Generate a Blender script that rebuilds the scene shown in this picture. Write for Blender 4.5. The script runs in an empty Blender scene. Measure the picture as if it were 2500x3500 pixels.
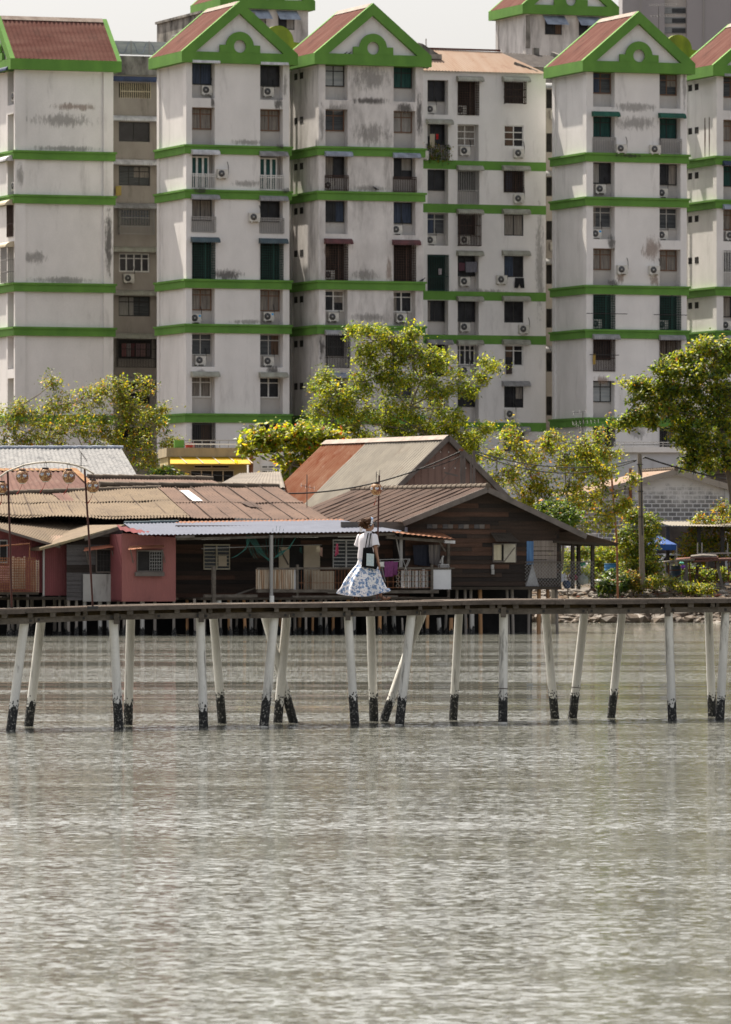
import bpy, bmesh, math, random
from mathutils import Vector, Matrix, noise as mnoise
from math import radians as R, sin, cos, tan, pi, atan2, sqrt
random.seed(11)
rnd = random.random
def ru(a, b): return a + (b - a) * random.random()
SC = bpy.context.scene
COL = SC.collection
# ---- measured camera: focal length in photo pixels, horizon row, eye height above the water
F, HZ, EYE = 22000.0, 1920.0, 3.15
def P(px, py, Y): return Vector(((px - 1250) * Y / F, Y, EYE + (HZ - py) * Y / F))
V = Vector

class Fr:
    """vertical frame: origin on the ray of column px at depth Y, turned by yaw; u right, v back, z up"""
    def __init__(s, px, Y, yaw):
        s.ox, s.oy = (px - 1250) * Y / F, Y
        s.c, s.s = cos(yaw), sin(yaw); s.yaw = yaw
        s.M = Matrix.Translation((s.ox, s.oy, 0)) @ Matrix.Rotation(yaw, 4, 'Z')
    def u(s, px, v=0.0):
        t = (px - 1250) / F
        return (t * (s.oy + v * s.c) - s.ox + v * s.s) / (s.c - t * s.s)
    def vl(s, px):                      # depth v where column px cuts the left face (u = 0)
        t = (px - 1250) / F
        return (t * s.oy - s.ox) / (-s.s - t * s.c)
    def Y(s, u, v): return s.oy + u * s.s + v * s.c
    def z(s, py, u=0.0, v=0.0): return EYE + (HZ - py) * s.Y(u, v) / F
    def L(s, px, py, v=0.0):
        u = s.u(px, v); return V((u, v, s.z(py, u, v)))
    def P(s, px, py, v=0.0): return s.M @ s.L(px, py, v)
    def W(s, u, v, z): return s.M @ V((u, v, z))

class MB:
    def __init__(s, M=None): s.v = []; s.f = []; s.m = []; s.M = M; s.sm = []
    def add(s, pts, faces, m=0, smooth=False):
        o = len(s.v)
        s.v += [(s.M @ V(p)) if s.M else V(p) for p in pts]
        for f in faces:
            s.f.append([o + i for i in f]); s.m.append(m); s.sm.append(smooth)
        return s
    def quad(s, a, b, c, d, m=0): return s.add([a, b, c, d], [(0, 1, 2, 3)], m)
    def poly(s, pts, m=0): return s.add(pts, [tuple(range(len(pts)))], m)
    def box(s, x0, x1, y0, y1, z0, z1, m=0):
        p = [(x, y, z) for z in (z0, z1) for y in (y0, y1) for x in (x0, x1)]
        return s.add(p, [(0, 2, 3, 1), (4, 5, 7, 6), (0, 1, 5, 4), (2, 6, 7, 3), (0, 4, 6, 2), (1, 3, 7, 5)], m)
    def prism(s, pts, d, m=0):          # polygon pts extruded by vector d
        n = len(pts); a = [V(p) for p in pts]; b = [p + V(d) for p in a]
        return s.add(a + b, [tuple(range(n))[::-1], tuple(range(n, 2 * n))] + [(i, (i + 1) % n, n + (i + 1) % n, n + i) for i in range(n)], m)
    def beam(s, a, b, w, h=None, m=0):  # rectangular bar between two points
        a, b = V(a), V(b); h = h or w; d = (b - a).normalized()
        up = V((0, 0, 1)) if abs(d.z) < .9 else V((0, 1, 0))
        x = d.cross(up).normalized() * w / 2; y = x.cross(d).normalized() * h / 2
        p = [a - x - y, a + x - y, a + x + y, a - x + y, b - x - y, b + x - y, b + x + y, b - x + y]
        return s.add(p, [(3, 2, 1, 0), (4, 5, 6, 7), (0, 1, 5, 4), (1, 2, 6, 5), (2, 3, 7, 6), (3, 0, 4, 7)], m)
    def tube(s, pts, r, n=8, m=0, cap=True):
        pts = [V(p) for p in pts]; k = len(pts)
        rr = r if isinstance(r, (list, tuple)) else [r] * k
        vs = []; fs = []
        t0 = (pts[1] - pts[0]).normalized()
        x = t0.orthogonal().normalized()
        for i, p in enumerate(pts):
            t = (pts[min(i + 1, k - 1)] - pts[max(i - 1, 0)]).normalized()
            x = (x - t * x.dot(t)); x = x.normalized() if x.length > 1e-6 else t.orthogonal().normalized()
            y = t.cross(x)
            vs += [p + (x * cos(2 * pi * j / n) + y * sin(2 * pi * j / n)) * rr[i] for j in range(n)]
        for i in range(k - 1):
            fs += [(i * n + j, i * n + (j + 1) % n, (i + 1) * n + (j + 1) % n, (i + 1) * n + j) for j in range(n)]
        s.add(vs, fs, m, True)
        if cap:
            s.add(vs[:n], [tuple(range(n))[::-1]], m); s.add(vs[-n:], [tuple(range(n))], m)
        return s
    def loft(s, rings, m=0, cap=True, closed=True, smooth=True):
        n = len(rings[0]); vs = [V(p) for r in rings for p in r]; fs = []
        q = n if closed else n - 1
        for i in range(len(rings) - 1):
            fs += [(i * n + j, i * n + (j + 1) % n, (i + 1) * n + (j + 1) % n, (i + 1) * n + j) for j in range(q)]
        if cap: fs += [tuple(range(n))[::-1], tuple(range((len(rings) - 1) * n, len(rings) * n))]
        return s.add(vs, fs, m, smooth)
    def corr(s, A, B, C, D, pitch=.15, amp=.02, nv=3, sag=0., jit=0., m=0, maxn=1600, per=4):
        """corrugated sheet: A-B top edge, D-C bottom edge, ridges run top to bottom"""
        A, B, C, D = V(A), V(B), V(C), V(D)
        L = max((B - A).length, (C - D).length); n = max(4, min(maxn, int(L / pitch * per)))
        N = (B - A).cross(D - A)
        if N.length < 1e-9: N = (C - B).cross(D - B)
        N.normalize()
        if N.z < 0: N = -N
        vs = []
        for j in range(nv + 1):
            t = j / nv
            for i in range(n + 1):
                q = i / n
                p = (A + (B - A) * q) * (1 - t) + (D + (C - D) * q) * t
                p = p + N * (amp * sin(2 * pi * q * L / pitch) + jit * mnoise.noise(p * .7))
                p.z -= sag * 4 * q * (1 - q)
                vs.append(p)
        w = n + 1
        return s.add(vs, [(j * w + i, j * w + i + 1, (j + 1) * w + i + 1, (j + 1) * w + i) for j in range(nv) for i in range(n)], m, True)
    def build(s, name, mats, parent=None, loc=None):
        me = bpy.data.meshes.new(name)
        if parent is not None:
            r = parent
            while r.parent: r = r.parent
            Wm = r.matrix_basis.inverted()
        elif loc is not None: Wm = Matrix.Translation(-V(loc))
        else: Wm = None
        vs = [Wm @ v for v in s.v] if Wm else s.v
        me.from_pydata([tuple(v) for v in vs], [], s.f)
        mats = mats if isinstance(mats, (list, tuple)) else [mats]
        for mm in mats: me.materials.append(mm)
        me.polygons.foreach_set('material_index', s.m)
        me.polygons.foreach_set('use_smooth', s.sm)
        me.update()
        o = bpy.data.objects.new(name, me); COL.objects.link(o)
        if parent is not None: o.parent = parent
        elif loc is not None: o.location = loc
        return o

def tag(o, label=None, cat=None, group=None, kind=None):
    if label: o['label'] = label
    if cat: o['category'] = cat
    if group: o['group'] = group
    if kind: o['kind'] = kind
    return o
def thing(name, label, cat, loc, yaw=0.0, group=None):
    o = bpy.data.objects.new(name, None); COL.objects.link(o)
    o.matrix_basis = Matrix.Translation(V(loc)) @ Matrix.Rotation(yaw, 4, 'Z')
    o.empty_display_size = .2
    return tag(o, label, cat, group)
def tower_thing(name, label, cat, fr, group=None):
    return thing(name, label, cat, (fr.ox, fr.oy, 0), fr.yaw, group)
def link_copy(src, parent, loc, rotz=0.0, scale=None):
    """a copy of a part and of its sub-parts (mesh data shared), placed in the root's own frame"""
    o = src.copy(); COL.objects.link(o); o.parent = parent; o.location = loc; o.rotation_euler = (0, 0, rotz)
    if scale: o.scale = scale
    for ch in src.children:
        c = ch.copy(); COL.objects.link(c); c.parent = o
    return o

# ------------------------------------------------------------------ materials
def new_mat(name):
    m = bpy.data.materials.new(name); m.use_nodes = True
    nt = m.node_tree; return m, nt, nt.nodes, nt.links, nt.nodes['Principled BSDF']
def ramp(N, lk, src, a, b, ca=(0, 0, 0, 1), cb=(1, 1, 1, 1)):
    r = N.new('ShaderNodeValToRGB'); e = r.color_ramp.elements
    e[0].position = a; e[1].position = b; e[0].color = ca; e[1].color = cb
    lk.new(src, r.inputs[0]); return r
def c4(c): return (c[0], c[1], c[2], 1)
def mixc(N, lk, fac, a, b):
    x = N.new('ShaderNodeMix'); x.data_type = 'RGBA'
    for i, v in ((0, fac), (6, a), (7, b)):
        if isinstance(v, (float, int)): x.inputs[i].default_value = v
        elif isinstance(v, tuple): x.inputs[i].default_value = c4(v)
        else: lk.new(v, x.inputs[i])
    return x.outputs[2]
def noise_tex(N, lk, sc, st=(1, 1, 1), det=5, rough=.6, coord='Object', rot=(0, 0, 0)):
    tc = N.new('ShaderNodeTexCoord'); mp = N.new('ShaderNodeMapping')
    mp.inputs['Scale'].default_value = st; mp.inputs['Rotation'].default_value = rot
    lk.new(tc.outputs[coord], mp.inputs[0])
    n = N.new('ShaderNodeTexNoise'); n.inputs['Scale'].default_value = sc
    n.inputs['Detail'].default_value = det; n.inputs['Roughness'].default_value = rough
    lk.new(mp.outputs[0], n.inputs['Vector']); return n.outputs[0]
def mat(name, c, c2=None, sc=3., st=(1, 1, 1), rough=.85, bump=0., bsc=None, spec=.25, metal=0., grime=0., gc=(.045, .042, .04),
        gsc=.9, gst=(1, 1, .22), glo=.55, ghi=.72, fine=0., a=.35, b=.65):
    m, nt, N, lk, bs = new_mat(name)
    out = None
    if c2:
        n = noise_tex(N, lk, sc, st); out = ramp(N, lk, n, a, b, c4(c), c4(c2)).outputs[0]
    else: out = c
    if fine:
        n = noise_tex(N, lk, 22., (1, 1, 1), 3, .7); r = ramp(N, lk, n, .3, .7, (1 - fine,) * 3 + (1,), (1 + fine,) * 3 + (1,))
        mx = N.new('ShaderNodeMix'); mx.data_type = 'RGBA'; mx.blend_type = 'MULTIPLY'; mx.inputs[0].default_value = 1
        if isinstance(out, tuple): mx.inputs[6].default_value = c4(out)
        else: lk.new(out, mx.inputs[6])
        lk.new(r.outputs[0], mx.inputs[7]); out = mx.outputs[2]
    if grime:
        n = noise_tex(N, lk, gsc, gst, 8, .68); r = ramp(N, lk, n, glo, ghi, (0, 0, 0, 1), (grime,) * 3 + (1,))
        out = mixc(N, lk, r.outputs[0], out, gc)
    if isinstance(out, tuple): bs.inputs['Base Color'].default_value = c4(out)
    else: lk.new(out, bs.inputs['Base Color'])
    bs.inputs['Roughness'].default_value = rough; bs.inputs['Metallic'].default_value = metal
    bs.inputs['Specular IOR Level'].default_value = spec
    if bump:
        n = noise_tex(N, lk, bsc or sc * 3, st); bp = N.new('ShaderNodeBump'); bp.inputs['Strength'].default_value = 1
        bp.inputs['Distance'].default_value = bump; lk.new(n, bp.inputs['Height']); lk.new(bp.outputs[0], bs.inputs['Normal'])
    return m
def leaf_mat(name, c, tr=.5, rough=.45, spec=.4):
    m, nt, N, lk, bs = new_mat(name)
    bs.inputs['Base Color'].default_value = c4(c); bs.inputs['Roughness'].default_value = rough
    bs.inputs['Specular IOR Level'].default_value = spec
    t = N.new('ShaderNodeBsdfTranslucent'); t.inputs[0].default_value = (min(1, c[0] * 3.6), min(1, c[1] * 3.2), c[2] * 1.4, 1)
    mx = N.new('ShaderNodeMixShader'); mx.inputs[0].default_value = tr
    lk.new(bs.outputs[0], mx.inputs[1]); lk.new(t.outputs[0], mx.inputs[2])
    lk.new(mx.outputs[0], N['Material Output'].inputs[0]); return m
M = {}
M['wall'] = mat('painted_wall', (.78, .755, .74), (.68, .66, .645), .45, (1, 1, .6), .9, .01, 25, grime=.55, gc=(.22, .2, .185), fine=.05, glo=.56, ghi=.8)
M['wall_dirty'] = mat('weathered_wall', (.72, .69, .67), (.52, .495, .48), .8, (1, 1, .5), .9, .01, 25, grime=.8, gc=(.14, .125, .115), fine=.07, glo=.5, ghi=.72)
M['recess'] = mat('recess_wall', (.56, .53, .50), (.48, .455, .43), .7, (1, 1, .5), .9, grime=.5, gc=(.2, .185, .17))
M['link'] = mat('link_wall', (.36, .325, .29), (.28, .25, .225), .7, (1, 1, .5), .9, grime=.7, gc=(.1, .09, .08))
M['mould'] = mat('mouldy_concrete', (.33, .31, .28), (.06, .055, .05), 1.1, (1, 1, .45), .95, .02, 12)
M['green'] = mat('green_paint', (.13, .285, .052), (.10, .23, .043), .8, (1, 1, .6), .75, .006, 20, grime=.5, gc=(.035, .085, .02), glo=.58, ghi=.78)
M['lime'] = mat('lime_paint', (.25, .31, .03), (.14, .19, .025), 1.2, (1, 1, .5), .8, grime=.7, gc=(.05, .055, .02))
M['roofred'] = mat('red_metal_roof', (.10, .038, .03), (.15, .075, .06), 1.3, (.25, 2.2, .25), .9, spec=.06, grime=.6, gc=(.05, .03, .025), gst=(1, 1, .4))
M['roofpink'] = mat('faded_pink_roof', (.27, .185, .135), (.30, .225, .175), 1.1, (1.6, .3, .3), .9, spec=.08, grime=.5, gc=(.17, .09, .065))
M['ridge'] = mat('ridge_cap', (.3, .24, .2), (.2, .15, .12), 2, rough=.7)
M['glass'] = mat('dark_glass', (.010, .010, .012), (.03, .03, .034), 1.2, rough=.22, spec=.22)
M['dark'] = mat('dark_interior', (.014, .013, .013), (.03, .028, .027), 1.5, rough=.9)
M['louvre'] = mat('louvre_glass', (.03, .034, .038), (.085, .09, .095), 2.5, (.3, .3, 6), .35, spec=.25)
M['frost'] = mat('frosted_pane', (.36, .38, .38), (.27, .29, .3), 2, (.4, .4, 3), .35)
M['curtain'] = mat('curtain_cloth', (.30, .27, .24), (.12, .11, .10), 3, (7, 7, .3), .9)
M['cur_pale'] = mat('pale_curtain', (.34, .33, .31), (.2, .19, .18), 3, (7, 7, .3), .9); M['cur_blue'] = mat('blue_curtain', (.07, .09, .14), (.03, .04, .06), 3, (7, 7, .3), .9); M['cur_brown'] = mat('brown_curtain', (.13, .085, .06), (.06, .04, .03), 3, (7, 7, .3), .9)
M['curtain_green'] = mat('green_curtain', (.035, .10, .09), (.015, .045, .042), 3, (7, 7, .3), .9)
M['alu'] = mat('grey_frame', (.42, .41, .39), rough=.5)
M['white'] = mat('white_frame', (.72, .71, .69), (.6, .59, .57), 3, rough=.6)
M['brown'] = mat('brown_frame', (.17, .09, .055), rough=.6)
M['blackf'] = mat('black_frame', (.03, .03, .03), rough=.5)
M['acbody'] = mat('aircon_case', (.66, .64, .59), (.5, .48, .44), 4, rough=.6)
M['acfan'] = mat('aircon_fan', (.06, .06, .062), (.12, .12, .12), 9, rough=.6)
M['bluetag'] = mat('blue_sticker', (.05, .35, .72), rough=.5)
M['iron'] = mat('dark_iron', (.04, .038, .037), rough=.6)
M['irongrey'] = mat('grey_iron', (.30, .29, .28), rough=.6)
M['ironbrown'] = mat('brown_iron', (.06, .034, .025), (.04, .025, .02), 5, rough=.7)
M['irongreen'] = mat('green_iron', (.014, .05, .04), rough=.6)
for k, a, b in (('white', (.66, .65, .66), (.42, .41, .42)), ('grey', (.33, .325, .33), (.2, .195, .195)), ('greenish', (.36, .36, .30), (.25, .24, .2)), ('teal', (.085, .12, .135), (.06, .085, .1)),
                ('maroon', (.14, .05, .052), (.075, .035, .035)), ('green', (.02, .115, .075), (.015, .07, .05)), ('blue', (.045, .065, .13), (.03, .04, .07)), ('bluegrey', (.34, .38, .45), (.2, .22, .27)), ('cream', (.55, .47, .34), (.42, .36, .26))):
    M['aw_' + k] = mat('awning_' + k, a, b, 2.2, (1, 1, .4), .6, grime=.45, gc=(.06, .055, .05))
M['wire'] = mat('black_cable', (.02, .02, .02), rough=.6)
M['antenna'] = mat('antenna_metal', (.10, .095, .09), rough=.5, metal=.5)

def stain_mat(name, col, sc=6., amt=.95):
    """blotchy mould: dark where the noise is high, nothing at the patch's rim"""
    m, nt, N, lk, bs = new_mat(name); bs.inputs['Base Color'].default_value = c4(col); bs.inputs['Roughness'].default_value = .95
    tc = N.new('ShaderNodeTexCoord'); mp = N.new('ShaderNodeMapping'); mp.inputs['Location'].default_value = (-1, -1, 0); mp.inputs['Scale'].default_value = (2, 2, 0)
    lk.new(tc.outputs['UV'], mp.inputs[0]); g = N.new('ShaderNodeTexGradient'); g.gradient_type = 'SPHERICAL'; lk.new(mp.outputs[0], g.inputs[0])
    n = noise_tex(N, lk, sc, (1, 1, .28), 9, .75); a = N.new('ShaderNodeMath'); a.operation = 'MULTIPLY_ADD'; lk.new(g.outputs[1], a.inputs[0]); a.inputs[1].default_value = .36; lk.new(n, a.inputs[2])
    r = ramp(N, lk, a.outputs[0], .58, .74, (0, 0, 0, 1), (amt,) * 3 + (1,)); e = ramp(N, lk, g.outputs[1], 0, .12)
    f = N.new('ShaderNodeMath'); f.operation = 'MULTIPLY'; lk.new(r.outputs[0], f.inputs[0]); lk.new(e.outputs[0], f.inputs[1])
    t = N.new('ShaderNodeBsdfTransparent'); x = N.new('ShaderNodeMixShader'); lk.new(f.outputs[0], x.inputs[0]); lk.new(t.outputs[0], x.inputs[1]); lk.new(bs.outputs[0], x.inputs[2]); lk.new(x.outputs[0], N['Material Output'].inputs[0]); return m
M['st_black'] = stain_mat('mould_patch', (.06, .055, .05), 6., .6); M['st_grey'] = stain_mat('grey_mould_patch', (.2, .19, .175), 5., .4); M['st_rust'] = stain_mat('rust_patch', (.25, .16, .11), 5., .45)
def stain(par, fr, px, py, w, h, key='black', v=-.006):
    b = MB(fr.M); a, c = fr.L(px - w / 2, py + h / 2, v), fr.L(px + w / 2, py - h / 2, v)
    b.quad((a.x, v, a.z), (c.x, v, a.z), (c.x, v, c.z), (a.x, v, c.z)); o = b.build('mould_stain', M['st_' + key], par)
    uv = o.data.uv_layers.new(name='UVMap')
    for l, q in zip(uv.data, ((0, 0), (1, 0), (1, 1), (0, 1))): l.uv = q
    return o
# ================================================================== apartment towers
FH = 2.855
def wallgrid(mb, W, z0, z1, ops, fn, m=0, mrec=1):
    us = sorted(set([0, W] + [x for o in ops for x in o[:2]])); zs = sorted(set([z0, z1] + [x for o in ops for x in o[2:4]]))
    def dep(i, j):
        uc = (us[i] + us[i + 1]) / 2; zc = (zs[j] + zs[j + 1]) / 2
        for o in ops:
            if o[0] < uc < o[1] and o[2] < zc < o[3]: return o[4]
        return 0.
    nu, nz = len(us) - 1, len(zs) - 1
    D = [[dep(i, j) for j in range(nz)] for i in range(nu)]
    for i in range(nu):
        for j in range(nz):
            d = D[i][j]; a, b, c, e = us[i], us[i + 1], zs[j], zs[j + 1]
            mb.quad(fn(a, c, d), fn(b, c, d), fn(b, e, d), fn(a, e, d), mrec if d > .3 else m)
            if i + 1 < nu and D[i + 1][j] != d:
                d2 = D[i + 1][j]; mb.quad(fn(b, c, d), fn(b, c, d2), fn(b, e, d2), fn(b, e, d), m)
            if j + 1 < nz and D[i][j + 1] != d:
                d2 = D[i][j + 1]; mb.quad(fn(a, e, d), fn(b, e, d), fn(b, e, d2), fn(a, e, d2), m)
def bars(mb, u0, u1, z0, z1, v, step, hz=(), t=.028, m=0):
    n = max(2, int(round((u1 - u0) / step)))
    for i in range(n + 1):
        u = u0 + (u1 - u0) * i / n; mb.box(u - t / 2, u + t / 2, v - t / 2, v + t / 2, z0, z1, m)
    for z in hz: mb.box(u0, u1, v - t * .62, v + t * .62, z - t * .7, z + t * .7, m)
WSTYLE = {'d': ('blackf', 'glass', 0, 2), 'g': ('alu', 'louvre', 1, 2), 'w': ('white', 'glass', 1, 2), 'b': ('brown', 'curtain', 1, 2), 'k': ('blackf', 'frost', 1, 2),
          'c': ('blackf', 'curtain_green', 1, 2), 'n': ('iron', 'dark', 0, 1), 'f': ('white', 'curtain_green', 0, 3), 'v': ('brown', 'louvre', 1, 2), 'x': ('white', 'glass', 2, 2), 'y': ('white', 'glass', 1, 4), 'z': ('iron', 'louvre', 1, 3)}
def window(par, MX, u0, u1, z0, z1, v, st):
    fm, pm, tr, nm = WSTYLE[st]; t = .09 if st in 'fwy' else .06
    f = MB(MX); e = .004
    f.box(u0, u1, v, v + .07, z0, z0 + t); f.box(u0, u1, v, v + .07, z1 - t, z1)
    f.box(u0, u0 + t, v + e, v + .066, z0 + t, z1 - t); f.box(u1 - t, u1, v + e, v + .066, z0 + t, z1 - t)
    for i in range(1, nm):
        u = u0 + (u1 - u0) * i / nm; k = t * (1.5 if st == 'f' else 1) / 2; f.box(u - k, u + k, v + e, v + .066, z0 + t, z1 - t)
    if tr:
        for q in ((.72,) if tr == 1 else (.35, .68)):
            z = z0 + (z1 - z0) * q; f.box(u0 + t, u1 - t, v + .01, v + .06, z - .03, z + .03)
    o = f.build('window', M[fm], par)
    g = MB(MX); g.box(u0 + .01, u1 - .01, v + .03, v + .045, z0 + .01, z1 - .01); g.build('pane', M[pm], o)
    if st in 'dwgxvz' and rnd() < .6:
        q0, q1 = random.choice(((0, .5), (.5, 1), (0, .3), (.62, 1), (0, 1), (.08, .45))); h = random.choice((1, 1, .6)); c = MB(MX); w_ = u1 - u0
        c.box(u0 + .03 + w_ * q0 * .97, u0 + w_ * q1 - .03, v + .022, v + .029, z0 + .03 + (z1 - z0) * (1 - h), z1 - .03); c.build('curtain', M[random.choice(('curtain', 'curtain', 'cur_pale', 'cur_blue', 'cur_brown'))], o)
    return o
def awning(par, MX, u0, u1, zt, key, drop=.36, proj=.5, v=0.):
    b = MB(MX); n = int((u1 - u0) / .14 * 4); q = 5; vs = []
    for j in range(q + 1):
        th = (.18 + .82 * j / q) * pi / 2
        for i in range(n + 1):
            k = 1 + .055 * sin(2 * pi * i / 4)
            vs.append((u0 + (u1 - u0) * i / n, v - proj * sin(th) * k, zt - drop * (1 - cos(th)) * k))
    w = n + 1
    b.add(vs, [(j * w + i, j * w + i + 1, (j + 1) * w + i + 1, (j + 1) * w + i) for j in range(q) for i in range(n)], 0, True)
    for u in (u0, u1):
        b.poly([(u, v - proj * sin(t * pi / 10), zt - drop * (1 - cos(t * pi / 10))) for t in range(6)] + [(u, v, zt - drop)])
    return b.build('awning', M['aw_' + key], par)
_ac = {}
def aircon(par, u, v, z, rot=0., tagged=False):
    if not _ac:
        b = MB(); b.box(-.35, .35, -.14, .14, 0, .55); b.box(-.27, -.2, -.2, .2, -.07, -.004); b.box(.2, .27, -.2, .2, -.07, -.004)
        _ac['case'] = b
    k = 't' if tagged else 'p'
    if k not in _ac:
        o = _ac['case'].build('air_conditioner', M['acbody'], par)
        f = MB(); c = V((-.1, -.145, .28))
        f.loft([[c + V((.215 * cos(a * pi / 10), d, .215 * sin(a * pi / 10))) for a in range(20)] for d in (0, -.012)]); f.build('fan', M['acfan'], o)
        h = MB(); h.loft([[c + V((.055 * cos(a * pi / 6), d, .055 * sin(a * pi / 6))) for a in range(12)] for d in (-.012, -.022)]); h.build('hub', M['alu'], o)
        h = MB(); h.tube([(.33, 0, .2), (.385, 0, .22), (.4, -.01, .4), (.395, .0, .8), (.36, .1, 1.05)], .022, 5); h.build('refrigerant_pipe', M['wire'], o)
        if tagged: h = MB(); h.box(.17, .31, -.148, -.141, .36, .48); h.build('sticker', M['bluetag'], o)
        for ch in o.children: ch.data.transform(Matrix.Identity(4))
        # meshes were stored relative to the root: undo, they are already local
        Wr = par.matrix_basis
        for q in [o] + list(o.children): q.data.transform(Wr)
        _ac[k] = o; o.location = (u, v, z); o.rotation_euler = (0, 0, rot); return o
    return link_copy(_ac[k], par, (u, v, z), rot)
def grille(par, MX, u0, u1, z0, z1, code, v=-.06):
    kind, key = code.split(':'); b = MB(MX); mm = {'white': 'white', 'grey': 'irongrey', 'dark': 'iron', 'brown': 'ironbrown', 'green': 'irongreen'}[key]; H = z1 - z0
    if kind == 'rail':
        bars(b, u0 - .04, u1 + .04, z0 + .03, z0 + 1.0, v, .12, (z0 + .06, z0 + .86, z0 + .99), .035)
        nm = 'balcony_rail'
    elif kind == 'full':
        bars(b, u0, u1, z0 + .02, z1 - .02, v, .12, (z0 + .05, z0 + H * .4, z1 - .1), .03); nm = 'security_grille'
    elif kind == 'sq':
        bars(b, u0, u1, z0 + .02, z1 - .02, v, .16, [z0 + .05 + i * .16 for i in range(int(H / .16))], .026); b.box(u0 + (u1 - u0) * .55, u0 + (u1 - u0) * .6, v - .02, v + .02, z0, z1); nm = 'security_grille'
    else:
        for vv in (v - .42,): bars(b, u0, u1, z0, z1, vv, .11, (z0 + .02, z0 + H * .3, z0 + H * .62, z1 - .02), .028)
        for uu in (u0, u1):
            for z in (z0 + .02, z0 + H * .3, z0 + H * .62, z1 - .02): b.box(uu - .015, uu + .015, v - .4, v + .1, z - .02, z + .02)
            for k in range(1, 4): b.box(uu - .012, uu + .012, v - .42 + k * .12, v - .4 + k * .12, z0 + .03, z1 - .03)
        nm = 'security_cage'
    return b.build(nm, M[mm], par)
def cell(par, MX, u0, u1, z0, z1, dep, spec):
    """fill one recessed bay of one floor: window, awning, air conditioner, grille"""
    win, aw, ac, gr = (list(spec) + [None] * 4)[:4]
    w1 = u1 - .002
    zt = z1 - .003
    if win:
        if win == 'f': window(par, MX, u0 + .02, w1 - .3, z0 + .05, zt - .12, .28, 'f')
        else: window(par, MX, u0 + .02, w1 - .02, (zt - 1.36) if win != 'n' else z0 + .02, zt, dep - .08, win)
    if aw: awning(par, MX, u0 - .1, u1 + .22, z1 + .3, aw)
    zw = zt - 1.36
    if ac:
        tg = '+' in ac; a = ac[0]
        if a == 'l': aircon(par, u0 + .4, dep - .2, z0 + .1, 0, tg)
        elif a == 'c': aircon(par, (u0 + u1) / 2 - .05, dep - .2, max(z0 + .1, zw - .62), 0, tg)
        elif a == 'r': aircon(par, u1 - .38, dep - .2, max(z0 + .1, zw - .62), 0, tg)
        elif a == 'R': aircon(par, u1 + .45, -.18, z0 + .75, 0, tg)
        elif a == 'L': aircon(par, u0 - .45, -.18, z0 + .75, 0, tg)
        elif a == 'B': aircon(par, u1 + .38, -.18, z0 + .02, 0, tg)
        elif a == 'D': aircon(par, u0 - .38, -.18, z0 + .02, 0, tg)
    if gr: grille(par, MX, u0, u1, z0, z1, gr)
def zsp(zf0, k, bands):
    """opening of floor k (0 = top): bottom, top"""
    t = zf0 - FH * k; b = zf0 - FH * (k + 1)
    return (b + (.0 if (k + 1) in bands else .12), t - (.6 if k in bands else .47))
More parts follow.
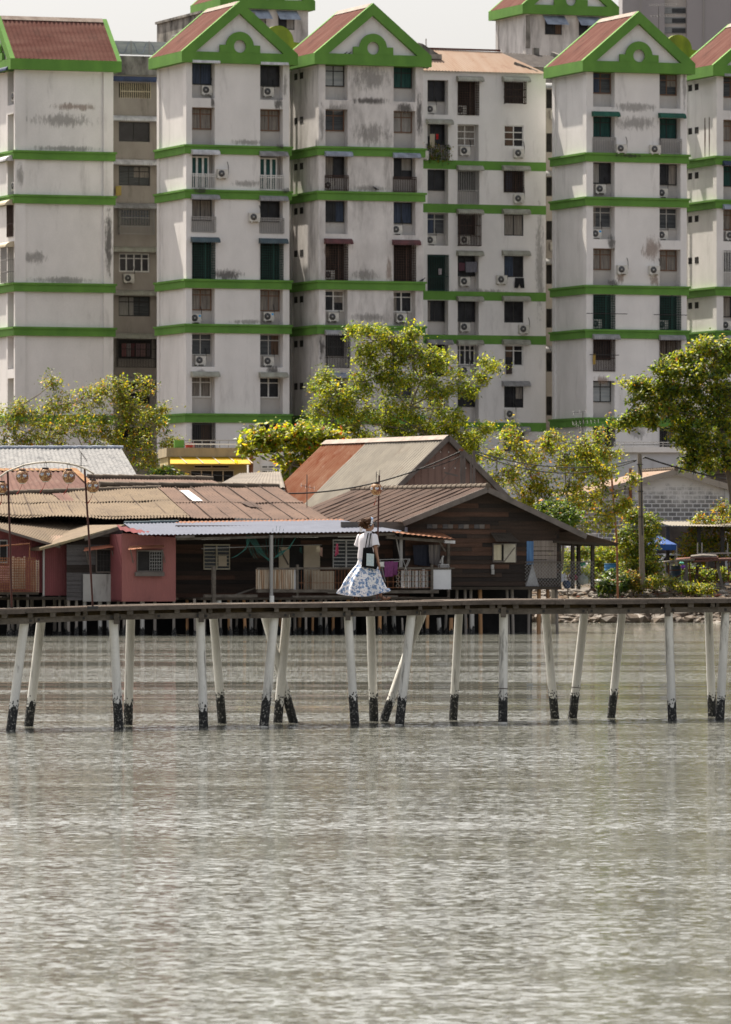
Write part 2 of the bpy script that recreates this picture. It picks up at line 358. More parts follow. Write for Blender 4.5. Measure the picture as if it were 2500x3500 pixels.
def roofing(par, MX, W, D, zf0, axis='v', rise=3.3, fret=True, kind='roofred', ov=.43, lime=False):
    zb, zt = zf0 - .5, zf0 + .2
    mp = (lambda a, b, z: V((a, b, z))) if axis == 'v' else (lambda a, b, z: V((b, a, z)))
    A0, A1 = (-ov, W + ov) if axis == 'v' else (-ov, D + ov); B0, B1 = (-ov, D + ov) if axis == 'v' else (-ov, W + ov)
    mid = (A0 + A1) / 2
    f = MB(MX); f.box(-ov, W + ov, -ov, D + ov, zb, zt); f.build('eaves_fascia', M['green'], par)
    g = MB(MX)
    for b0, b1 in ((B0 + .3, B0 + .5), (B1 - .5, B1 - .3)):
        p = [mp(A0 + .35, b0, zt), mp(A1 - .35, b0, zt), mp(mid, b0, zt + rise - .35)]; g.prism(p, mp(0, b1 - b0, 0))
    g.build('gable_wall', M['wall'], par)
    for b0, b1 in ((B0 - .005, B0 + .3), (B1 - .3, B1 + .005)):
        for sg in (0, 1):
            k = MB(MX)
            e = A0 if sg == 0 else A1; d = 1 if sg == 0 else -1; h = .8
            p = [mp(e, b0, zt), mp(mid, b0, zt + rise), mp(mid, b0, zt + rise - h), mp(e + d * h * (mid - A0) / rise, b0, zt)]
            k.prism(p, mp(0, b1 - b0, 0)); k.build('rake_board', M['green'], par)
    if fret:
        q = MB(MX); n = 72; cz = .4; RR = .93; hr = .41; hw = 1.36; hh = .47
        angs = sorted([2 * pi * i / n for i in range(n)] + [atan2(hh - cz, hw), atan2(hh - cz, -hw), atan2(-cz, hw) % (2 * pi), atan2(-cz, -hw) % (2 * pi)])
        inn, out = [], []
        for a in angs:
            c, s = cos(a), sin(a)
            r1 = min(hw / abs(c) if abs(c) > 1e-6 else 99, (hh - cz) / s if s > 1e-6 else 99, cz / -s if s < -1e-6 else 99)
            r = max(r1, RR) if s > -1e-6 else min(max(r1, RR), cz / -s)
            r = max(r, hr + .01)
            inn.append((mid + hr * c, zt + cz + hr * s)); out.append((mid + r * c, zt + cz + r * s))
        b0, b1 = B0 - .012, B0 + .14
        rings = [[mp(x, b0, z) for x, z in inn], [mp(x, b0, z) for x, z in out], [mp(x, b1, z) for x, z in out], [mp(x, b1, z) for x, z in inn], [mp(x, b0, z) for x, z in inn]]
        q.loft(rings, cap=False, smooth=False); q.build('gable_ornament', M['green'], par)
    s = MB(MX); zr = zt + rise - .06
    s.corr(mp(mid, B0 + .3, zr), mp(mid, B1 - .3, zr), mp(A0 + .02, B1 - .3, zt + .0), mp(A0 + .02, B0 + .3, zt + .0), .3, .03)
    s.corr(mp(mid, B0 + .3, zr), mp(mid, B1 - .3, zr), mp(A1 - .02, B1 - .3, zt + .0), mp(A1 - .02, B0 + .3, zt + .0), .3, .03)
    s.build('roof', M[kind], par)
    c = MB(MX)
    for sg in (-1, 1):
        e = (mid - A0) * .09 * sg
        c.quad(mp(mid, B0 + .3, zr + .08), mp(mid, B1 - .3, zr + .08), mp(mid + e, B1 - .3, zr + .08 - rise * .09), mp(mid + e, B0 + .3, zr + .08 - rise * .09))
    c.build('ridge_cap', M['ridge'], par)
def bands_on(par, MX, W, D, zf0, bands, key='green'):
    for k in bands:
        z = zf0 - FH * k; b = MB(MX)
        b.box(-.12, W + .12, -.12, D + .12, z - .58, z - .12); b.box(-.2, W + .2, -.2, D + .2, z - .13, z)
        b.build('green_band', M[key], par)
def tower(label, fr, pxr, D, zf0, bays, cells, axis='v', nlow=0, wm='wall', vents=False, left=None, bands=(2, 3, 5, 6, 8), blank=False, zbot=.9, fret=True, group='green banded apartment towers', rise=3.3, name='apartment_tower'):
    W = fr.u(pxr); t = tower_thing(name, label, 'apartment tower', fr, group); MX = fr.M
    ops = []; dep = .7
    for (a, b), cl in zip(bays, cells):
        u0, u1 = fr.u(a), fr.u(b)
        for k, sp in enumerate(cl):
            if sp is None: continue
            z0, z1 = zsp(zf0, k, bands); ops.append((u0, u1, z0, z1, dep))
    if blank: ops.append((fr.u(blank[0]), fr.u(blank[1]), zbot + .2, zf0 - .52, .12))
    w = MB(MX); wallgrid(w, W, zbot, zf0 - .4, ops, lambda a, z, d: (a, d, z))
    lop = []
    if left:
        (v0, v1), lc = left
        for k, sp in enumerate(lc):
            if sp: z0, z1 = zsp(zf0, k, bands); lop.append((v0, v1, z0, z1, dep))
        lop.append((v1 + .3, D - .3, zbot + .2, zf0 - .52, .1))
    else: lop.append((.62, D - .45, zbot + .2, zf0 - .52, .1))
    wallgrid(w, D, zbot, zf0 - .4, lop, lambda a, z, d: (d, a, z))
    w.quad((W, 0, zbot), (W, D, zbot), (W, D, zf0 - .4), (W, 0, zf0 - .4)); w.quad((0, D, zbot), (W, D, zbot), (W, D, zf0 - .4), (0, D, zf0 - .4))
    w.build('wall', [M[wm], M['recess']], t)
    bands_on(t, MX, W, D, zf0, bands)
    for (a, b), cl in zip(bays, cells):
        u0, u1 = fr.u(a), fr.u(b)
        for k, sp in enumerate(cl):
            if sp: z0, z1 = zsp(zf0, k, bands); cell(t, MX, u0, u1, z0, z1, dep, sp)
    if left:
        (v0, v1), lc = left; MX2 = MX @ Matrix(((0, 1, 0, 0), (1, 0, 0, 0), (0, 0, 1, 0), (0, 0, 0, 1)))
        for k, sp in enumerate(lc):
            if sp:
                z0, z1 = zsp(zf0, k, bands); s2 = list(sp) + [None] * 4
                if s2[0]: window(t, MX2, v0, v1, z1 - 1.36, z1, dep - .08, s2[0])
                if s2[1]: awning(t, MX2, v0 - .1, v1 + .5, z1 + .3, s2[1], .38, .6)
                if s2[2]: aircon(t, .3, (v0 + v1) / 2, z0 + .3, -pi / 2)
                if s2[3]: grille(t, MX2, v0, v1, z0, z1, s2[3])
    if vents:
        for k in range(9):
            z = zf0 - FH * k - .75 - (.12 if k in bands else 0)
            for v0 in (3.25, 4.35):
                b = MB(MX); b.box(.085, .11, v0, v0 + .62, z - .42, z); b.build('vent_window', M['dark'], t)
        b = MB(MX); b.tube([(-.04, 5.1, zbot + .5), (-.04, 5.1, zf0 - .6)], .06, 6); b.build('drain_pipe', M['alu'], t)
    roofing(t, MX, W, D, zf0, axis, rise, fret)
    return t, W

YAW = R(20)
n_ = None
A = lambda s: tuple((x if x != '-' else None) for x in s.split())
# --- second tower (nearest to the street lamp arch)
fr2 = Fr(637, 410, YAW); z2 = fr2.z(187)
t2, W2 = tower('white tower with green arched gable above its white french windows and balcony rails', fr2, 990, 6.0, z2, [(657, 735), (890, 968)], [
    [A('d white r -'), A('b - - -'), A('f white R rail:white'), A('d grey - rail:grey'), A('n teal - sq:green'), A('b - l+ -'), A('g - c -'), A('w greenish - -'), A('d - - full:dark')],
    [A('d white c -'), A('b - - -'), A('f grey - rail:white'), A('d grey L rail:grey'), A('n teal - sq:green'), A('b - c+ -'), A('g - c -'), A('w greenish - -'), A('d - - full:dark')]])
fr3 = Fr(1090, 411, YAW); z3 = fr3.z(193.5)
t3, W3 = tower('white tower with green gable and grime streaked upper wall, maroon awnings halfway down', fr3, 1447, 6.0, z3, [(1113, 1189), (1346, 1421)], [
    [A('k - - -'), A('v - - -'), A('d bluegrey l rail:brown'), A('d - - -'), A('n maroon l sq:brown'), A('w - c -'), A('d grey - box:dark'), A('g bluegrey - -'), A('d - - full:dark')],
    [A('c - - -'), A('v - - -'), A('d bluegrey - rail:brown'), A('d - l -'), A('n maroon - sq:brown'), A('w - c -'), A('d grey - -'), A('g bluegrey - -'), A('d - - full:dark')]], wm='wall_dirty', vents=True)
fr4 = Fr(2005, 416, YAW); z4 = fr4.z(219)
t4, W4 = tower('white tower with green gable and two dark green awnings near its top', fr4, 2348, 6.0, z4, [(2028, 2102), (2255, 2327)], [
    [A('v - - -'), A('c green B rail:grey'), A('d - c -'), A('g - l+ -'), A('b - R -'), A('n - l sq:green'), A('d grey - full:brown'), A('k - - -'), A('d - - full:dark')],
    [A('v - - -'), A('c green D rail:grey'), A('d - l -'), A('g - l -'), A('b - L -'), A('n - l sq:green'), A('d grey c full:brown'), A('d - - -'), A('d - - full:dark')]])
fr5 = Fr(2450, 421, YAW); z5 = fr5.z(234)
t5, W5 = tower('white tower cut off by the right picture edge, rust stains on its shaded side', fr5, 2793, 6.0, z5, [(2473, 2547), (2700, 2772)], [
    [A('v grey - -'), A('b - - -'), A('c blue - -'), A('b bluegrey c+ -'), A('d - - full:white'), A('d - l -'), A('d grey - -'), A('d - - -'), A('d - - -')],
    [A('v - - -')] * 9], vents=True)
st = MB(fr5.M)
for v0, w in ((1.35, .2), (2.05, .24)):
    zz = fr5.z(395)
    st.add([(.094, v0 + w * .2, zz), (.094, v0 + w * .8, zz), (.094, v0 + w * .95, zz - 1.3), (.094, v0 + w * .6, zz - 2.9), (.094, v0 + w * .4, zz - 2.9), (.094, v0, zz - 1.2)], [(0, 1, 2, 3, 4, 5)])
st.build('rust_stain', mat('rust_streak', (.035, .018, .012), (.10, .05, .03), 3), t5)
fr1 = Fr(52, 416.6, YAW); z1_ = fr1.z(211.5)
t1, W1 = tower('white tower with blank panelled wall and red metal roof slope facing the water', fr1, 388, 5.6, z1_, [], [], axis='u', blank=(88, 355),
    left=((.28, 1.65), [A('v blue l -'), A('g - - -'), A('d white l -'), A('d cream l full:brown'), A('d cream - box:grey'), A('g - - -'), A('g - - -'), A('v - - -'), None]), rise=3.0)
# rear towers
frA = Fr(765, 490, YAW); zA = frA.z(5)
tA, _ = tower('rear tower with grey sheet awnings rising behind the gable with the yellow green arch', frA, 1054, 6.3, zA, [], [], nlow=0, wm='wall_dirty', bands=(), zbot=20, group=None)
frB = Fr(1798, 485, YAW); zB = frB.z(25)
tB, _ = tower('pinkish rear tower with two tilted grey sheet awnings above the faded pink roof', frB, 2092, 6.3, zB, [], [], nlow=0, wm='wall_dirty', bands=(), zbot=20, group=None)
for fr_, t_, z_, us in ((frA, tA, zA, ((1.9, 3.6), (4.2, 5.9))), (frB, tB, zB, ((1.35, 3.1), (4.1, 5.9)))):
    for a, b in us:
        q = MB(fr_.M); q.corr((a, -.02, z_ - .55), (b, -.02, z_ - .55), (b + .1, -.9, z_ - 1.3), (a + .05, -.9, z_ - 1.3), .12, .02); q.build('sheet_awning', M['aw_bluegrey'], t_)
        window(t_, fr_.M, a + .2, b - .2, z_ - 2.0, z_ - .7, -.04, 'd')
b = MB(frB.M)
b.box(-.004, .35, -.012, 0, frB.z(165), frB.z(52)); b.build('mould_streak', M['mould'], tB)
# lemon green arched rear gables seen over the roofs
for fr_, par, px, py, s in ((fr2, t2, 953, 142, 1.), (fr4, t4, 2320, 168, .92)):
    yy = 9.0; c = fr_.L(px, py, yy); q = MB(fr_.M); n = 20
    pts = [(c.x + 1.05 * s * cos(pi * i / n), yy, c.z + 1.05 * s * sin(pi * i / n)) for i in range(n + 1)]
    pts = [(c.x + 2.1 * s, yy, c.z - 2.2), (c.x + 2.1 * s, yy, c.z - .55), (c.x + 1.55 * s, yy, c.z - .5), (c.x + 1.5 * s, yy, c.z - .05)] + pts + [(c.x - 1.6, yy, c.z), (c.x - 1.6, yy, c.z - 2.2)]
    q.prism(pts, (0, .35, 0)); q.build('rear_parapet', M['lime'], par)

# --- middle block with flush green bands and three window columns
frM = Fr(1436, 420.5, YAW); zM = frM.z(247); WM = frM.u(1866)
tM = tower_thing('apartment_block', 'flat white middle block under a sunlit faded pink roof, three window columns', 'apartment block', frM)
bandsM = (2, 3, 5, 6, 8)
cols = [((1462, 1533), [A('d - l -'), A('d greenish D rail:dark'), A('d - - -'), A('g - l -'), A('n - - full:green'), A('d - - -'), A('n grey - -'), A('d - - full:white'), None]),
        ((1565, 1637), [A('n greenish l sq:brown'), A('x - c -'), A('d greenish - full:grey'), A('d greenish c box:brown'), A('d greenish c -'), A('d greenish c -'), A('y greenish c -'), A('d grey - -'), A('d grey - full:dark')])]
col3 = [A('d greenish - box:brown'), A('x - c -'), A('d greenish c sq:brown'), A('d greenish - -'), A('d greenish L -'), A('d greenish r -'), A('w greenish - -'), A('d grey l -'), A('d grey - full:dark')]
ops = []
for (a, b), cl in cols:
    for k, sp in enumerate(cl):
        if sp: z0, z1 = zsp(zM, k, bandsM); ops.append((frM.u(a), frM.u(b), z0, z1, .7))
u3, u4 = frM.u(1724), frM.u(1790)
for k in range(9):
    z0, z1 = zsp(zM, k, bandsM); ops.append((u3, u4, z1 - 1.4, z1, .14))
w = MB(frM.M); DM = 7.
wallgrid(w, WM, .9, zM + .15, ops, lambda a, z, d: (a, d, z))
w.quad((0, 0, .9), (0, DM, .9), (0, DM, zM), (0, 0, zM)); w.quad((WM, 0, .9), (WM, DM, .9), (WM, DM, zM), (WM, 0, zM)); w.quad((0, DM, .9), (WM, DM, .9), (WM, DM, zM), (0, DM, zM))
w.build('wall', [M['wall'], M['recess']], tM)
for (a, b), cl in cols:
    for k, sp in enumerate(cl):
        if sp: z0, z1 = zsp(zM, k, bandsM); cell(tM, frM.M, frM.u(a), frM.u(b), z0, z1, .7, sp)
for k, sp in enumerate(col3):
    z0, z1 = zsp(zM, k, bandsM); s2 = list(sp)
    window(tM, frM.M, u3 + .002, u4 - .002, z1 - 1.398, z1 - .002, .06, s2[0])
    if s2[1]: awning(tM, frM.M, u3 - .18, u4 + .35, z1 + .36, s2[1])
    if s2[3]: grille(tM, frM.M, u3 - .03, u4 + .03, z1 - 1.45, z1 + .05, s2[3], -.03)
    if s2[2]: aircon(tM, {'c': u3 + .95, 'L': u3 - .25, 'r': u4 - .05, 'l': u3 + .35}[s2[2][0]], -.2, z1 - 2.1 + (.25 if s2[2] == 'L' else 0))
for k in bandsM:
    z = zM - FH * k; q = MB(frM.M); cuts = [0, frM.u(1462), frM.u(1533), frM.u(1565), frM.u(1637), WM]
    q.box(-.01, WM + .02, -.02, .05, z - .58, z); q.build('green_band', M['green'], tM)
rf = MB(frM.M); za, zb_ = zM + .12, zM + 1.75
rf.corr((-.1, 3.4, zb_ + .1), (WM - 1.9, 3.4, zb_), (WM - .05, -.25, za), (-.1, -.25, za), .22, .025)
rf.corr((-.1, 3.4, zb_ + .1), (WM - 1.9, 3.4, zb_), (WM - .05, 7.2, za), (-.1, 7.2, za), .22, .025)
rf.build('roof', M['roofpink'], tM)
q = MB(frM.M); q.box(.0, WM - 1.9, 3.33, 3.47, zb_ + .06, zb_ + .17); q.build('ridge_cap', M['roofred'], tM)
q = MB(frM.M)
for (ua, va, zaa), (ub, vb, zbb) in (((.55, .1, za + .1), (-.2, 2.4, za + 1.15)), ((WM - .5, .2, za + .1), (WM - 1.7, 1.3, za + .75))): q.beam((ua, va, zaa), (ub, vb, zbb), .16, .22)
q.build('parapet_edge', M['mould'], tM)
q = MB(frM.M); zz = za + 1.1
q.prism([(.35, 2.2, zz - .2), (2.2, 2.2, zz - .2), (2.2, 2.2, zz + .15), (1.0, 2.2, zz + .85), (.7, 2.2, zz + .9), (.35, 2.2, zz + .5)], (0, .25, 0)); q.box(.45, 2.1, 1.5, 2.2, zz - .2, zz + .12)
q.build('roof_gable', M['mould'], tM)
q = MB(frM.M); q.tube([(1.7, 3.4, zb_), (1.7, 3.4, zb_ + .75)], .04, 6); q.build('vent_pipe', M['alu'], tM)
# low dark roof to the right behind
frR = Fr(1795, 440, YAW)
tR = tower_thing('annex_roof', 'small grey corrugated roof below the pinkish rear tower', 'roof annex', frR)
MDR = mat('dark_annex_roof', (.075, .065, .06), (.05, .043, .04), 2, rough=.95)
q = MB(frR.M); zr = frR.z(175); q.corr((-1.5, 3, zr + .15), (3.2, 3, zr), (4.2, 0, zr - 1.0), (-1., 0, zr - 1.0), .25, .03); q.build('roof', MDR, tR)
q = MB(frR.M); q.box(-1.2, 4, .3, 6, zr - 6, zr - 1.02); q.build('wall', M['mould'], tR)
q = MB(frR.M); q.beam((3.2, 3, zr + .1), (4.6, -.2, zr - 1.0), .3, .3); q.box(1.8, 2.2, 2.9, 3.2, zr, zr + .5); q.build('parapet_edge', M['mould'], tR)

# --- recessed links between the towers
def linkblock(label, px0, px1, Y, ztop_py, wins, D=9., par_py=None, zbot=.9, wide=True):
    fr = Fr(px0, Y, YAW); W = fr.u(px1); t = tower_thing('link_block', label, 'apartment block', fr); zt = fr.z(ztop_py)
    ops = []
    for (a, b, ya, yb, st, aw, gr, ac) in wins:
        ops.append((fr.u(a), fr.u(b), fr.z(yb, fr.u(a)), fr.z(ya, fr.u(a)), .25))
    w = MB(fr.M); wallgrid(w, W, zbot, zt, ops, lambda a, z, d: (a, d, z))
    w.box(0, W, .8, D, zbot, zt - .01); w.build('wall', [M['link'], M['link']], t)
    for o, (a, b, ya, yb, st, aw, gr, ac) in zip(ops, wins):
        window(t, fr.M, o[0] + .003, o[1] - .003, o[2] + .003, o[3] - .003, .12, st)
        if aw: awning(t, fr.M, o[0] - .75, o[1] + .65, o[3] + .42, aw, .38, .6)
        if gr: grille(t, fr.M, o[0] - .15, o[1] + .15, o[2] - .6, o[3] + .1, gr)
        if ac: aircon(t, o[0] + .6, -.2, o[2] - .7)
    return t, fr, W, zt
WL = [(407, 515, 282, 333, 'n', 'blue', None, 0), (407, 513, 416, 483, 'd', 'white', None, 0), (407, 514, 566, 633, 'z', 'white', None, 0), (412, 514, 715, 770, 'z', 'grey', 'box:grey', 0),
      (408, 513, 864, 929, 'y', 'greenish', None, 1), (407, 514, 1012, 1080, 'z', 'greenish', None, 0), (405, 520, 1160, 1225, 'n', 'greenish', 'box:dark', 0), (407, 514, 1310, 1380, 'n', 'greenish', None, 0), (407, 514, 1460, 1530, 'n', None, None, 0)]
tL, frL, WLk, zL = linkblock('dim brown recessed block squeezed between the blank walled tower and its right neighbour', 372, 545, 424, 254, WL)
q = MB(frL.M); u0, u1 = frL.u(388), frL.u(515); bars(q, u0 + .5, u1, frL.z(333) - .02, frL.z(282) + .02, .02, .13, (frL.z(310),), .05); q.build('security_grille', M['aw_cream'], tL)
q = MB(frL.M); q.box(-.05, WLk + .2, -.1, 2, zL - .0, zL + 1.25); q.build('parapet', M['mould'], tL)
for i, (a, b) in enumerate(((388, 449), (449, 511), (511, 572))):
    q = MB(frL.M); ua, ub = frL.u(a, 1), frL.u(b, 1); za_, zc = frL.z(184, 0, 1), frL.z(138, 0, 1); q.box(ua + .03, ub - .03, 1.0, 1.06, za_, zc); pn = q.build('parapet_panel', M['frost'], tL)
    q = MB(frL.M); q.box(ua - .03, ua + .03, .97, 1.09, za_, zc + .03); uc = (ua + ub) / 2; zc2 = (za_ + zc) / 2
    sc = MB(frL.M)
    for sx in (-1, 1):
        sc.tube([(uc + sx * (.12 + .36 * t), .985, zc2 + (.32 * sin((t - .5) * pi))) for t in [i / 8 for i in range(9)]], .03, 5)
    sc.box(uc - .14, uc + .14, .975, .995, zc2 - .36, zc2 - .3); sc.build('scroll', M['aw_bluegrey'], pn); q.build('panel_post', M['irongrey'], tL)
G1 = [(1868, 1888, 305 + 150 * k, 370 + 150 * k, 'n', 'grey' if k % 2 == 0 else None, None, 1 if k in (0, 3) else 0) for k in range(9)]
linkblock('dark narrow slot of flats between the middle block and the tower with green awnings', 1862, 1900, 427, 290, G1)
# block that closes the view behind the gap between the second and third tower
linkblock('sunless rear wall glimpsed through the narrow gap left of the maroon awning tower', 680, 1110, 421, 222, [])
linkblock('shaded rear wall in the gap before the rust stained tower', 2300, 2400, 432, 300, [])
# weathered block behind on the left
frW = Fr(690, 470, YAW); tW = tower_thing('weathered_block', 'black stained concrete roof block behind the left tower gap, barred window', 'roof block', frW)
q = MB(frW.M); q.box(0, 4, 0, 10.5, 26, frW.z(45)); q.build('wall', M['mould'], tW)
q = MB(frW.M @ Matrix(((0, 1, 0, 0), (1, 0, 0, 0), (0, 0, 1, 0), (0, 0, 0, 1)))); z0 = frW.z(165); bars(q, 4.0, 6.6, z0, z0 + 1.5, -.08, .22, (z0 + .1, z0 + .7, z0 + 1.4), .05); q.build('window_bars', M['alu'], tW)
q = MB(frW.M); q.box(-.02, .01, 4.0, 6.6, z0, z0 + 1.5); q.build('window', M['dark'], tW)
q = MB(frW.M); q.box(-.12, 4.1, -.1, 10.6, frW.z(45), frW.z(45) + .18); q.build('roof_slab', M['mould'], tW)
# far high rise, its haze put into the grey wall colour
frH = Fr(2128, 900, 0.); tH = tower_thing('high_rise', 'distant grey high rise with a pale stairwell core far behind the towers', 'high rise', frH)
MATH = mat('hazed_tower_wall', (.35, .335, .345), (.3, .29, .3), .1, (1, 1, .4), .9); MATC = mat('pale_core', (.55, .52, .49), rough=.9)
q = MB(frH.M); zt = 130
q.box(0, 5.9, 0, 14, 1, zt); q.box(9.0, 22, -.8, 14, 1, zt); q.build('wall', MATH, tH)
q = MB(frH.M); q.box(5.4, 9.4, 1.5, 14.2, 1, zt); q.build('stair_core', MATC, tH)
for k in range(9):
    z = frH.z(22 + 34 * k) ; q = MB(frH.M); q.box(5.95, 8.9, 1.42, 1.49, z - .9, z); o = q.build('window_strip', M['frost'], tH)
    q = MB(frH.M); q.box(7.0, 8.9, 1.38, 1.41, z - .8, z - .15); q.build('pane', M['louvre'], o)
q = MB(frH.M)
for u in (2.4, 11.2, 15.2, 18.9): q.box(u, u + .22, -.9, -.82, 1, zt)
q.build('groove', M['irongrey'], tH)

for par, fr_, L in ((t2, fr2, ((775, 940, 150, 50, 'black'), (728, 352, 26, 50, 'black'), (953, 356, 44, 56, 'black'), (690, 1272, 60, 26, 'grey'), (932, 1266, 64, 40, 'black'), (845, 628, 130, 30, 'grey'), (845, 486, 150, 24, 'grey'), (850, 1100, 160, 22, 'grey'), (850, 1470, 90, 50, 'grey'), (975, 300, 20, 120, 'grey'))),
    (t3, fr3, ((1268, 265, 170, 120, 'grey'), (1268, 345, 170, 30, 'black'), (1268, 460, 170, 100, 'grey'), (1434, 400, 30, 190, 'black'), (1150, 372, 90, 44, 'grey'), (1385, 372, 84, 50, 'black'), (1265, 645, 170, 30, 'grey'), (1250, 940, 130, 50, 'grey'), (1100, 1190, 26, 130, 'black'), (1100, 420, 26, 170, 'grey'), (1330, 930, 30, 130, 'rust'), (1265, 1085, 170, 40, 'grey'), (1120, 860, 40, 60, 'rust'))),
    (t4, fr4, ((2092, 830, 44, 70, 'black'), (2170, 366, 190, 40, 'grey'), (2170, 420, 200, 60, 'grey'), (2122, 945, 40, 70, 'rust'), (2238, 962, 44, 60, 'rust'), (2105, 975, 40, 30, 'black'), (2230, 850, 90, 110, 'rust'), (2060, 1300, 70, 50, 'rust'), (2180, 1480, 90, 60, 'grey'), (2340, 300, 20, 200, 'grey'))),
    (t1, fr1, ((215, 412, 290, 60, 'grey'), (260, 365, 220, 30, 'rust'), (372, 830, 40, 300, 'black'), (110, 880, 150, 60, 'grey'), (215, 958, 290, 30, 'grey'), (70, 600, 34, 120, 'grey'), (215, 508, 290, 24, 'grey'))),
    (tM, frM, ((1600, 730, 120, 40, 'grey'), (1640, 1000, 300, 30, 'grey'), (1845, 900, 40, 500, 'grey'), (1760, 1470, 90, 40, 'grey')))):
    for px, py, w_, h_, k in L: stain(par, fr_, px, py, w_, h_, k, -.006 if (par is not t1 or px > 355 or px < 88) else .114)
for par, fr_, L in ((t2, fr2, ((690, 652, 70, 34), (975, 652, 40, 30), (960, 500, 40, 26))), (t4, fr4, ((2095, 965, 50, 30), (2150, 532, 120, 14)))):
    for px, py, w_, h_ in L: stain(par, fr_, px, py, w_, h_, 'black', -.206)
# ================================================================== water, ground, rubble bank
WF, WM_, WS = (.5, .9), (.1, .2), (.015, .07)
def water_mat():
    m, nt, N, lk, bs = new_mat('sea_water')
    n = noise_tex(N, lk, .05, (.25, 1, 1), 3); r = ramp(N, lk, n, .3, .7, (.165, .168, .142, 1), (.195, .195, .168, 1))
    lk.new(r.outputs[0], bs.inputs['Base Color'])
    bs.inputs['Roughness'].default_value = .05; bs.inputs['IOR'].default_value = 1.33
    def vm(op, a, b=None):
        x = N.new('ShaderNodeVectorMath'); x.operation = op
        for i, v in ((0, a), (1, b)):
            if v is None: continue
            if isinstance(v, tuple): x.inputs[i].default_value = v
            else: lk.new(v, x.inputs[i])
        return x.outputs[0]
    def wave(sc, st, det, k, rot=0.):
        tc = N.new('ShaderNodeTexCoord'); mp = N.new('ShaderNodeMapping'); mp.inputs['Scale'].default_value = st; mp.inputs['Rotation'].default_value = (0, 0, rot)
        lk.new(tc.outputs['Object'], mp.inputs[0]); n = N.new('ShaderNodeTexNoise'); n.inputs['Scale'].default_value = sc; n.inputs['Detail'].default_value = det; n.inputs['Roughness'].default_value = .55
        lk.new(mp.outputs[0], n.inputs['Vector']); return vm('MULTIPLY', vm('SUBTRACT', n.outputs[1], (.5, .5, .5)), (k[0], k[1], 0.))
    patch = ramp(N, lk, noise_tex(N, lk, .11, (.09, .55, 1), 4, .6, rot=(0, 0, .04)), .38, .6, (.38,) * 3 + (1,), (1,) * 3 + (1,)).outputs[0]
    patch2 = ramp(N, lk, noise_tex(N, lk, .5, (.16, 1, 1), 3, .6, rot=(0, 0, -.05)), .36, .6, (.66,) * 3 + (1,), (1,) * 3 + (1,)).outputs[0]
    patch = vm('MULTIPLY', patch, patch2)
    # sheltered, calmer lanes of water inshore of the jetty
    lane = ramp(N, lk, noise_tex(N, lk, .2, (.05, .6, 1), 4, .62, rot=(0, 0, .02)), .44, .54, (.035,) * 3 + (1,), (.9,) * 3 + (1,)).outputs[0]
    tc = N.new('ShaderNodeTexCoord'); sx = N.new('ShaderNodeSeparateXYZ'); lk.new(tc.outputs['Object'], sx.inputs[0])
    mr = N.new('ShaderNodeMapRange'); mr.inputs[1].default_value = 106; mr.inputs[2].default_value = 150; lk.new(sx.outputs[1], mr.inputs[0])
    patch = mixc(N, lk, mr.outputs[0], patch, lane)
    w = vm('ADD', wave(13., (.7, 1, 1), 3, WF), wave(1.7, (.55, 1, 1), 3, WM_, .1))
    w = vm('MULTIPLY', w, patch)
    w = vm('ADD', w, wave(.55, (.22, 1, 1), 2, WS, -.05))
    nr = vm('NORMALIZE', vm('ADD', w, (0, 0, 1)))
    lk.new(nr, bs.inputs['Normal'])
    return m
WF, WM_, WS = (.5, .9), (.1, .2), (.015, .07)
b = MB(); b.quad((-700, -80, 0), (700, -80, 0), (700, 420, 0), (-700, 420, 0))
tag(b.build('water', water_mat()), kind='structure')
def smooth(a, b_, x): t = max(0, min(1, (x - a) / (b_ - a))); return t * t * (3 - 2 * t)
def shore(x): return 301 + 32 * smooth(3.2, 5.6, x) + .8 * sin(x * .9) + .5 * sin(x * 2.3)
PROF = [(-380, -1.6), (-4, -.9), (0, -.02), (2.0, .45), (4, .95), (7, 1.35), (11, 1.72), (16, 1.85), (40, 1.9), (120, 1.9), (700, 1.9), (6000, 1.9)]
xs = [-6000, -1500, -400, -120, -60, -40] + [-30 + i * .75 for i in range(120)] + [70, 120, 400, 1500, 6000]
b = MB(); vs = []
for d, z in PROF:
    for x in xs:
        vs.append((x, shore(x) + d, z + (.12 * mnoise.noise(V((x * .8, d * .8, 0))) if 0 < d < 17 else 0)))
w = len(xs)
b.add(vs, [(j * w + i, j * w + i + 1, (j + 1) * w + i + 1, (j + 1) * w + i) for j in range(len(PROF) - 1) for i in range(w - 1)], 0, True)
MG = mat('bank_earth', (.12, .085, .055), (.07, .055, .035), .9, rough=.95, bump=.05, bsc=3)
tag(b.build('ground', MG), kind='structure')
def gz(x, y):
    d = y - shore(x)
    for (d0, z0), (d1, z1) in zip(PROF, PROF[1:]):
        if d0 <= d <= d1: return z0 + (z1 - z0) * (d - d0) / (d1 - d0)
    return 1.9
ico = bmesh.new(); bmesh.ops.create_icosphere(ico, subdivisions=1, radius=1); ICV = [v.co.copy() for v in ico.verts]; ICF = [tuple(v.index for v in f.verts) for f in ico.faces]; ico.free()
def rock(mb, c, sx, sy, sz, m=0, jit=.3):
    Mr = Matrix.Rotation(ru(0, 6.3), 3, 'Z') @ Matrix.Rotation(ru(-.4, .4), 3, 'X')
    k = ru(0, 99)
    mb.add([V(c) + Mr @ V((p.x * sx, p.y * sy, p.z * sz)) * (1 + jit * mnoise.noise(p * 1.7 + V((k, 0, 0)))) for p in ICV], ICF, m)
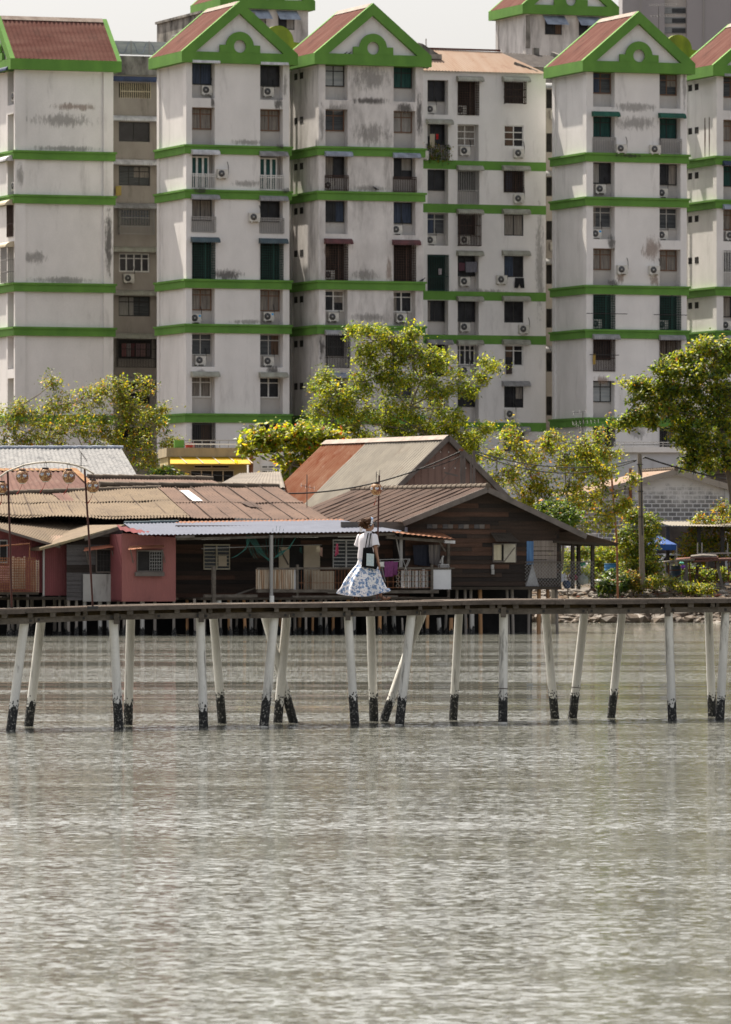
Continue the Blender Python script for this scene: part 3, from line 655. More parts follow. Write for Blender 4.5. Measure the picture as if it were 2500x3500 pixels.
MR = [mat('pale_rubble', (.22, .2, .17), (.15, .13, .115), 2, rough=.95), mat('brown_rubble', (.15, .105, .07), (.1, .07, .048), 2, rough=.95), mat('wet_rock', (.055, .042, .03), (.11, .08, .055), 2, rough=.6), mat('brick_rubble', (.2, .08, .05), rough=.95)]
b = MB()
for i in range(1500):
    px = ru(1640, 2600); x = (px - 1250) * 338 / F; d = ru(-.3, 11) if i % 3 else ru(0, 3.5); y = shore(x) + d; z = gz(x, y)
    s = ru(.09, .24) * (1.5 if rnd() < .1 else 1)
    m = 2 if z < .62 else (0 if rnd() < (.75 if px < 2330 else .4) else (3 if rnd() < .08 else 1))
    if m == 2: s *= 1.7
    rock(b, (x, y, z + s * .2), s * ru(.8, 1.6), s * ru(.7, 1.2), s * ru(.45, .8), m)
tag(b.build('rubble', MR), 'broken stone and rubble heaped along the waterline bank', 'rubble', kind='stuff')
for i, (px, py, Y, sx, sz, lab) in enumerate(((2425, 2034, 340, .85, .42, 'large tan concrete slab tilted on the rubble bank'), (2485, 2036, 340, .6, .45, 'dark brown boulder at the right edge of the rubble bank'), (2180, 2117, 335, .55, .2, 'flat brown slab lying at the waterline below the boardwalk'), (2330, 2112, 335.5, .8, .3, 'long slanted slab at the waterline right of the flat brown one'))):
    b = MB(); p = P(px, py, Y); p.z -= .1; rock(b, p, sx, .7, sz, 0, .5)
    o = b.build('boulder', MR[1] if i != 2 else mat('tan_slab', (.18, .12, .075), (.12, .085, .055), 2), loc=p); tag(o, lab, 'boulder')

# ================================================================== jetty
def Yn(px): return 119.6 + 8.3 * px / 2500.0
DK = [(-200, 2089), (0, 2083), (200, 2078), (330, 2073), (600, 2067), (850, 2063), (1225, 2060), (1650, 2051), (2100, 2049), (2500, 2047), (2800, 2045)]
def dpy(px):
    for (a, ya), (c, yc) in zip(DK, DK[1:]):
        if a <= px <= c: return ya + (yc - ya) * (px - a) / (c - a)
def deckz(px): Y = Yn(px); return EYE + (HZ - dpy(px)) * Y / F
def jp(px, v, dz=0.): Y = Yn(px); return V(((px - 1250) * Y / F, Y + v, deckz(px) + dz))
DW = 3.6
jet = thing('jetty', 'long weathered wooden boardwalk on slanting white barnacled piles over the water', 'jetty', (0, 124, 0))
MWD = [mat('weathered_plank', (.25, .20, .16), (.18, .145, .118), 1.5, (.5, 6, 6), .9, .004, 30, fine=.12), mat('grey_plank', (.23, .20, .17), (.15, .13, .11), 1.5, (.5, 6, 6), .9, .004, 30, fine=.12)]
MBM = mat('old_timber', (.15, .13, .11), (.08, .066, .054), 1.2, (.6, 5, 5), .9, .006, 20, fine=.15, grime=.5, gc=(.02, .018, .015), gst=(1, 1, 1), gsc=2)
MBD = mat('dark_timber', (.065, .052, .04), (.035, .028, .022), 2, (.6, 5, 5), .92)
b = MB(); nb = 13
for i in range(nb):
    v0 = -.02 + i * DW / nb; px = -150 - ru(0, 400)
    while px < 2750:
        e = px + ru(420, 900); j0, j1 = ru(-.012, .014), ru(-.012, .014); k = 8; rings = []
        for q in range(k + 1):
            x = min(2790, max(-199, px + (e - px - 3) * q / k)); p = jp(x, v0, j0 + (j1 - j0) * q / k); wd = DW / nb - .012
            nz = .006 * mnoise.noise(V((x * .02, i * 3.1, 0)))
            rings.append([p + V((0, 0, nz)), p + V((0, wd, nz)), p + V((0, wd, nz - .062)), p + V((0, 0, nz - .066))])
        b.loft(rings, m=0 if rnd() < .6 else 1, smooth=False); px = e
b.build('deck', MWD, jet)
MFS = mat('deck_edge_board', (.12, .098, .082), (.07, .057, .048), 1.5, (.5, 5, 5), .9, fine=.15)
e = [-199, 90, 378, 640, 935, 1100, 1462, 1580, 1900, 2215, 2490, 2790]
for a, c in zip(e, e[1:]):
    b = MB(); rings = []; j = ru(-.012, .006)
    for q in range(6):
        p = jp(a + (c - a - 2) * q / 5, -.05, j); rings.append([p + V((0, 0, -.008)), p + V((0, .024, -.008)), p + V((0, .024, -.078)), p + V((0, 0, -.082))])
    b.loft(rings, smooth=False); b.build('edge_board', MFS, jet)
px = -60
while px < 2570:
    b = MB(); p = jp(px, 0); wj = ru(.07, .11); b.box(p.x - wj / 2, p.x + wj / 2, p.y + .03 + ru(-.03, .05), p.y + DW - .1, p.z - .165, p.z - .072)
    if rnd() < .3: b.box(p.x + wj, p.x + wj * 1.8, p.y + .2, p.y + DW - .3, p.z - .16, p.z - .075)
    b.build('joist', MBM, jet); px += ru(70, 96)
for v, gap in ((.16, 1), (DW - .3, 0)):
    e = [-190, 118, 395, 690, 990, 1190, 1440, 1722, 2010, 2290, 2700]
    for a, c in zip(e, e[1:]):
        b = MB(); rings = []; j = ru(-.012, .012); dv = ru(-.01, .01)
        for q in range(5):
            x = a + (c - a - 2) * q / 4; p = jp(x, v + dv, -.168 + j); rings.append([p, p + V((0, .09, 0)), p + V((0, .09, -.105)), p + V((0, 0, -.105))])
        b.loft(rings, smooth=False)
        for x in (a + 14, c - 14, (a + c) / 2 + ru(-40, 40)):
            p = jp(x, v + dv - .012, -.22 + j); b.box(p.x - .022, p.x + .022, p.y - .01, p.y + .02, p.z - .022, p.z + .022, 1)
        b.build('beam', [MBM, M['iron']], jet)
b = MB(); rings = []
for q in range(9):
    p = jp(-190 + 2880 * q / 8, .45, -.075); rings.append([p, p + V((0, .05, 0)), p + V((0, .05, -.085)), p + V((0, 0, -.085))])
b.loft(rings, smooth=False); b.build('inner_board', mat('ochre_board', (.12, .085, .04), (.05, .037, .022), 1.5, (.3, 4, 4), .9), jet)
for px in (398, 688, 1190, 1722, 2285):
    b = MB(); p = jp(px, .1, -.14); b.box(p.x - .05, p.x + .05, p.y - .02, p.y + .16, p.z - .2, p.z); b.build('pile_block', MBM, jet)
PILES = [(85, 2130, 37, 2499, 0), (141, 2131, 98, 2483, 1), (388, 2122, 407, 2495, 0), (447.5, 2118, 438, 2483, 1), (685, 2118, 697, 2491, 0), (730, 2111, 760, 2467, 1), (939, 2110, 903.6, 2473, 0), (905, 2108, 1004, 2470, 2), (981, 2108, 950, 2467, 1), (1189.5, 2107, 1213.5, 2477, 0), (1267, 2106, 1279, 2465, 1), (1407, 2107, 1367, 2467, 0), (1438.6, 2106, 1313, 2462, 2), (1569.5, 2100, 1549.6, 2457, 1), (1722, 2101, 1719.6, 2460, 0), (1864.6, 2097, 1897, 2453, 1), (1999, 2096, 1957, 2456, 1), (2128, 2094, 2089.7, 2450, 1), (2285, 2092, 2299, 2465, 0), (2422, 2094, 2435, 2455, 1), (2480.6, 2096, 2461, 2462, 0)]
MPV = mat('pile_coating', (.72, .70, .65), (.60, .58, .53), 1.5, (3, 3, .4), .55, grime=.75, gc=(.20, .19, .17), gsc=2.2, gst=(4, 4, .35), glo=.56, ghi=.64, fine=.04)
def barn_mat():
    m, nt, N, lk, bs = new_mat('barnacles')
    n = noise_tex(N, lk, 26, (1, 1, 1), 4, .7); r = ramp(N, lk, n, .56, .66, (.012, .012, .011, 1), (.40, .38, .34, 1)); lk.new(r.outputs[0], bs.inputs['Base Color'])
    bs.inputs['Roughness'].default_value = .8; return m
MBN = barn_mat()
for (xt, yt, xb, yb, row) in PILES:
    Yt = Yn(xt) + (.35 if row == 0 else DW - .25); Yb = Yn(xb) + (.15 if row == 0 else DW - .2)
    if row == 2: Yt = Yn(xt) + DW - .1 if xt < 1200 else Yn(xt) + DW - .3; Yb = Yn(xb) + (DW - .2 if xt < 1200 else 2.9)
    a = P(xt, yt - 8, Yt); c = P(xb, yb, Yb); dirv = (c - a).normalized(); c2 = c + dirv * ((c.z + .6) / -dirv.z if dirv.z else 0)
    r = .083 + ru(-.003, .004); b = MB(); pts = [a.lerp(c2, q / 6) for q in range(7)]
    rr = [r] * 7
    if row == 2 and xt > 1200: rr[0] = r * 1.45; rr[1] = r * 1.05; b.tube(pts, rr, 18, cap=False)
    else: b.tube(pts, rr, 18)
    po = b.build('pile', MPV, jet)
    # crust of barnacles on the tidal zone
    b = MB(); n, rows = 26, 9; x = dirv.orthogonal().normalized(); y = dirv.cross(x); hz = ru(.34, .56); sd = ru(0, 50); vs = []
    t0 = -c.z / -dirv.z; base = c + dirv * (t0 + .12)
    for j in range(rows + 1):
        for i in range(n):
            an = 2 * pi * i / n; L = (hz + .12 * mnoise.noise(V((cos(an) * 1.6, sin(an) * 1.6, sd))) + .05 * mnoise.noise(V((cos(an) * 5, sin(an) * 5, sd))) + .12) * j / rows
            k = 1.03 + .14 * max(-.1, mnoise.noise(V((cos(an) * 3.5, sin(an) * 3.5, sd + L * 17)))) * (1 - .5 * (j / rows) ** 2) + (.0 if j < rows else -.04)
            vs.append(base - dirv * L + (x * cos(an) + y * sin(an)) * r * k)
    b.add(vs, [(j * n + i, j * n + (i + 1) % n, (j + 1) * n + (i + 1) % n, (j + 1) * n + i) for j in range(rows) for i in range(n)], 0)
    for q in range(34):
        an = ru(0, 6.28); L = hz + .1 + abs(random.gauss(0, .07)); rock(b, base - dirv * L + (x * cos(an) + y * sin(an)) * r * .99, .012, .012, .016)
    b.build('barnacle_crust', MBN, po)
    if abs(xt - 1722) < 2 or abs(xt - 1999) < 2:
        q = a.lerp(c, .71); b = MB(); b.tube([q, q + dirv * .012], r * 1.12, 18); b.build('pipe_collar', M['ironbrown'], po)
# ================================================================== lantern arch and lanterns on the jetty
MRP = mat('rust_red_pole', (.07, .022, .016), (.045, .018, .014), 4, rough=.6)
MAR = mat('bamboo_arch', (.55, .5, .42), (.42, .37, .3), 4, rough=.5)
def jY(px, v): return Yn(px) + v
Ya = jY(160, .1)
arch = thing('lantern_arch', 'tall thin arch of two dark red poles and a pale bent bar', 'arch', jp(318, .1, .0))
for top, bot in (((27, 1612), (41, 2084)), ((290, 1604), (318, 2078))):
    b = MB(); b.tube([P(*top, Ya), P((top[0] + bot[0]) / 2 + 1, (top[1] + bot[1]) / 2, Ya), P(*bot, Ya)], .019, 8); b.build('pole', MRP, arch)
    q = P(*bot, Ya); b = MB(); b.box(q.x - .1, q.x + .1, q.y - .08, q.y + .1, q.z - .02, q.z + .035); b.build('base_plate', M['iron'], arch)
b = MB(); b.tube([P(x, y, Ya) for x, y in ((-22, 1650), (0, 1630), (25, 1612), (50, 1602), (85, 1589), (125, 1582), (175, 1579), (225, 1583), (262, 1591), (292, 1602), (323, 1620))], .017, 8); b.build('bent_bar', MAR, arch)
def lantern_mat():
    m, nt, N, lk, bs = new_mat('lantern_paper')
    n = noise_tex(N, lk, 2.5, (1, 1, 1), 2); base = ramp(N, lk, n, .4, .6, (.16, .04, .025, 1), (.20, .09, .035, 1)).outputs[0]
    g = noise_tex(N, lk, 42, (1, 1, 1), 2, .5); f = ramp(N, lk, g, .52, .6).outputs[0]
    lk.new(mixc(N, lk, f, base, (.52, .33, .14)), bs.inputs['Base Color']); bs.inputs['Roughness'].default_value = .6; return m
def medal_mat():
    m, nt, N, lk, bs = new_mat('lantern_medallion')
    g = noise_tex(N, lk, 34, (1, 1, 1), 2, .5); r = ramp(N, lk, g, .47, .53, (.62, .62, .64, 1), (.10, .11, .16, 1)); lk.new(r.outputs[0], bs.inputs['Base Color']); return m
MLA, MLM = lantern_mat(), medal_mat()
MTS = mat('tassel_red', (.30, .05, .035), (.2, .03, .025), 20, rough=.9)
def lantern(px, py, Y, r, label, sway, rotz, hang, long_t=True):
    c = P(px, py, Y); t = thing('paper_lantern', label, 'lantern', c, rotz, 'paper lanterns on the boardwalk')
    Mx = t.matrix_basis.copy(); b = MB(Mx); prof = [(.46, .93), (.5, .9), (.78, .72), (.96, .35), (1.0, 0), (.95, -.36), (.74, -.74), (.5, -.94), (.46, -.97)]
    b.loft([[(r * k * cos(a * pi / 12), r * k * sin(a * pi / 12), r * h) for a in range(24)] for k, h in prof]); b.build('lantern_body', MLA, t)
    for z0, z1, k, nm, mm in ((.92, 1.12, .52, 'top_collar', M['iron']), (-1.1, -.93, .46, 'bottom_collar', MAR)):
        b = MB(Mx); b.loft([[(r * k * cos(a * pi / 9), r * k * sin(a * pi / 9), r * z) for a in range(18)] for z in (z0, z1)], smooth=False); b.build(nm, mm, t)
    for i in range(6):
        a0 = i * pi / 3; b = MB(Mx); pts = []; d = V((cos(a0), sin(a0), .18)).normalized(); s1 = d.cross(V((0, 0, 1))).normalized(); s2 = s1.cross(d)
        for a in range(14):
            q = d * r + (s1 * cos(a * pi / 7) + s2 * sin(a * pi / 7)) * r * .33; pts.append(q.normalized() * r * 1.012)
        b.add(pts + [d * r * 1.025], [(i2, (i2 + 1) % 14, 14) for i2 in range(14)], 0); b.build('medallion', MLM, t)
    b = MB(Mx); b.tube([(r * .5 * cos(a * pi / 8), 0, r * (1.1 + hang * sin(a * pi / 8))) for a in range(9)], .0035, 5); b.build('wire_handle', M['iron'], t)
    if long_t:
        b = MB(); e = P(px + sway[0], py + sway[1], Y); s = c - V((0, 0, r * 1.1)); mid = s.lerp(e, .5) + V((-.006 if sway[0] > 0 else .012, 0, -.01))
        b.tube([s, mid, e.lerp(mid, .25), e], [.004, .005, .011, .008], 6); b.build('tassel', MTS, t)
    return t
LN = [(7, 1666, .108, 'red lantern at the left picture edge outside the arch pole', (-6, 60), .2), (77, 1629, .122, 'reddest lantern in the arch, beside the left pole', (-20, 61), .45), (156, 1623, .122, 'speckled lantern under the crown of the arch, two medallions facing out', (-19, 61), 0.0),
      (236, 1628, .122, 'speckled lantern inside the arch beside its right pole', (-18, 62), .5), (318, 1662, .118, 'lantern hanging outside the right pole of the arch, lowest of the arch', (-19, 60), .05)]
for px, py, r, lb, sw, rz in LN: lantern(px, py, Ya - .02, r, lb, sw, -pi / 2 + rz + (.52 if px in (156, 318) else 0), 1.0)
Yp = jY(1292, DW - .35)
pole = thing('lantern_pole', 'single thin rust red pole standing behind the walking woman', 'pole', P(1290, 2050, Yp))
b = MB(); b.tube([P(1297, 1625, Yp), P(1295, 1700, Yp), P(1291, 1900, Yp), P(1289, 2056, Yp)], .017, 8); b.build('shaft', MRP, pole)
b = MB(); b.tube([P(1297, 1626, Yp), P(1298, 1612, Yp), P(1299, 1606, Yp)], .012, 6); b.tube([P(1296, 1622, Yp), P(1289, 1619, Yp), P(1286, 1634, Yp)], .009, 5); b.build('bent_tip', MAR, pole)
b = MB(); q = P(1289, 2056, Yp); b.box(q.x - .08, q.x + .08, q.y - .08, q.y + .08, q.z - .0, q.z + .05); b.build('base_plate', M['iron'], pole)
lantern(1287, 1672, Yp - .2, .118, 'orange brown lantern hanging alone on the pole above the woman', (-9, 56), -pi / 2 + .1, 1.9)
# ================================================================== stilt houses along the shore
HY = R(24)
HL = Fr(602, 277, HY)
def hq(px, py, v): return HL.P(px, py, v)
MDW = [mat('dark_weatherboard', (.056, .036, .027), (.034, .025, .02), 1.4, (.5, .5, 5), .9, .004, 20, fine=.2), mat('brown_weatherboard', (.10, .054, .037), (.06, .034, .024), 1.4, (.5, .5, 5), .9, .004, 20, fine=.2),
       mat('black_weatherboard', (.022, .017, .015), (.033, .025, .021), 1.4, (.5, .5, 5), .9, fine=.2), mat('grey_weatherboard', (.115, .105, .105), (.07, .065, .065), 1.6, (.4, .4, 6), .92, .006, 20, fine=.2, grime=.5, gc=(.025, .022, .02), gsc=3, gst=(1, 1, 3))]
MAS = mat('tan_asbestos_roof', (.18, .135, .09), (.14, .105, .072), .8, rough=.95, grime=.75, gc=(.05, .04, .03), gsc=5, gst=(1, 1, 1), glo=.56, ghi=.66, fine=.12)
MAB = mat('brown_asbestos_roof', (.15, .097, .073), (.11, .073, .057), .8, rough=.95, grime=.75, gc=(.045, .03, .025), gsc=5, gst=(1, 1, 1), glo=.56, ghi=.68, fine=.14)
MAD = mat('dark_brown_roof', (.105, .068, .053), (.07, .047, .038), .9, rough=.95, grime=.7, gc=(.035, .024, .02), gsc=3, gst=(1, 1, 1), fine=.14)
MZR = mat('rusty_zinc', (.20, .095, .055), (.15, .042, .016), 1.3, (1, 1, .35), .85, spec=.1, grime=.5, gc=(.28, .2, .15), gsc=1.5)
MZW = mat('pale_zinc', (.26, .235, .195), (.21, .19, .16), 1.2, rough=.9, spec=.08, grime=.5, gc=(.15, .11, .08))
MZG = mat('grey_zinc', (.24, .235, .23), (.19, .19, .19), 1.4, (1.5, 1.5, .3), .9, spec=.08, grime=.85, gc=(.075, .075, .08), gsc=2.2, gst=(2, 2, .5), glo=.52, ghi=.6)
MZD = mat('red_brown_zinc', (.16, .092, .075), (.12, .068, .057), 1.2, rough=.9, spec=.08, grime=.5, gc=(.22, .16, .13))
MZB = mat('blue_grey_sheet', (.105, .115, .15), (.09, .098, .13), 1.5, rough=.75, spec=.15)
MRW = mat('red_corrugated_wall', (.33, .135, .122), (.27, .115, .107), .8, (1, 1, .5), .85, spec=.12, grime=.6, gc=(.10, .045, .04), gsc=1.1)
MRWD = mat('maroon_corrugated_wall', (.23, .075, .078), (.17, .06, .062), .8, (1, 1, .5), .85, spec=.12, grime=.6, gc=(.05, .025, .025))
MFB = mat('fascia_timber', (.17, .145, .13), (.11, .095, .085), 2, rough=.9)
MCR = mat('cream_panel', (.55, .46, .34), (.46, .38, .28), 1.5, rough=.8, grime=.5, gc=(.22, .12, .06), gst=(3, 3, .3))
MWP = mat('white_panel', (.62, .62, .64), (.54, .54, .56), 1.2, rough=.85, grime=.6, gc=(.25, .25, .25), gst=(1.5, 1.5, .3))
MCG = mat('cement_panel', (.42, .405, .385), (.34, .33, .31), 1, rough=.9, grime=.7, gc=(.13, .125, .12), gst=(2, 2, .35), gsc=1.4)
MRS = mat('rusty_iron', (.26, .12, .06), (.16, .06, .03), 5, rough=.85)
MRSW = mat('rust_streaked_white', (.50, .44, .36), (.28, .16, .085), 2.2, (5, 5, .35), .8)
MCAP = mat('ridge_tile', (.15, .12, .09), (.09, .07, .055), 3, rough=.95)
MSTL = [mat('stilt_orange', (.50, .27, .12), (.32, .18, .10), 2, (3, 3, .4), .9), mat('stilt_grey', (.34, .30, .26), (.2, .175, .15), 2, (3, 3, .4), .9), mat('stilt_white', (.52, .50, .46), (.4, .38, .35), 2, (3, 3, .4), .85)]
def ridgecap(mb, a, c, r=.13, pitch=.55):
    a, c = V(a), V(c); n = int((c - a).length / pitch)
    for i in range(n):
        p, q = a.lerp(c, i / n), a.lerp(c, (i + 1.12) / n); mb.tube([p, p.lerp(q, .08), q], [r * 1.15, r * 1.12, r * .88], 8)
def planks(mb, fr, v, z0, z1, span, pitch=.2, mi=(0, 0, 1, 2), seg=3.2):
    """weatherboards on plane v of frame fr; span(z) gives the u range at height z"""
    z = z0
    while z < z1 - .02:
        zt = min(z + pitch, z1); a0, b0 = span(z); a1, b1 = span(zt); u = a0
        if b0 > a0 or b1 > a1:
            a, c = min(a0, a1), max(b0, b1); u = a
            while u < c - .01:
                e = min(c, u + seg * ru(.5, 1.5)); j = ru(-.008, .008)
                def cl(x, lo, hi): return max(lo, min(hi, x))
                p = [(cl(u, a0, b0), v - .03 + j, z + ru(-.008, .006)), (cl(e - .006, a0, b0), v - .03 + j, z + ru(-.008, .006)), (cl(e - .006, a1, b1), v - .004 + j, zt + .01), (cl(u, a1, b1), v - .004 + j, zt + .01)]
                m = random.choice(mi); mb.quad(*[fr.M @ V(q) for q in p], m); mb.quad(fr.M @ V(p[0]), fr.M @ V(p[1]), fr.M @ V((p[1][0], v + .01, p[1][2])), fr.M @ V((p[0][0], v + .01, p[0][2])), m)
                u = e
        z = zt
def stilt(par, px, ytop, Y, w=.13, m=1, lean=0., crust=True, ybot=None):
    """a post of a house standing in the water (or mud) at column px"""
    a = P(px, ytop, Y); zb = -.4 if ybot is None else EYE + (HZ - ybot) * Y / F
    b = MB(); c = V((a.x + lean, a.y, zb)); b.tube([a, a.lerp(c, .5), c], w / 2 * ru(.9, 1.1), 8 if m != 1 else 4)
    o = b.build('stilt', MSTL[m], par)
    if crust and ybot is None:
        zt = ru(.2, .42); b = MB(); q = a.lerp(c, (a.z - zt) / (a.z - c.z)); n = 10; vs = []
        for j, z in enumerate((zt, zt * .6, .15, -.1)):
            s = a.lerp(c, (a.z - z) / (a.z - c.z))
            for i in range(n):
                an = 2 * pi * i / n; k = w / 2 * (1.12 + ru(-.03, .14)); vs.append((s.x + k * cos(an), s.y + k * sin(an), s.z + (ru(-.2, .12) if j == 0 else 0)))
        b.add(vs, [(j * n + i, j * n + (i + 1) % n, (j + 1) * n + (i + 1) % n, (j + 1) * n + i) for j in range(3) for i in range(n)]); b.build('barnacle_crust', MBN, o)
    return o
def gpanel(par, name, m, px0, px1, py0, py1, v, th=.04, fr=HL):
    b = MB(fr.M); a, c = fr.L(px0, py1, v), fr.L(px1, py0, v); b.box(a.x, c.x, v - th, v, a.z, c.z); return b.build(name, m, par)
def hwindow(par, px0, px1, py0, py1, v, fm, rows=0, name='window', pane='dark', fr=HL, sill=False, nm=2):
    a, c = fr.L(px0, py1, v), fr.L(px1, py0, v); b = MB(fr.M); t = .06
    b.box(a.x, c.x, v - .07, v + .02, a.z, a.z + t); b.box(a.x, c.x, v - .07, v + .02, c.z - t, c.z)
    for i in range(nm + 1):
        u = a.x + (c.x - a.x) * i / nm; b.box(max(a.x, u - t / 2), min(c.x, u + t / 2), v - .066, v + .016, a.z + t, c.z - t)
    for k in range(rows):
        z = a.z + (c.z - a.z) * (k + 1) / (rows + 1); b.box(a.x, c.x, v - .05, v - .03, z - .015, z + .015)
    o = b.build(name, fm, par); g = MB(fr.M); g.box(a.x + .01, c.x - .01, v - .012, v - .006, a.z + .01, c.z - .01); g.build('pane', M[pane] if isinstance(pane, str) else pane, o)
    if sill: s = MB(fr.M); s.box(a.x - .1, c.x + .03, v - .16, v - .0, a.z - .18, a.z - .005); s.build('sill', MFB, o)
    return o
def flap(par, px0, px1, py0, py1, v, m, fr=HL, proj=.55, hang=(0., 0.)):
    """thin awning sheet with two struts"""
    a, c = fr.L(px0, py0, v), fr.L(px1, py1, v); b = MB(fr.M); zl, zr = fr.z(py0, a.x, v), fr.z(py1, c.x, v)
    b.corr((a.x + .25, v, zl + .16), (c.x, v, zr + .12), (c.x - .1, v - proj, zr), (a.x, v - proj, zl), .08, .008); o = b.build('window_awning', m, par)
    for u in (a.x + .12, c.x - .2):
        s = MB(fr.M); s.beam((u, v - proj + .05, zl + .01), (u + .3, v - .02, zl - .55), .035); s.build('strut', MFB, o)
# ---- house 1: red corrugated house at the left edge
h1 = thing('stilt_house', 'low red corrugated house at the left picture edge under a tan asbestos roof', 'stilt house', hq(60, 2000, 1.2), 0)
def wallpoly(par, name, pts, v, m, pitch=.09, amp=.012, fr=HL):
    """vertical corrugated cladding: polygon given by top line pts and a flat bottom"""
    b = MB(fr.M); (pa, ya), (pc, yc), yb = pts; a, c = fr.L(pa, ya, v), fr.L(pc, yc, v); zb = fr.z(yb, a.x, v); n = max(4, int((c.x - a.x) / pitch * 4)); vs = []
    for i in range(n + 1):
        q = i / n; u = a.x + (c.x - a.x) * q; d = amp * sin(2 * pi * q * (c.x - a.x) / pitch); vs += [(u, v + d, zb), (u, v + d, a.z + (c.z - a.z) * q)]
    b.add(vs, [(2 * i, 2 * i + 2, 2 * i + 3, 2 * i + 1) for i in range(n)], 0, True); return b.build(name, m, par)
wallpoly(h1, 'front_wall', ((-70, 1782), (148, 1846), 2026), 1.2, MRWD); wallpoly(h1, 'side_room_wall', ((152, 1850), (232, 1862), 2036), .9, MRWD)
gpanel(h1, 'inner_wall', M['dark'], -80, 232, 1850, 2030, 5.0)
b = MB(); b.corr(hq(-80, 1774, 7.5), hq(300, 1772, 7.5), hq(206, 1868, .5), hq(-80, 1783, .5), .15, .028, 4, jit=.05); b.corr(hq(300, 1772, 7.5), hq(640, 1775, 7.5), hq(428, 1797, 3.), hq(206, 1868, .5), .15, .028, 4, jit=.05); b.build('roof', MAS, h1)
b = MB(); b.corr(hq(132, 1833, 2.4) + V((0, 0, .03)), hq(300, 1832, 3.) + V((0, 0, .03)), hq(212, 1866, .52) + V((0, 0, .03)), hq(206, 1866, .48) + V((0, 0, .03)), .15, .028, 2); b.build('new_roof_sheet', M['roofpink'], h1)
b = MB(); b.beam(hq(-80, 1786, .55), hq(206, 1870, .45), .05, .1); b.build('eaves_board', MFB, h1)
b = MB(); b.tube([hq(150, 1868, .7), hq(150, 2036, .7)], .045, 8); b.build('drain_pipe', M['alu'], h1)
hwindow(h1, -3, 25, 1845, 1925, 1.16, M['irongrey'], 0, nm=1)
for px in (-20, 30, 62, 95, 150, 205): stilt(h1, px, 2020, HL.Y(HL.u(px, 1.3), 1.3), .16, 1)
for px in (44, 110, 188, 226): stilt(h1, px, 2050, HL.Y(HL.u(px, 3), 3), .2, 1)
b = MB(HL.M); a, c = HL.L(-80, 2050, 2.), HL.L(232, 2030, 2.); b.box(a.x, c.x, .6, 5, a.z, a.z + .12); b.build('floor_deck', MBD, h1)
# balcony with rusty cage
b = MB(HL.M); a, c = HL.L(-40, 2023, -.5), HL.L(122, 1905, -.5); z0, z1 = a.z, c.z
bars(b, a.x, c.x, z0, z1, -.5, .11, [z0 + i * .11 for i in range(int((z1 - z0) / .11) + 1)], .022); o = b.build('cage_rail', MRS, h1)
b = MB(HL.M); c2 = HL.L(133, 1914, -.42); bars(b, HL.u(95), c2.x, z0, c2.z, -.42, .1, [z0 + i * .1 for i in range(int((c2.z - z0) / .1) + 1)], .024); b.build('white_mesh_panel', MRSW, h1)
b = MB(HL.M); b.box(a.x, c.x + .1, -.6, 1.2, z0 - .12, z0 - .02); b.build('balcony_floor', MBD, h1)
b = MB(); b.tube([hq(-20, 1868, -.3), hq(102, 1858, -.3), hq(102, 1905, -.3)], .03, 5); b.build('rust_bracket', MRS, h1)
b = MB(HL.M); a, c = HL.L(44, 2012, -.25), HL.L(86, 1903, -.25)
for i in range(7): u = a.x + i * .085; b.box(u, u + .07, -.28 + i * .01, -.2, a.z, c.z + ru(-.05, .03))
o = b.build('pallet_panel', MRSW, loc=hq(65, 2010, -.25)); tag(o, 'rusty white slatted panel standing inside the balcony cage', 'panel')
b = MB(HL.M); a, c = HL.L(-20, 1990, .3), HL.L(33, 1935, .3)
for i in range(8): z = a.z + i * .09; b.box(a.x, c.x, .24, .3, z, z + .05)
o = b.build('slatted_crate', mat('red_white_slats', (.62, .45, .42), (.5, .2, .18), 3), loc=hq(0, 1995, .3)); tag(o, 'red and white slatted crate low in the balcony corner', 'crate')
# ---- house 2: grey weatherboard gable with cement panel
h2 = thing('stilt_house', 'grey weatherboard shack with a cement lower wall and orange window flap', 'stilt house', hq(320, 2050, .4), 0)
v2 = .4; ua, ub = HL.u(228, v2), HL.u(420, v2); zb2 = HL.z(2052, ua, v2); zl, zr = HL.z(1862, ua, v2), HL.z(1806, ub, v2)
def sp2(z):
    if z <= zl: return (ua, ub)
    return (ua + (ub - ua) * min(1, (z - zl) / (zr - zl)), ub)
b = MB(); planks(b, HL, v2, zb2, zr, sp2, .17, (3, 3, 3, 3, 3, 2), 1.6); b.build('front_wall', MDW, h2)
gpanel(h2, 'cement_panel', MCG, 284, 422, 1962, 2056, v2 - .08, .05)
hwindow(h2, 328, 382, 1875, 1958, v2 - .05, MFB, 0, nm=1)
b = MB(HL.M); a, c = HL.L(333, 1955, v2 - .1), HL.L(378, 1885, v2 - .1); bars(b, a.x, c.x, a.z, c.z, v2 - .09, .14, [a.z + .25 * i for i in range(4)], .014); b.build('window_bars', M['iron'], h2)
flap(h2, 272, 385, 1884, 1870, v2 - .06, mat('orange_sheet', (.50, .19, .11), (.42, .15, .09), 2), proj=.5)
b = MB(); b.prism([hq(137, 1872, .1), hq(425, 1793, .1), hq(425, 1803, .1), hq(137, 1882, .1)], (HL.M.to_3x3() @ V((0, 5, 0)))); b.build('roof', MAS, h2)
b = MB(); b.beam(hq(137, 1877, -.05), hq(425, 1797, -.05), .08, .1); b.build('rake_board', mat('mossy_board', (.28, .22, .12), (.16, .14, .1), 4), h2)
b = MB(); b.beam(hq(290, 1843, -.12), hq(425, 1800, -.12), .06, .14); b.build('flashing', MBM, h2)
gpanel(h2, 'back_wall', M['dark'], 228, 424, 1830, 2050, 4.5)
for px, m in ((235, 1), (262, 1), (290, 2), (343, 2), (372, 2), (405, 1)): stilt(h2, px, 2048, HL.Y(HL.u(px, .6), .6), .17, m)
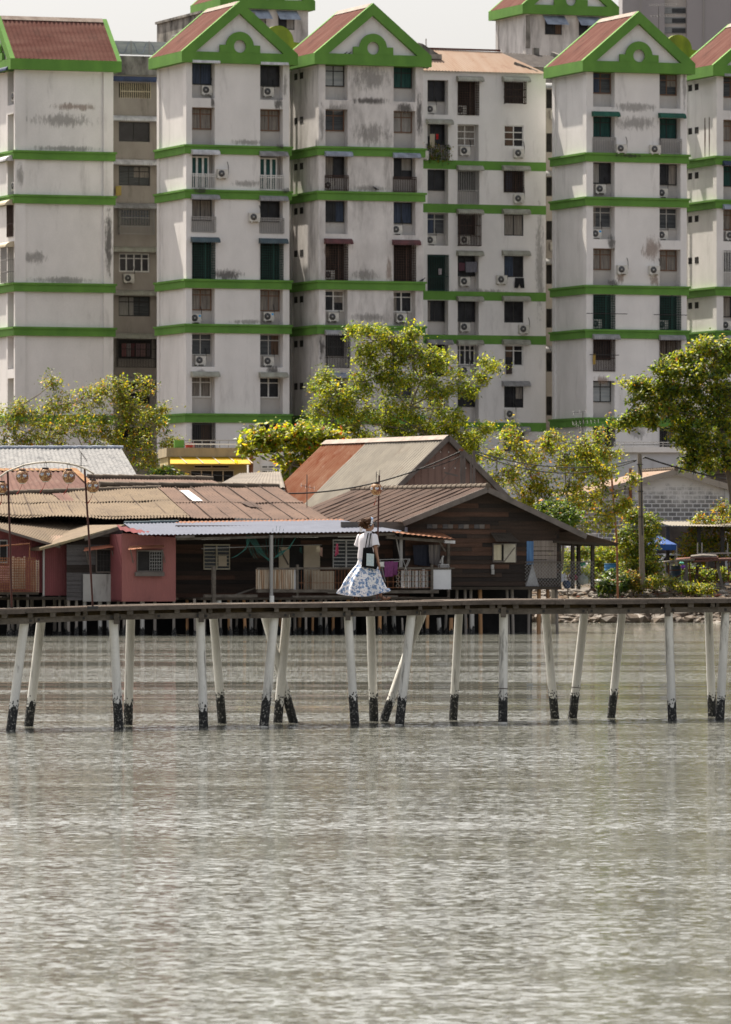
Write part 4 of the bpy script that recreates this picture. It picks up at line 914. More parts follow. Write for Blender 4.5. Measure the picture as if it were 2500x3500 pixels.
# ---- house 3: red corrugated room
h3 = thing('stilt_house', 'bright red corrugated room with barred window and thin orange flap', 'stilt house', hq(510, 2050, -.9), 0)
wallpoly(h3, 'front_wall', ((417, 1822), (602, 1838), 2056), -1.0, MRW, .075, .012)
b = MB(HL.M); a, c = HL.L(417, 2056, -1), HL.L(602, 1826, -1); b.box(a.x, a.x + .05, -.98, 2.5, a.z, c.z); b.box(c.x - .05, c.x, -.98, 2.5, a.z, c.z); b.box(a.x, c.x, -.9, 2.4, a.z, a.z + .08); b.build('side_wall', MRWD, h3)
hwindow(h3, 468, 556, 1880, 1955, -1.03, MFB, 0, sill=True, nm=1)
b = MB(HL.M); a, c = HL.L(512, 1953, -1.05), HL.L(552, 1885, -1.05); bars(b, a.x, c.x, a.z, c.z, -1.08, .12, [a.z + .14 * i for i in range(7)], .014); b.build('window_bars', M['irongrey'], h3)
flap(h3, 424, 557, 1879, 1871, -1.05, mat('rusty_orange_sheet', (.47, .22, .13), (.36, .14, .08), 2), proj=.5)
b = MB(HL.M); a = HL.L(411, 1812, -1.3); c = HL.L(536, 1828, -1.3); b.corr((a.x, -.9, a.z + .22), (c.x, -.9, c.z + .1), (c.x, -1.35, c.z - .08), (a.x, -1.35, a.z + .0), .35, .03); b.build('sagging_flashing', MRWD, h3)
for px in (425, 487, 530, 595): stilt(h3, px, 2052, HL.Y(HL.u(px, -.6), -.6), .17, 2 if px == 487 else 1)
# ---- house 4: long veranda house
h4 = thing('veranda_house', 'long dark plank house with blue grey sheet roof, drying laundry and a plank veranda', 'stilt house', hq(900, 2040, 0), 0)
v4 = 1.0; ua, ub = HL.u(600, v4), HL.u(1400, v4); zb4, zt4 = HL.z(2042, ua, v4), HL.z(1820, ua, v4) + .3
b = MB(); planks(b, HL, v4, zb4, zt4, lambda z: (ua, ub), .19, (0, 0, 1, 1, 2), 4.); b.build('front_wall', MDW, h4)
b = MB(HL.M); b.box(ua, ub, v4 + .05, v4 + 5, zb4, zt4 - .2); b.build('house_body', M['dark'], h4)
b = MB(HL.M); b.box(ua, ub + .6, -1.9, 1, zb4 - .1, zb4); b.build('veranda_floor', MBD, h4)
b = MB(); b.corr(hq(425, 1789, 2.6), hq(1168, 1779, 2.6), hq(1378, 1815, -2.0), hq(478, 1828, -2.), .2, .022, 3, jit=.02); b.build('roof', MZB, h4)
b = MB(); ridgecap(b, hq(425, 1788, 2.7), hq(600, 1783, 2.7), .07, .9); b.build('teal_ridge', M['aw_teal'], h4)
b = MB(); b.corr(hq(600, 1782, 2.9), hq(1175, 1774, 2.9), hq(1175, 1781, 2.4), hq(600, 1789, 2.4), .2, .02, 2); b.build('rusty_flashing', MRS, h4)
b = MB(); b.beam(hq(605, 1842, -1.7), hq(1350, 1826, -1.7), .07, .1); b.build('eaves_beam', MBM, h4)
hwindow(h4, 695, 785, 1860, 1947, v4 - .05, mat('yellowed_frame', (.45, .40, .3), rough=.8), 6, pane='louvre')
gpanel(h4, 'window_patch', MCR, 747, 775, 1900, 1935, v4 - .1, .02)
hwindow(h4, 1137, 1228, 1844, 1943, v4 - .05, M['white'], 7, pane='louvre')
gpanel(h4, 'doorway', M['dark'], 985, 1040, 1868, 2020, v4 - .05, .03)
gpanel(h4, 'door_leaf', MCR, 953, 988, 1870, 2022, v4 - .08, .05); gpanel(h4, 'door_leaf', MCR, 1038, 1093, 1864, 2022, v4 - .08, .05)
b = MB(HL.M); a, c = HL.L(955, 1930, v4 - .14), HL.L(986, 1872, v4 - .14); b.beam((a.x, v4 - .15, c.z), (c.x, v4 - .15, a.z), .05); b.build('door_brace', MFB, h4)
gpanel(h4, 'cream_board', MCR, 1066, 1142, 1952, 2018, v4 - .55, .03)
# posts and rails
for px, y0, y1, w in ((731, 1937, 2066, .15), (928, 1829, 2040, .12)):
    a = HL.L(px, y0, -1.9); c = HL.L(px, y1, -1.9); b = MB(HL.M); b.box(a.x - w / 2, a.x + w / 2, -1.9 - w / 2, -1.9 + w / 2, c.z, a.z); b.build('veranda_post', MBM if px == 731 else M['irongrey'], h4)
a = HL.L(930, 2036, -1.95); b = MB(HL.M); b.tube([(a.x, -1.95, a.z - .5), (a.x, -1.95, a.z)], .1, 12); b.build('white_post_base', M['white'], h4)
a = HL.L(748, 2048, -1.7); b = MB(HL.M); b.tube([(a.x, -1.7, a.z - .5), (a.x, -1.7, a.z)], .12, 12); b.build('white_post_base', M['white'], h4)
vr = -1.75
def rail(px0, px1, y0, y1, name, step, m, t, hz=(), frame=True):
    b = MB(HL.M); a, c = HL.L(px0, y1, vr), HL.L(px1, y0, vr); bars(b, a.x, c.x, a.z, c.z, vr, step, [a.z + (c.z - a.z) * q for q in hz], t); return b.build(name, m, h4)
rail(878, 1003, 1946, 2014, 'slat_rail', .085, MRSW, .06)
rail(1020, 1190, 1948, 2016, 'wire_rail', .15, MRS, .014, (.35,))
rail(1195, 1475, 1945, 2012, 'ornamental_rail', .26, MRS, .016, (.05, .35, .65, .93))
b = MB(HL.M); a, c = HL.L(1350, 2010, vr - .03), HL.L(1466, 1950, vr - .03)
for i in range(6):
    for j in range(4):
        u = a.x + (c.x - a.x) * (i + .5) / 6; z = a.z + (c.z - a.z) * (j + .5) / 4; b.tube([(u + .075 * cos(q * pi / 3), vr - .04, z + .075 * sin(q * pi / 3)) for q in range(7)], .009, 4)
b.build('rail_hexagons', MAR, h4)
b = MB(HL.M)
for px0, px1, y in ((878, 1015, 1943), (1018, 1478, 1942)):
    a, c = HL.L(px0, y, vr), HL.L(px1, y, vr); b.box(a.x, c.x, vr - .05, vr + .06, a.z - .05, a.z + .04)
b.build('hand_rail', MBM, h4)
b = MB(HL.M)
for px0, px1, y in ((700, 880, 2036), (880, 1200, 2019), (1120, 1500, 2022), (1000, 1360, 2040)):
    a, c = HL.L(px0, y, vr - .1), HL.L(px1, y, vr - .1); b.box(a.x, c.x, vr - .12, vr + .05, a.z - .08, a.z + .05)
b.build('floor_beam', MBM, h4)
for px in (1016, 1476):
    a, c = HL.L(px, 1930, vr), HL.L(px, 2040, vr); b = MB(HL.M); b.box(a.x - .05, a.x + .05, vr - .07, vr + .03, c.z, a.z); b.build('rail_post', MBM, h4)
gpanel(h4, 'white_door_edge', MWP, 1001, 1012, 1947, 2018, vr + .05, .03)
b = MB(HL.M); a, c = HL.L(1372, 2010, vr + .25), HL.L(1468, 1946, vr + .25)
for i in range(8): u = a.x + i * (c.x - a.x) / 8; b.box(u, u + .11, vr + .22, vr + .26 + .01 * (i % 3), a.z, c.z - ru(0, .06), i % 2)
b.build('board_screen', [MWP, mat('grey_board', (.33, .33, .32), rough=.9)], h4)
b = MB(); b.tube([hq(628, 1843, -1.5), hq(940, 1831, -1.5), hq(1198, 1828, -1.5), hq(1202, 1834, -1.5)], .018, 5); b.build('bamboo_pole', MAR, h4)
b = MB(); b.beam(hq(690, 1843, -1.2), hq(786, 1841, -1.2), .05); b.beam(hq(993, 1835, -.9), hq(1088, 1835, -.9), .06); b.beam(hq(1156, 1834, -.9), hq(1226, 1834, -.9), .05); b.build('tube_light', M['white'], h4)
b = MB(); b.beam(hq(600, 1836, -1.9), hq(665, 1833, -1.9), .06, .1); b.build('eaves_bracket', MFB, h4)
b = MB(); b.beam(hq(803, 2034, -1.3), hq(880, 2008, -1.3), .12, .06); b.build('leaning_plank', MBM, h4)
b = MB(); b.tube([hq(690, 1875, -1.0), hq(930, 1866, -1.0)], .02, 5); b.tube([hq(930, 1866, -.9), hq(1100, 1862, -.9)], .012, 5); b.build('drying_pole', M['irongrey'], h4)
# kitchen lean-to at the right end
kv = -1.2
b = MB(); b.corr(hq(1336, 1812, .8), hq(1480, 1806, .8), hq(1556, 1842, -1.9), hq(1345, 1820, -1.9), .25, .015); b.build('lean_to_roof', MRS, h4)
b = MB(); b.beam(hq(1320, 1836, -1.5), hq(1555, 1853, -1.5), .1, .12); b.build('lean_to_beam', MBM, h4); b = MB(); b.beam(hq(1520, 1851, -1.62), hq(1555, 1853, -1.62), .1, .13); b.build('beam_end', MWP, h4)
gpanel(h4, 'white_board', MWP, 1477, 1541, 1947, 2014, -1.7, .04)
for px, y0, y1, m in ((1533, 1858, 2045, MBM), (1371, 1822, 1945, M['irongrey'])):
    a, c = HL.L(px, y0, kv), HL.L(px, y1, kv); b = MB(HL.M); b.box(a.x - .06, a.x + .06, kv - .05, kv + .05, c.z, a.z); b.build('lean_to_post', m, h4)
b = MB(); b.tube([hq(1353, 1830, kv), hq(1372, 1925, kv)], .03, 5); b.build('prop_pole', M['irongrey'], h4)
b = MB(); b.beam(hq(1502, 1852, kv - .1), hq(1523, 1885, kv - .1), .06); b.build('knee_brace', MBM, h4)
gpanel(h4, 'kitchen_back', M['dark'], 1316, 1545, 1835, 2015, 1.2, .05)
b = MB(HL.M); a, c = HL.L(1470, 1944, -1.6), HL.L(1548, 1940, -1.6); b.box(a.x, c.x, -1.8, -.9, a.z, c.z); b.build('kitchen_shelf', MBM, h4)
gpanel(h4, 'tan_partition', mat('tan_ply', (.17, .13, .1), (.1, .08, .06), 2), 1382, 1412, 1855, 1925, .8, .04)
SX = [440, 487, 529, 555, 605, 640, 665, 700, 728, 754, 785, 812, 834, 860, 878, 907, 933, 958, 985, 1007, 1025, 1047, 1071, 1095, 1114, 1140, 1166, 1190, 1211, 1260, 1300, 1318, 1345, 1375, 1404, 1440, 1462, 1500, 1526, 1543, 1565, 1593, 1614]
for i, px in enumerate(SX):
    if px < 610: continue
    vv = -1.6 + (.0, .9, 1.9)[i % 3]; m = (0, 1, 0, 2, 1)[i % 5] if px < 1330 else (1, 0, 2, 1, 0)[i % 5]
    u = HL.u(px, vv)
    if px > 1420: top = 2112 if i % 2 else 2095
    else: top = 2046
    if px in (1375,): top = 2112
    stilt(h4, px, top, HL.Y(u, vv), .19 if m == 2 else ru(.12, .19), m, ru(-.08, .08))
for px in (700, 790, 905, 990): stilt(h4, px, 2052, HL.Y(HL.u(px, -1.8), -1.8), .13, 1, 0, True)
b = MB(HL.M); ua2, ub2 = HL.u(-120, 4), HL.u(1620, 4); b.box(ua2, ub2, 4.6, 4.75, -.5, HL.z(2040, ua2, 4)); b.build('under_floor_shade_sheet', M['dark'], h4)  # added dark sheet standing in for the shade beneath the front houses
# ---- long double roof behind (tan and brown)
h5 = thing('long_house', 'long low house showing a tan and a brown asbestos roof slope behind the front shacks', 'stilt house', hq(560, 1990, 6), 0)
b = MB(); b.corr(hq(-90, 1690, 10.5), hq(540, 1668, 10.5), hq(655, 1770, 4.6), hq(-90, 1760, 4.6), .155, .028, 5, .06, jit=.1); b.build('roof', MAS, h5)
b = MB(); b.corr(hq(541, 1667, 10.5), hq(948, 1663, 10.5), hq(1128, 1776, 4.4), hq(656, 1771, 4.6), .155, .028, 5, .0, jit=.08); b.build('brown_roof', MAB, h5)
for nm, py0, py1, sh in (('lap_line', 1710, 1713, 0),):
    b = MB()
    for t in (.42, .95):
        p0, p1 = hq(-90, 1690, 10.5).lerp(hq(-90, 1760, 4.6), t), hq(540, 1668, 10.5).lerp(hq(655, 1770, 4.6), t); b.corr(p0 + V((0, .25, .06)), p1 + V((0, .25, .02)), p1 + V((0, 0, .03)), p0 + V((0, 0, .06)), .155, .028, 1, .06)
        p0, p1 = hq(541, 1667, 10.5).lerp(hq(656, 1771, 4.6), t), hq(948, 1663, 10.5).lerp(hq(1128, 1776, 4.4), t)
    b.build('sheet_lap', MAS, h5)
    b = MB(); t = .5; p0, p1 = hq(541, 1667, 10.5).lerp(hq(656, 1771, 4.6), t), hq(948, 1663, 10.5).lerp(hq(1128, 1776, 4.4), t); b.corr(p0 + V((0, .25, .07)), p1 + V((0, .25, .07)), p1 + V((0, 0, .035)), p0 + V((0, 0, .035)), .155, .028, 1); b.build('sheet_lap', MAB, h5)
def onroof(q, t): p0 = hq(541, 1667, 10.5).lerp(hq(948, 1663, 10.5), q); p1 = hq(656, 1771, 4.6).lerp(hq(1128, 1776, 4.4), q); return p0.lerp(p1, t) + V((0, 0, .05))
b = MB(); b.quad(onroof(.135, .13), onroof(.215, .13), onroof(.225, .47), onroof(.15, .47)); b.build('skylight_sheet', M['white'], h5)
b = MB(); b.quad(onroof(.5, .5), onroof(.6, .5), onroof(.62, .66), onroof(.53, .66)); b.build('dark_patch', MAD, h5)
def onroofA(q, t): p0 = hq(-90, 1690, 10.5).lerp(hq(540, 1668, 10.5), q); p1 = hq(-90, 1760, 4.6).lerp(hq(655, 1770, 4.6), q); return p0.lerp(p1, t) + V((0, 0, .04 - .24 * q * (1 - q)))
b = MB(); b.quad(onroofA(.42, .05), onroofA(.5, .05), onroofA(.512, .38), onroofA(.445, .38)); b.build('replaced_sheet', MZD, h5)
b = MB(); ridgecap(b, hq(-90, 1688, 10.6), hq(545, 1667, 10.6), .11, .6); ridgecap(b, hq(340, 1655, 11.2), hq(948, 1661, 11.2), .12, .7); b.build('ridge_cap', MCAP, h5)
b = MB(HL.M); b.box(HL.u(-90, 6), HL.u(1100, 6), 6.2, 6.35, 1.5, HL.z(1776, 0, 6) - .15); b.box(HL.u(-60, 6), HL.u(940, 6), 10.55, 10.7, 1.5, HL.z(1668, 0, 10) - .3); b.build('wall', MDW[2], h5)
def seams(par, pa, pb, pc, pd, n, m, up=.05):
    for i in range(1, n):
        b = MB(); q = (i + ru(-.12, .12)) / n; a_, c_ = pa.lerp(pb, q) + V((0, 0, up)), pd.lerp(pc, q) + V((0, 0, up)); b.beam(a_, c_, .022, .05); b.build('sheet_seam', m, par)
MSM = mat('dark_seam', (.082, .058, .047), rough=.95)
seams(h5, hq(-90, 1690, 10.5), hq(540, 1668, 10.5), hq(655, 1770, 4.6), hq(-90, 1760, 4.6), 11, MSM, -.04); seams(h5, hq(541, 1667, 10.5), hq(948, 1663, 10.5), hq(1128, 1776, 4.4), hq(656, 1771, 4.6), 7, MSM, .04)
# ---- roofs further back on the left
def backhouse(label, quad, m, wallm, pitch=.15, cap=None, capm=None, name='back_house', loc=None, amp=.022):
    t = thing(name, label, 'house', quad[3]); t.location.z = 1.9; t.matrix_basis = Matrix.Translation((quad[3].x, quad[3].y, 1.9))
    b = MB(); b.corr(*quad, pitch, amp, 4, jit=.05); b.build('roof', m, t)
    if cap: b = MB(); ridgecap(b, quad[0] + V((0, 0, .05)), quad[1] + V((0, 0, .05)), cap, .7); b.build('ridge_cap', capm or MCAP, t)
    A_, B_, C_, D_ = quad; b = MB(); dn = V((0, 0, -.12)); zb = 1.7
    b.quad(D_ + dn, C_ + dn, V((C_.x, C_.y, zb)), V((D_.x, D_.y, zb))); b.quad(C_ + dn, B_ + dn, V((B_.x, B_.y, zb)), V((C_.x, C_.y, zb))); b.quad(A_ + dn, B_ + dn, V((B_.x, B_.y, zb)), V((A_.x, A_.y, zb))); b.quad(A_ + dn, D_ + dn, V((D_.x, D_.y, zb)), V((A_.x, A_.y, zb)))
    b.build('wall', wallm, t); return t
h6 = backhouse('red brown zinc roofed house behind the lanterns, rusty ridge flashing', [hq(-90, 1603, 15.5), hq(255, 1604, 15.5), hq(352, 1690, 11.3), hq(-90, 1688, 11.3)], MZD, MDW[2], .3, name='zinc_house', amp=.035)
b = MB(); b.corr(hq(-90, 1600, 15.6), hq(256, 1601, 15.6), hq(262, 1608, 15.1), hq(-90, 1608, 15.1), .3, .01, 1); b.corr(hq(240, 1603, 15.5) + V((0, 0, .05)), hq(262, 1603, 15.5) + V((0, 0, .05)), hq(358, 1688, 11.3) + V((0, 0, .05)), hq(330, 1688, 11.3) + V((0, 0, .05)), .5, .01, 3); b.build('ridge_flashing', mat('rusty_yellow_flashing', (.3, .19, .09), (.2, .075, .025), 1.8), h6)
backhouse('grey streaked zinc roof house furthest back on the left', [hq(-90, 1534, 26), hq(415, 1533, 26), hq(470, 1629, 17), hq(-90, 1626, 17)], MZG, MDW[2], .22, .09, M['aw_bluegrey'], name='zinc_house')
backhouse('narrow pinkish asbestos roof strip with dark ridge tiles behind the tan roof', [hq(300, 1634, 15.2), hq(722, 1640, 15.2), hq(760, 1657, 13), hq(330, 1655, 13)], MAB, MDW[2], .155, .13, name='back_house')
backhouse('pale low pitched grey roof left of the rusty barn roof', [hq(820, 1617, 28), hq(960, 1612, 28), hq(975, 1665, 20), hq(735, 1662, 20)], mat('pale_grey_roof', (.22, .19, .16), (.16, .14, .12), 1.2, rough=.95), MCG, .2, name='back_house')
# ---- house 7: big brown roofed barn with dark gable
H7 = Fr(1385, 281, R(25)); zb7 = H7.z(2003); v7 = 0
h7 = tower_thing('gable_house', 'large dark plank gable house on stilts with brown roof and open right porch', 'stilt house', H7)
uap, zap = H7.u(1648), H7.z(1668); ul, zl7 = H7.u(1345), H7.z(1790); ur, zr7 = H7.u(1985), H7.z(1828, 7); u_w = H7.u(1912); W7 = H7.u(1905)
def sp7(z):
    if z < zl7 + .12: return (0, u_w)
    t = (z - zl7 - .05) / (zap - zl7 - .05); s = (z - zr7) / (zap - zr7)
    return (max(0, ul + (uap - ul) * t + .1), min(u_w, ur + (uap - ur) * s - .1) if s > 0 else u_w)
b = MB(); planks(b, H7, 0, zb7, zap - .05, sp7, .19, (0, 0, 0, 1, 2, 2), 3.4); b.build('gable_wall', MDW, h7)
LR = 13.5
b = MB(H7.M); b.box(0.05, u_w - .1, .1, LR - .3, zb7, zl7 + .15); b.prism([(.1, .06, zl7 + .1), (u_w - .1, .06, zl7 + .1), (uap, .06, zap - .15)], (0, LR - .4, 0)); b.build('house_body', MDW[2], h7)
b = MB(H7.M); z1 = H7.z(1781, ul) + .02
b.corr((uap, LR, zap + .06), (uap, -.55, zap + .06), (H7.u(1362), -.55, H7.z(1783, 0)), (H7.u(1362), LR, H7.z(1783, 0)), .155, .028, 5, jit=.05); b.build('roof', MAD, h7)
seams(h7, H7.M @ V((uap, LR, zap + .06)), H7.M @ V((uap, -.55, zap + .06)), H7.M @ V((H7.u(1362), -.55, H7.z(1783, 0))), H7.M @ V((H7.u(1362), LR, H7.z(1783, 0))), 14, MSM, .03)
b = MB(H7.M); b.corr((uap, LR, zap + .06), (uap, -.55, zap + .06), (ur, -.55, zr7), (ur, LR, zr7), .155, .028, 4, jit=.05); b.build('right_roof', MAD, h7)
b = MB(H7.M); ridgecap(b, (uap, -.6, zap + .1), (uap, LR, zap + .1), .12, .5); b.build('ridge_cap', MCAP, h7)
for a, c in (((H7.u(1360), H7.z(1790)), (uap - .02, zap - .06)), ((uap + .02, zap - .06), (ur, zr7 - .08))):
    b = MB(H7.M); b.beam((a[0], -.58, a[1]), (c[0], -.58, c[1]), .05, .24); b.build('barge_board', MFB, h7)
b = MB(H7.M); e = H7.L(2122, 1858, -.3); b.corr((ur - .5, LR - 2, zr7 + .12), (ur - .5, -.5, zr7 + .12), (e.x, -.3, e.z), (e.x, LR - 3, e.z), .155, .02, 3, jit=.06); b.build('porch_roof', MAD, h7)
for k in range(5):
    b = MB(H7.M); b.beam((W7 - .3, -.2 + k * .9, zr7 - .3), (e.x - .1, -.2 + k * .9, e.z - .07), .06, .1); b.build('porch_rafter', MBD, h7)
for px in (1912, 1958, 1978, 2026):
    a, c = H7.L(px, 1862, .1 if px != 1978 else 1.5), H7.L(px, 2012, .1 if px != 1978 else 1.5); b = MB(H7.M); b.box(a.x - .07, a.x + .07, a.y - .07, a.y + .07, c.z, a.z + .1); b.build('porch_post', MBD, h7)
b = MB(H7.M); a, c = H7.L(1795, 1921, -.15), H7.L(2030, 1921, -.15); b.beam((a.x, -.15, a.z), (c.x, -.15, c.z), .07, .05); b.build('porch_rail', MBM, h7)
def chain_mat():
    return M['irongrey']
b = MB(H7.M); a, c = H7.L(1795, 2008, -.15), H7.L(2030, 1924, -.15); s = .16; n = int((c.x - a.x) / s)
for i in range(-8, n + 1):
    for sg in (1, -1):
        u0 = a.x + i * s; hgt = c.z - a.z; p, q = (u0, a.z), (u0 + hgt, c.z)
        if p[0] < a.x: p = (a.x, a.z + (a.x - u0))
        if q[0] > c.x: q = (c.x, a.z + (c.x - u0))
        if q[1] <= p[1]: continue
        if sg < 0: p, q = (a.x + c.x - p[0], p[1]), (a.x + c.x - q[0], q[1])
        b.beam((p[0], -.16, p[1]), (q[0], -.16, q[1]), .009)
b.build('chain_link_fence', M['irongrey'], h7)
gpanel(h7, 'bamboo_blind', mat('bamboo_blind', (.25, .21, .18), (.17, .14, .12), 2, (8, 8, .4), .9, grime=.6, gc=(.42, .38, .22), gsc=1.2, gst=(1, 1, 1), glo=.6, ghi=.7), 1822, 1902, 1848, 1976, .02, .05, H7)
gpanel(h7, 'blue_cloth', mat('blue_cloth', (.10, .20, .36), (.06, .12, .24), 2, (5, 5, .5)), 1800, 1823, 1850, 1930, -.0, .04, H7)
b = MB(H7.M); a, c = H7.L(1797, 2003, -.02), H7.L(1840, 1925, -.02); b.prism([(a.x, -.1, a.z), (c.x, -.1, a.z), (c.x - .25, -.1, c.z - .25), (a.x + .3, -.1, c.z), (a.x + .2, -.1, c.z - .4)], (0, .08, 0))
o = b.build('tarpaulin', mat('grey_tarpaulin', (.42, .42, .43), (.3, .3, .31), 3), loc=H7.P(1818, 2003, 0)); tag(o, 'pale grey tarpaulin draped behind the chain link porch fence', 'tarpaulin')
gpanel(h7, 'wall_gap', M['dark'], 1796, 1908, 1850, 2006, .045, .02, H7)
hwindow(h7, 1684, 1764, 1857, 1922, -.04, MFB, 0, fr=H7, nm=2)
gpanel(h7, 'curtain', mat('cream_cloth', (.56, .5, .36), (.4, .35, .25), 3, (6, 6, .4)), 1688, 1714, 1860, 1915, -.06, .02, H7)
gpanel(h7, 'shutter', mat('cream_shutter', (.47, .43, .35), (.38, .35, .28), 3, grime=.4), 1722, 1762, 1860, 1922, -.1, .03, H7)
b = MB(H7.M); a, c = H7.L(1724, 1920, -.15), H7.L(1760, 1872, -.15); b.beam((a.x, -.145, a.z), (c.x, -.145, c.z), .03); b.build('shutter_brace', MFB, h7)
b = MB(H7.M); a, c = H7.L(1674, 1842, -.05), H7.L(1746, 1832, -.05); b.corr((a.x + .05, -.03, c.z + .15), (c.x, -.03, c.z + .15), (c.x + .15, -.7, a.z - .12), (a.x, -.7, a.z - .12), .15, .015); b.build('window_awning', MBD, h7)
b = MB(H7.M); z = H7.z(1799); 
for i, px in enumerate(range(1458, 1660, 18)): a, c = H7.u(px), H7.u(px + 17); b.box(a, c, -.06, -.03, z - .09, z + .09, i % 3)
b.build('patched_plank', [MDW[3], MFB, MDW[1]], h7)
for px, py in ((1682, 1938), (1683, 1955)): gpanel(h7, 'meter_box', MCG, px - 4, px + 5, py - 8, py + 8, -.05, .08, H7)
b = MB(H7.M); a = H7.z(2005); b.box(-.1, W7 + .1, -.25, 4, a - .14, a - .01); b.build('floor_beam', MBD, h7)
b = MB(H7.M); b.box(0, W7 + 1, 4.5, 4.7, -.3, a); b.build('under_floor_shade_sheet', M['dark'], h7)  # dark sheet added to give the shade beneath the gable house
for px, m in ((1563, 1), (1590, 1), (1610, 1), (1641, 0), (1733, 1), (1751, 1), (1810, 1), (1843, 0), (1872, 0), (1902, 1)):
    u = H7.u(px, .3); stilt(h7, px, 2008, H7.Y(u, .3), .17, m, ru(-.1, .1), False)
gpanel(h7, 'side_cladding', mat('grey_side_boards', (.16, .145, .13), (.1, .09, .08), 2, (1, 1, 8)), 1165, 1388, 1784, 1812, -.3, .05, HL)
# ---- house 8: rusty and pale zinc barn behind
H8 = Fr(1350, 297, R(25)); h8 = tower_thing('zinc_barn', 'tall barn whose zinc roof is half rust red and half pale grey', 'barn', H8)
u8, z8 = H8.u(1521), H8.z(1492); ul8, zl8 = H8.u(1345), H8.z(1668); ur8 = H8.u(1700); zr8 = H8.z(1672, ur8); L8 = 13.2; LS = 8.2
def s8(v): t = (z8 - zl8) / (u8 - ul8); return t
lo_u = ul8 - 1.15; lo_z = zl8 - 1.15 * (z8 - zl8) / (u8 - ul8)
b = MB(H8.M); b.corr((u8, LS, z8), (u8, -.4, z8), (lo_u, -.4, lo_z), (lo_u, LS, lo_z), .3, .06, 4, jit=.03); b.build('roof', MZW, h8)
b = MB(H8.M); b.corr((u8, L8, z8), (u8, LS - .05, z8), (lo_u, LS - .05, lo_z), (lo_u, L8, lo_z), .3, .06, 4, jit=.03); b.build('rusty_roof', MZR, h8)
b = MB(H8.M); b.corr((u8, L8, z8), (u8, -.4, z8), (ur8 + .5, -.4, zr8 - .5), (ur8 + .5, L8, zr8 - .5), .3, .035, 3); b.build('right_roof', MZW, h8)
b = MB(H8.M)
for sg in (-1, 1): b.quad((u8, -.42, z8 + .09), (u8, L8, z8 + .09), (u8 + sg * .3, L8, z8 - .12), (u8 + sg * .3, -.42, z8 - .12))
b.build('ridge_cap', M['ridge'], h8)
wallg = mat('pinkish_cladding', (.235, .15, .125), (.20, .13, .11), 1, (6, 6, .3), .9)
b = MB(H8.M); n = 60
for i in range(n):
    a, c = ul8 + (ur8 - ul8) * i / n, ul8 + (ur8 - ul8) * (i + 1) / n
    def zt_(u): return z8 - .12 - abs(u - u8) * ((z8 - zl8) / (u8 - ul8) if u < u8 else (z8 - zr8) / (ur8 - u8))
    d = .02 if i % 4 == 0 else 0.; b.quad((a, -d, 1.8), (c, -d, 1.8), (c, -d, zt_(c)), (a, -d, zt_(a)))
b.build('gable_wall', wallg, h8)
b = MB(H8.M); b.box(ul8 + .2, ur8 - .2, .1, L8 - .2, 1.8, zl8 - .3); b.prism([(ul8 + .3, .1, zl8 - .3), (ur8 - .3, .1, zl8 - .3), (u8, .1, z8 - .3)], (0, L8 - .3, 0)); b.build('barn_body', MDW[2], h8)
b = MB(H8.M)
for py in (1545, 1600):
    for i in range(9):
        u = u8 - 1.5 + i * .42 if py == 1545 else ul8 + .4 + i * .55
        z = H8.z(py, u)
        if z < zt_(u) - .1: b.box(u - .02, u + .02, -.05, -.025, z - .03, z + .03)
b.build('cladding_bolt', M['white'], h8)
for a, c in (((lo_u, lo_z - .02), (u8, z8 - .03)), ((u8, z8 - .03), (ur8 + .5, zr8 - .53))):
    b = MB(H8.M); b.beam((a[0], -.42, a[1]), (c[0], -.42, c[1]), .05, .24); b.build('barge_board', MFB, h8)
# ================================================================== trees and shrubs
MBK = mat('bark', (.16, .13, .10), (.085, .07, .055), 3, (3, 3, .6), .95)
MBKP = mat('pale_bark', (.26, .225, .18), (.16, .135, .105), 3, (3, 3, .6), .95)
LG = [leaf_mat('leaf_green', (.075, .125, .014)), leaf_mat('leaf_yellowgreen', (.175, .20, .016)), leaf_mat('leaf_dark', (.032, .060, .012), .3), leaf_mat('leaf_yellow', (.26, .20, .015)), leaf_mat('leaf_orange', (.28, .125, .018)), leaf_mat('leaf_red', (.30, .05, .02)), leaf_mat('leaf_olive', (.12, .115, .02), .45)]
def leafset(mb, c, n, rad, size, wts, flat=.75, droop=.3, asp=.5):
    """n separate leaves scattered in one clump"""
    mats = list(range(len(wts)))
    for _ in range(n):
        d = V((random.gauss(0, 1), random.gauss(0, 1), random.gauss(0, flat)))
        p = c + d * rad * .5
        s = size * ru(.65, 1.25); az = ru(0, 2 * pi); el = ru(-.9, .6) - droop
        ax = V((cos(az) * cos(el), sin(az) * cos(el), sin(el))); side = ax.cross(V((ru(-.5, .5), ru(-.5, .5), 1))).normalized(); nn = side.cross(ax)
        w = s * asp; f = s * .1
        mb.add([p, p + ax * s * .45 + side * w * .5 - nn * f, p + ax * s, p + ax * s * .45 - side * w * .5 - nn * f, p + ax * s * .5 + nn * f], [(0, 1, 4), (1, 2, 4), (2, 3, 4), (3, 0, 4)], random.choices(mats, wts)[0])
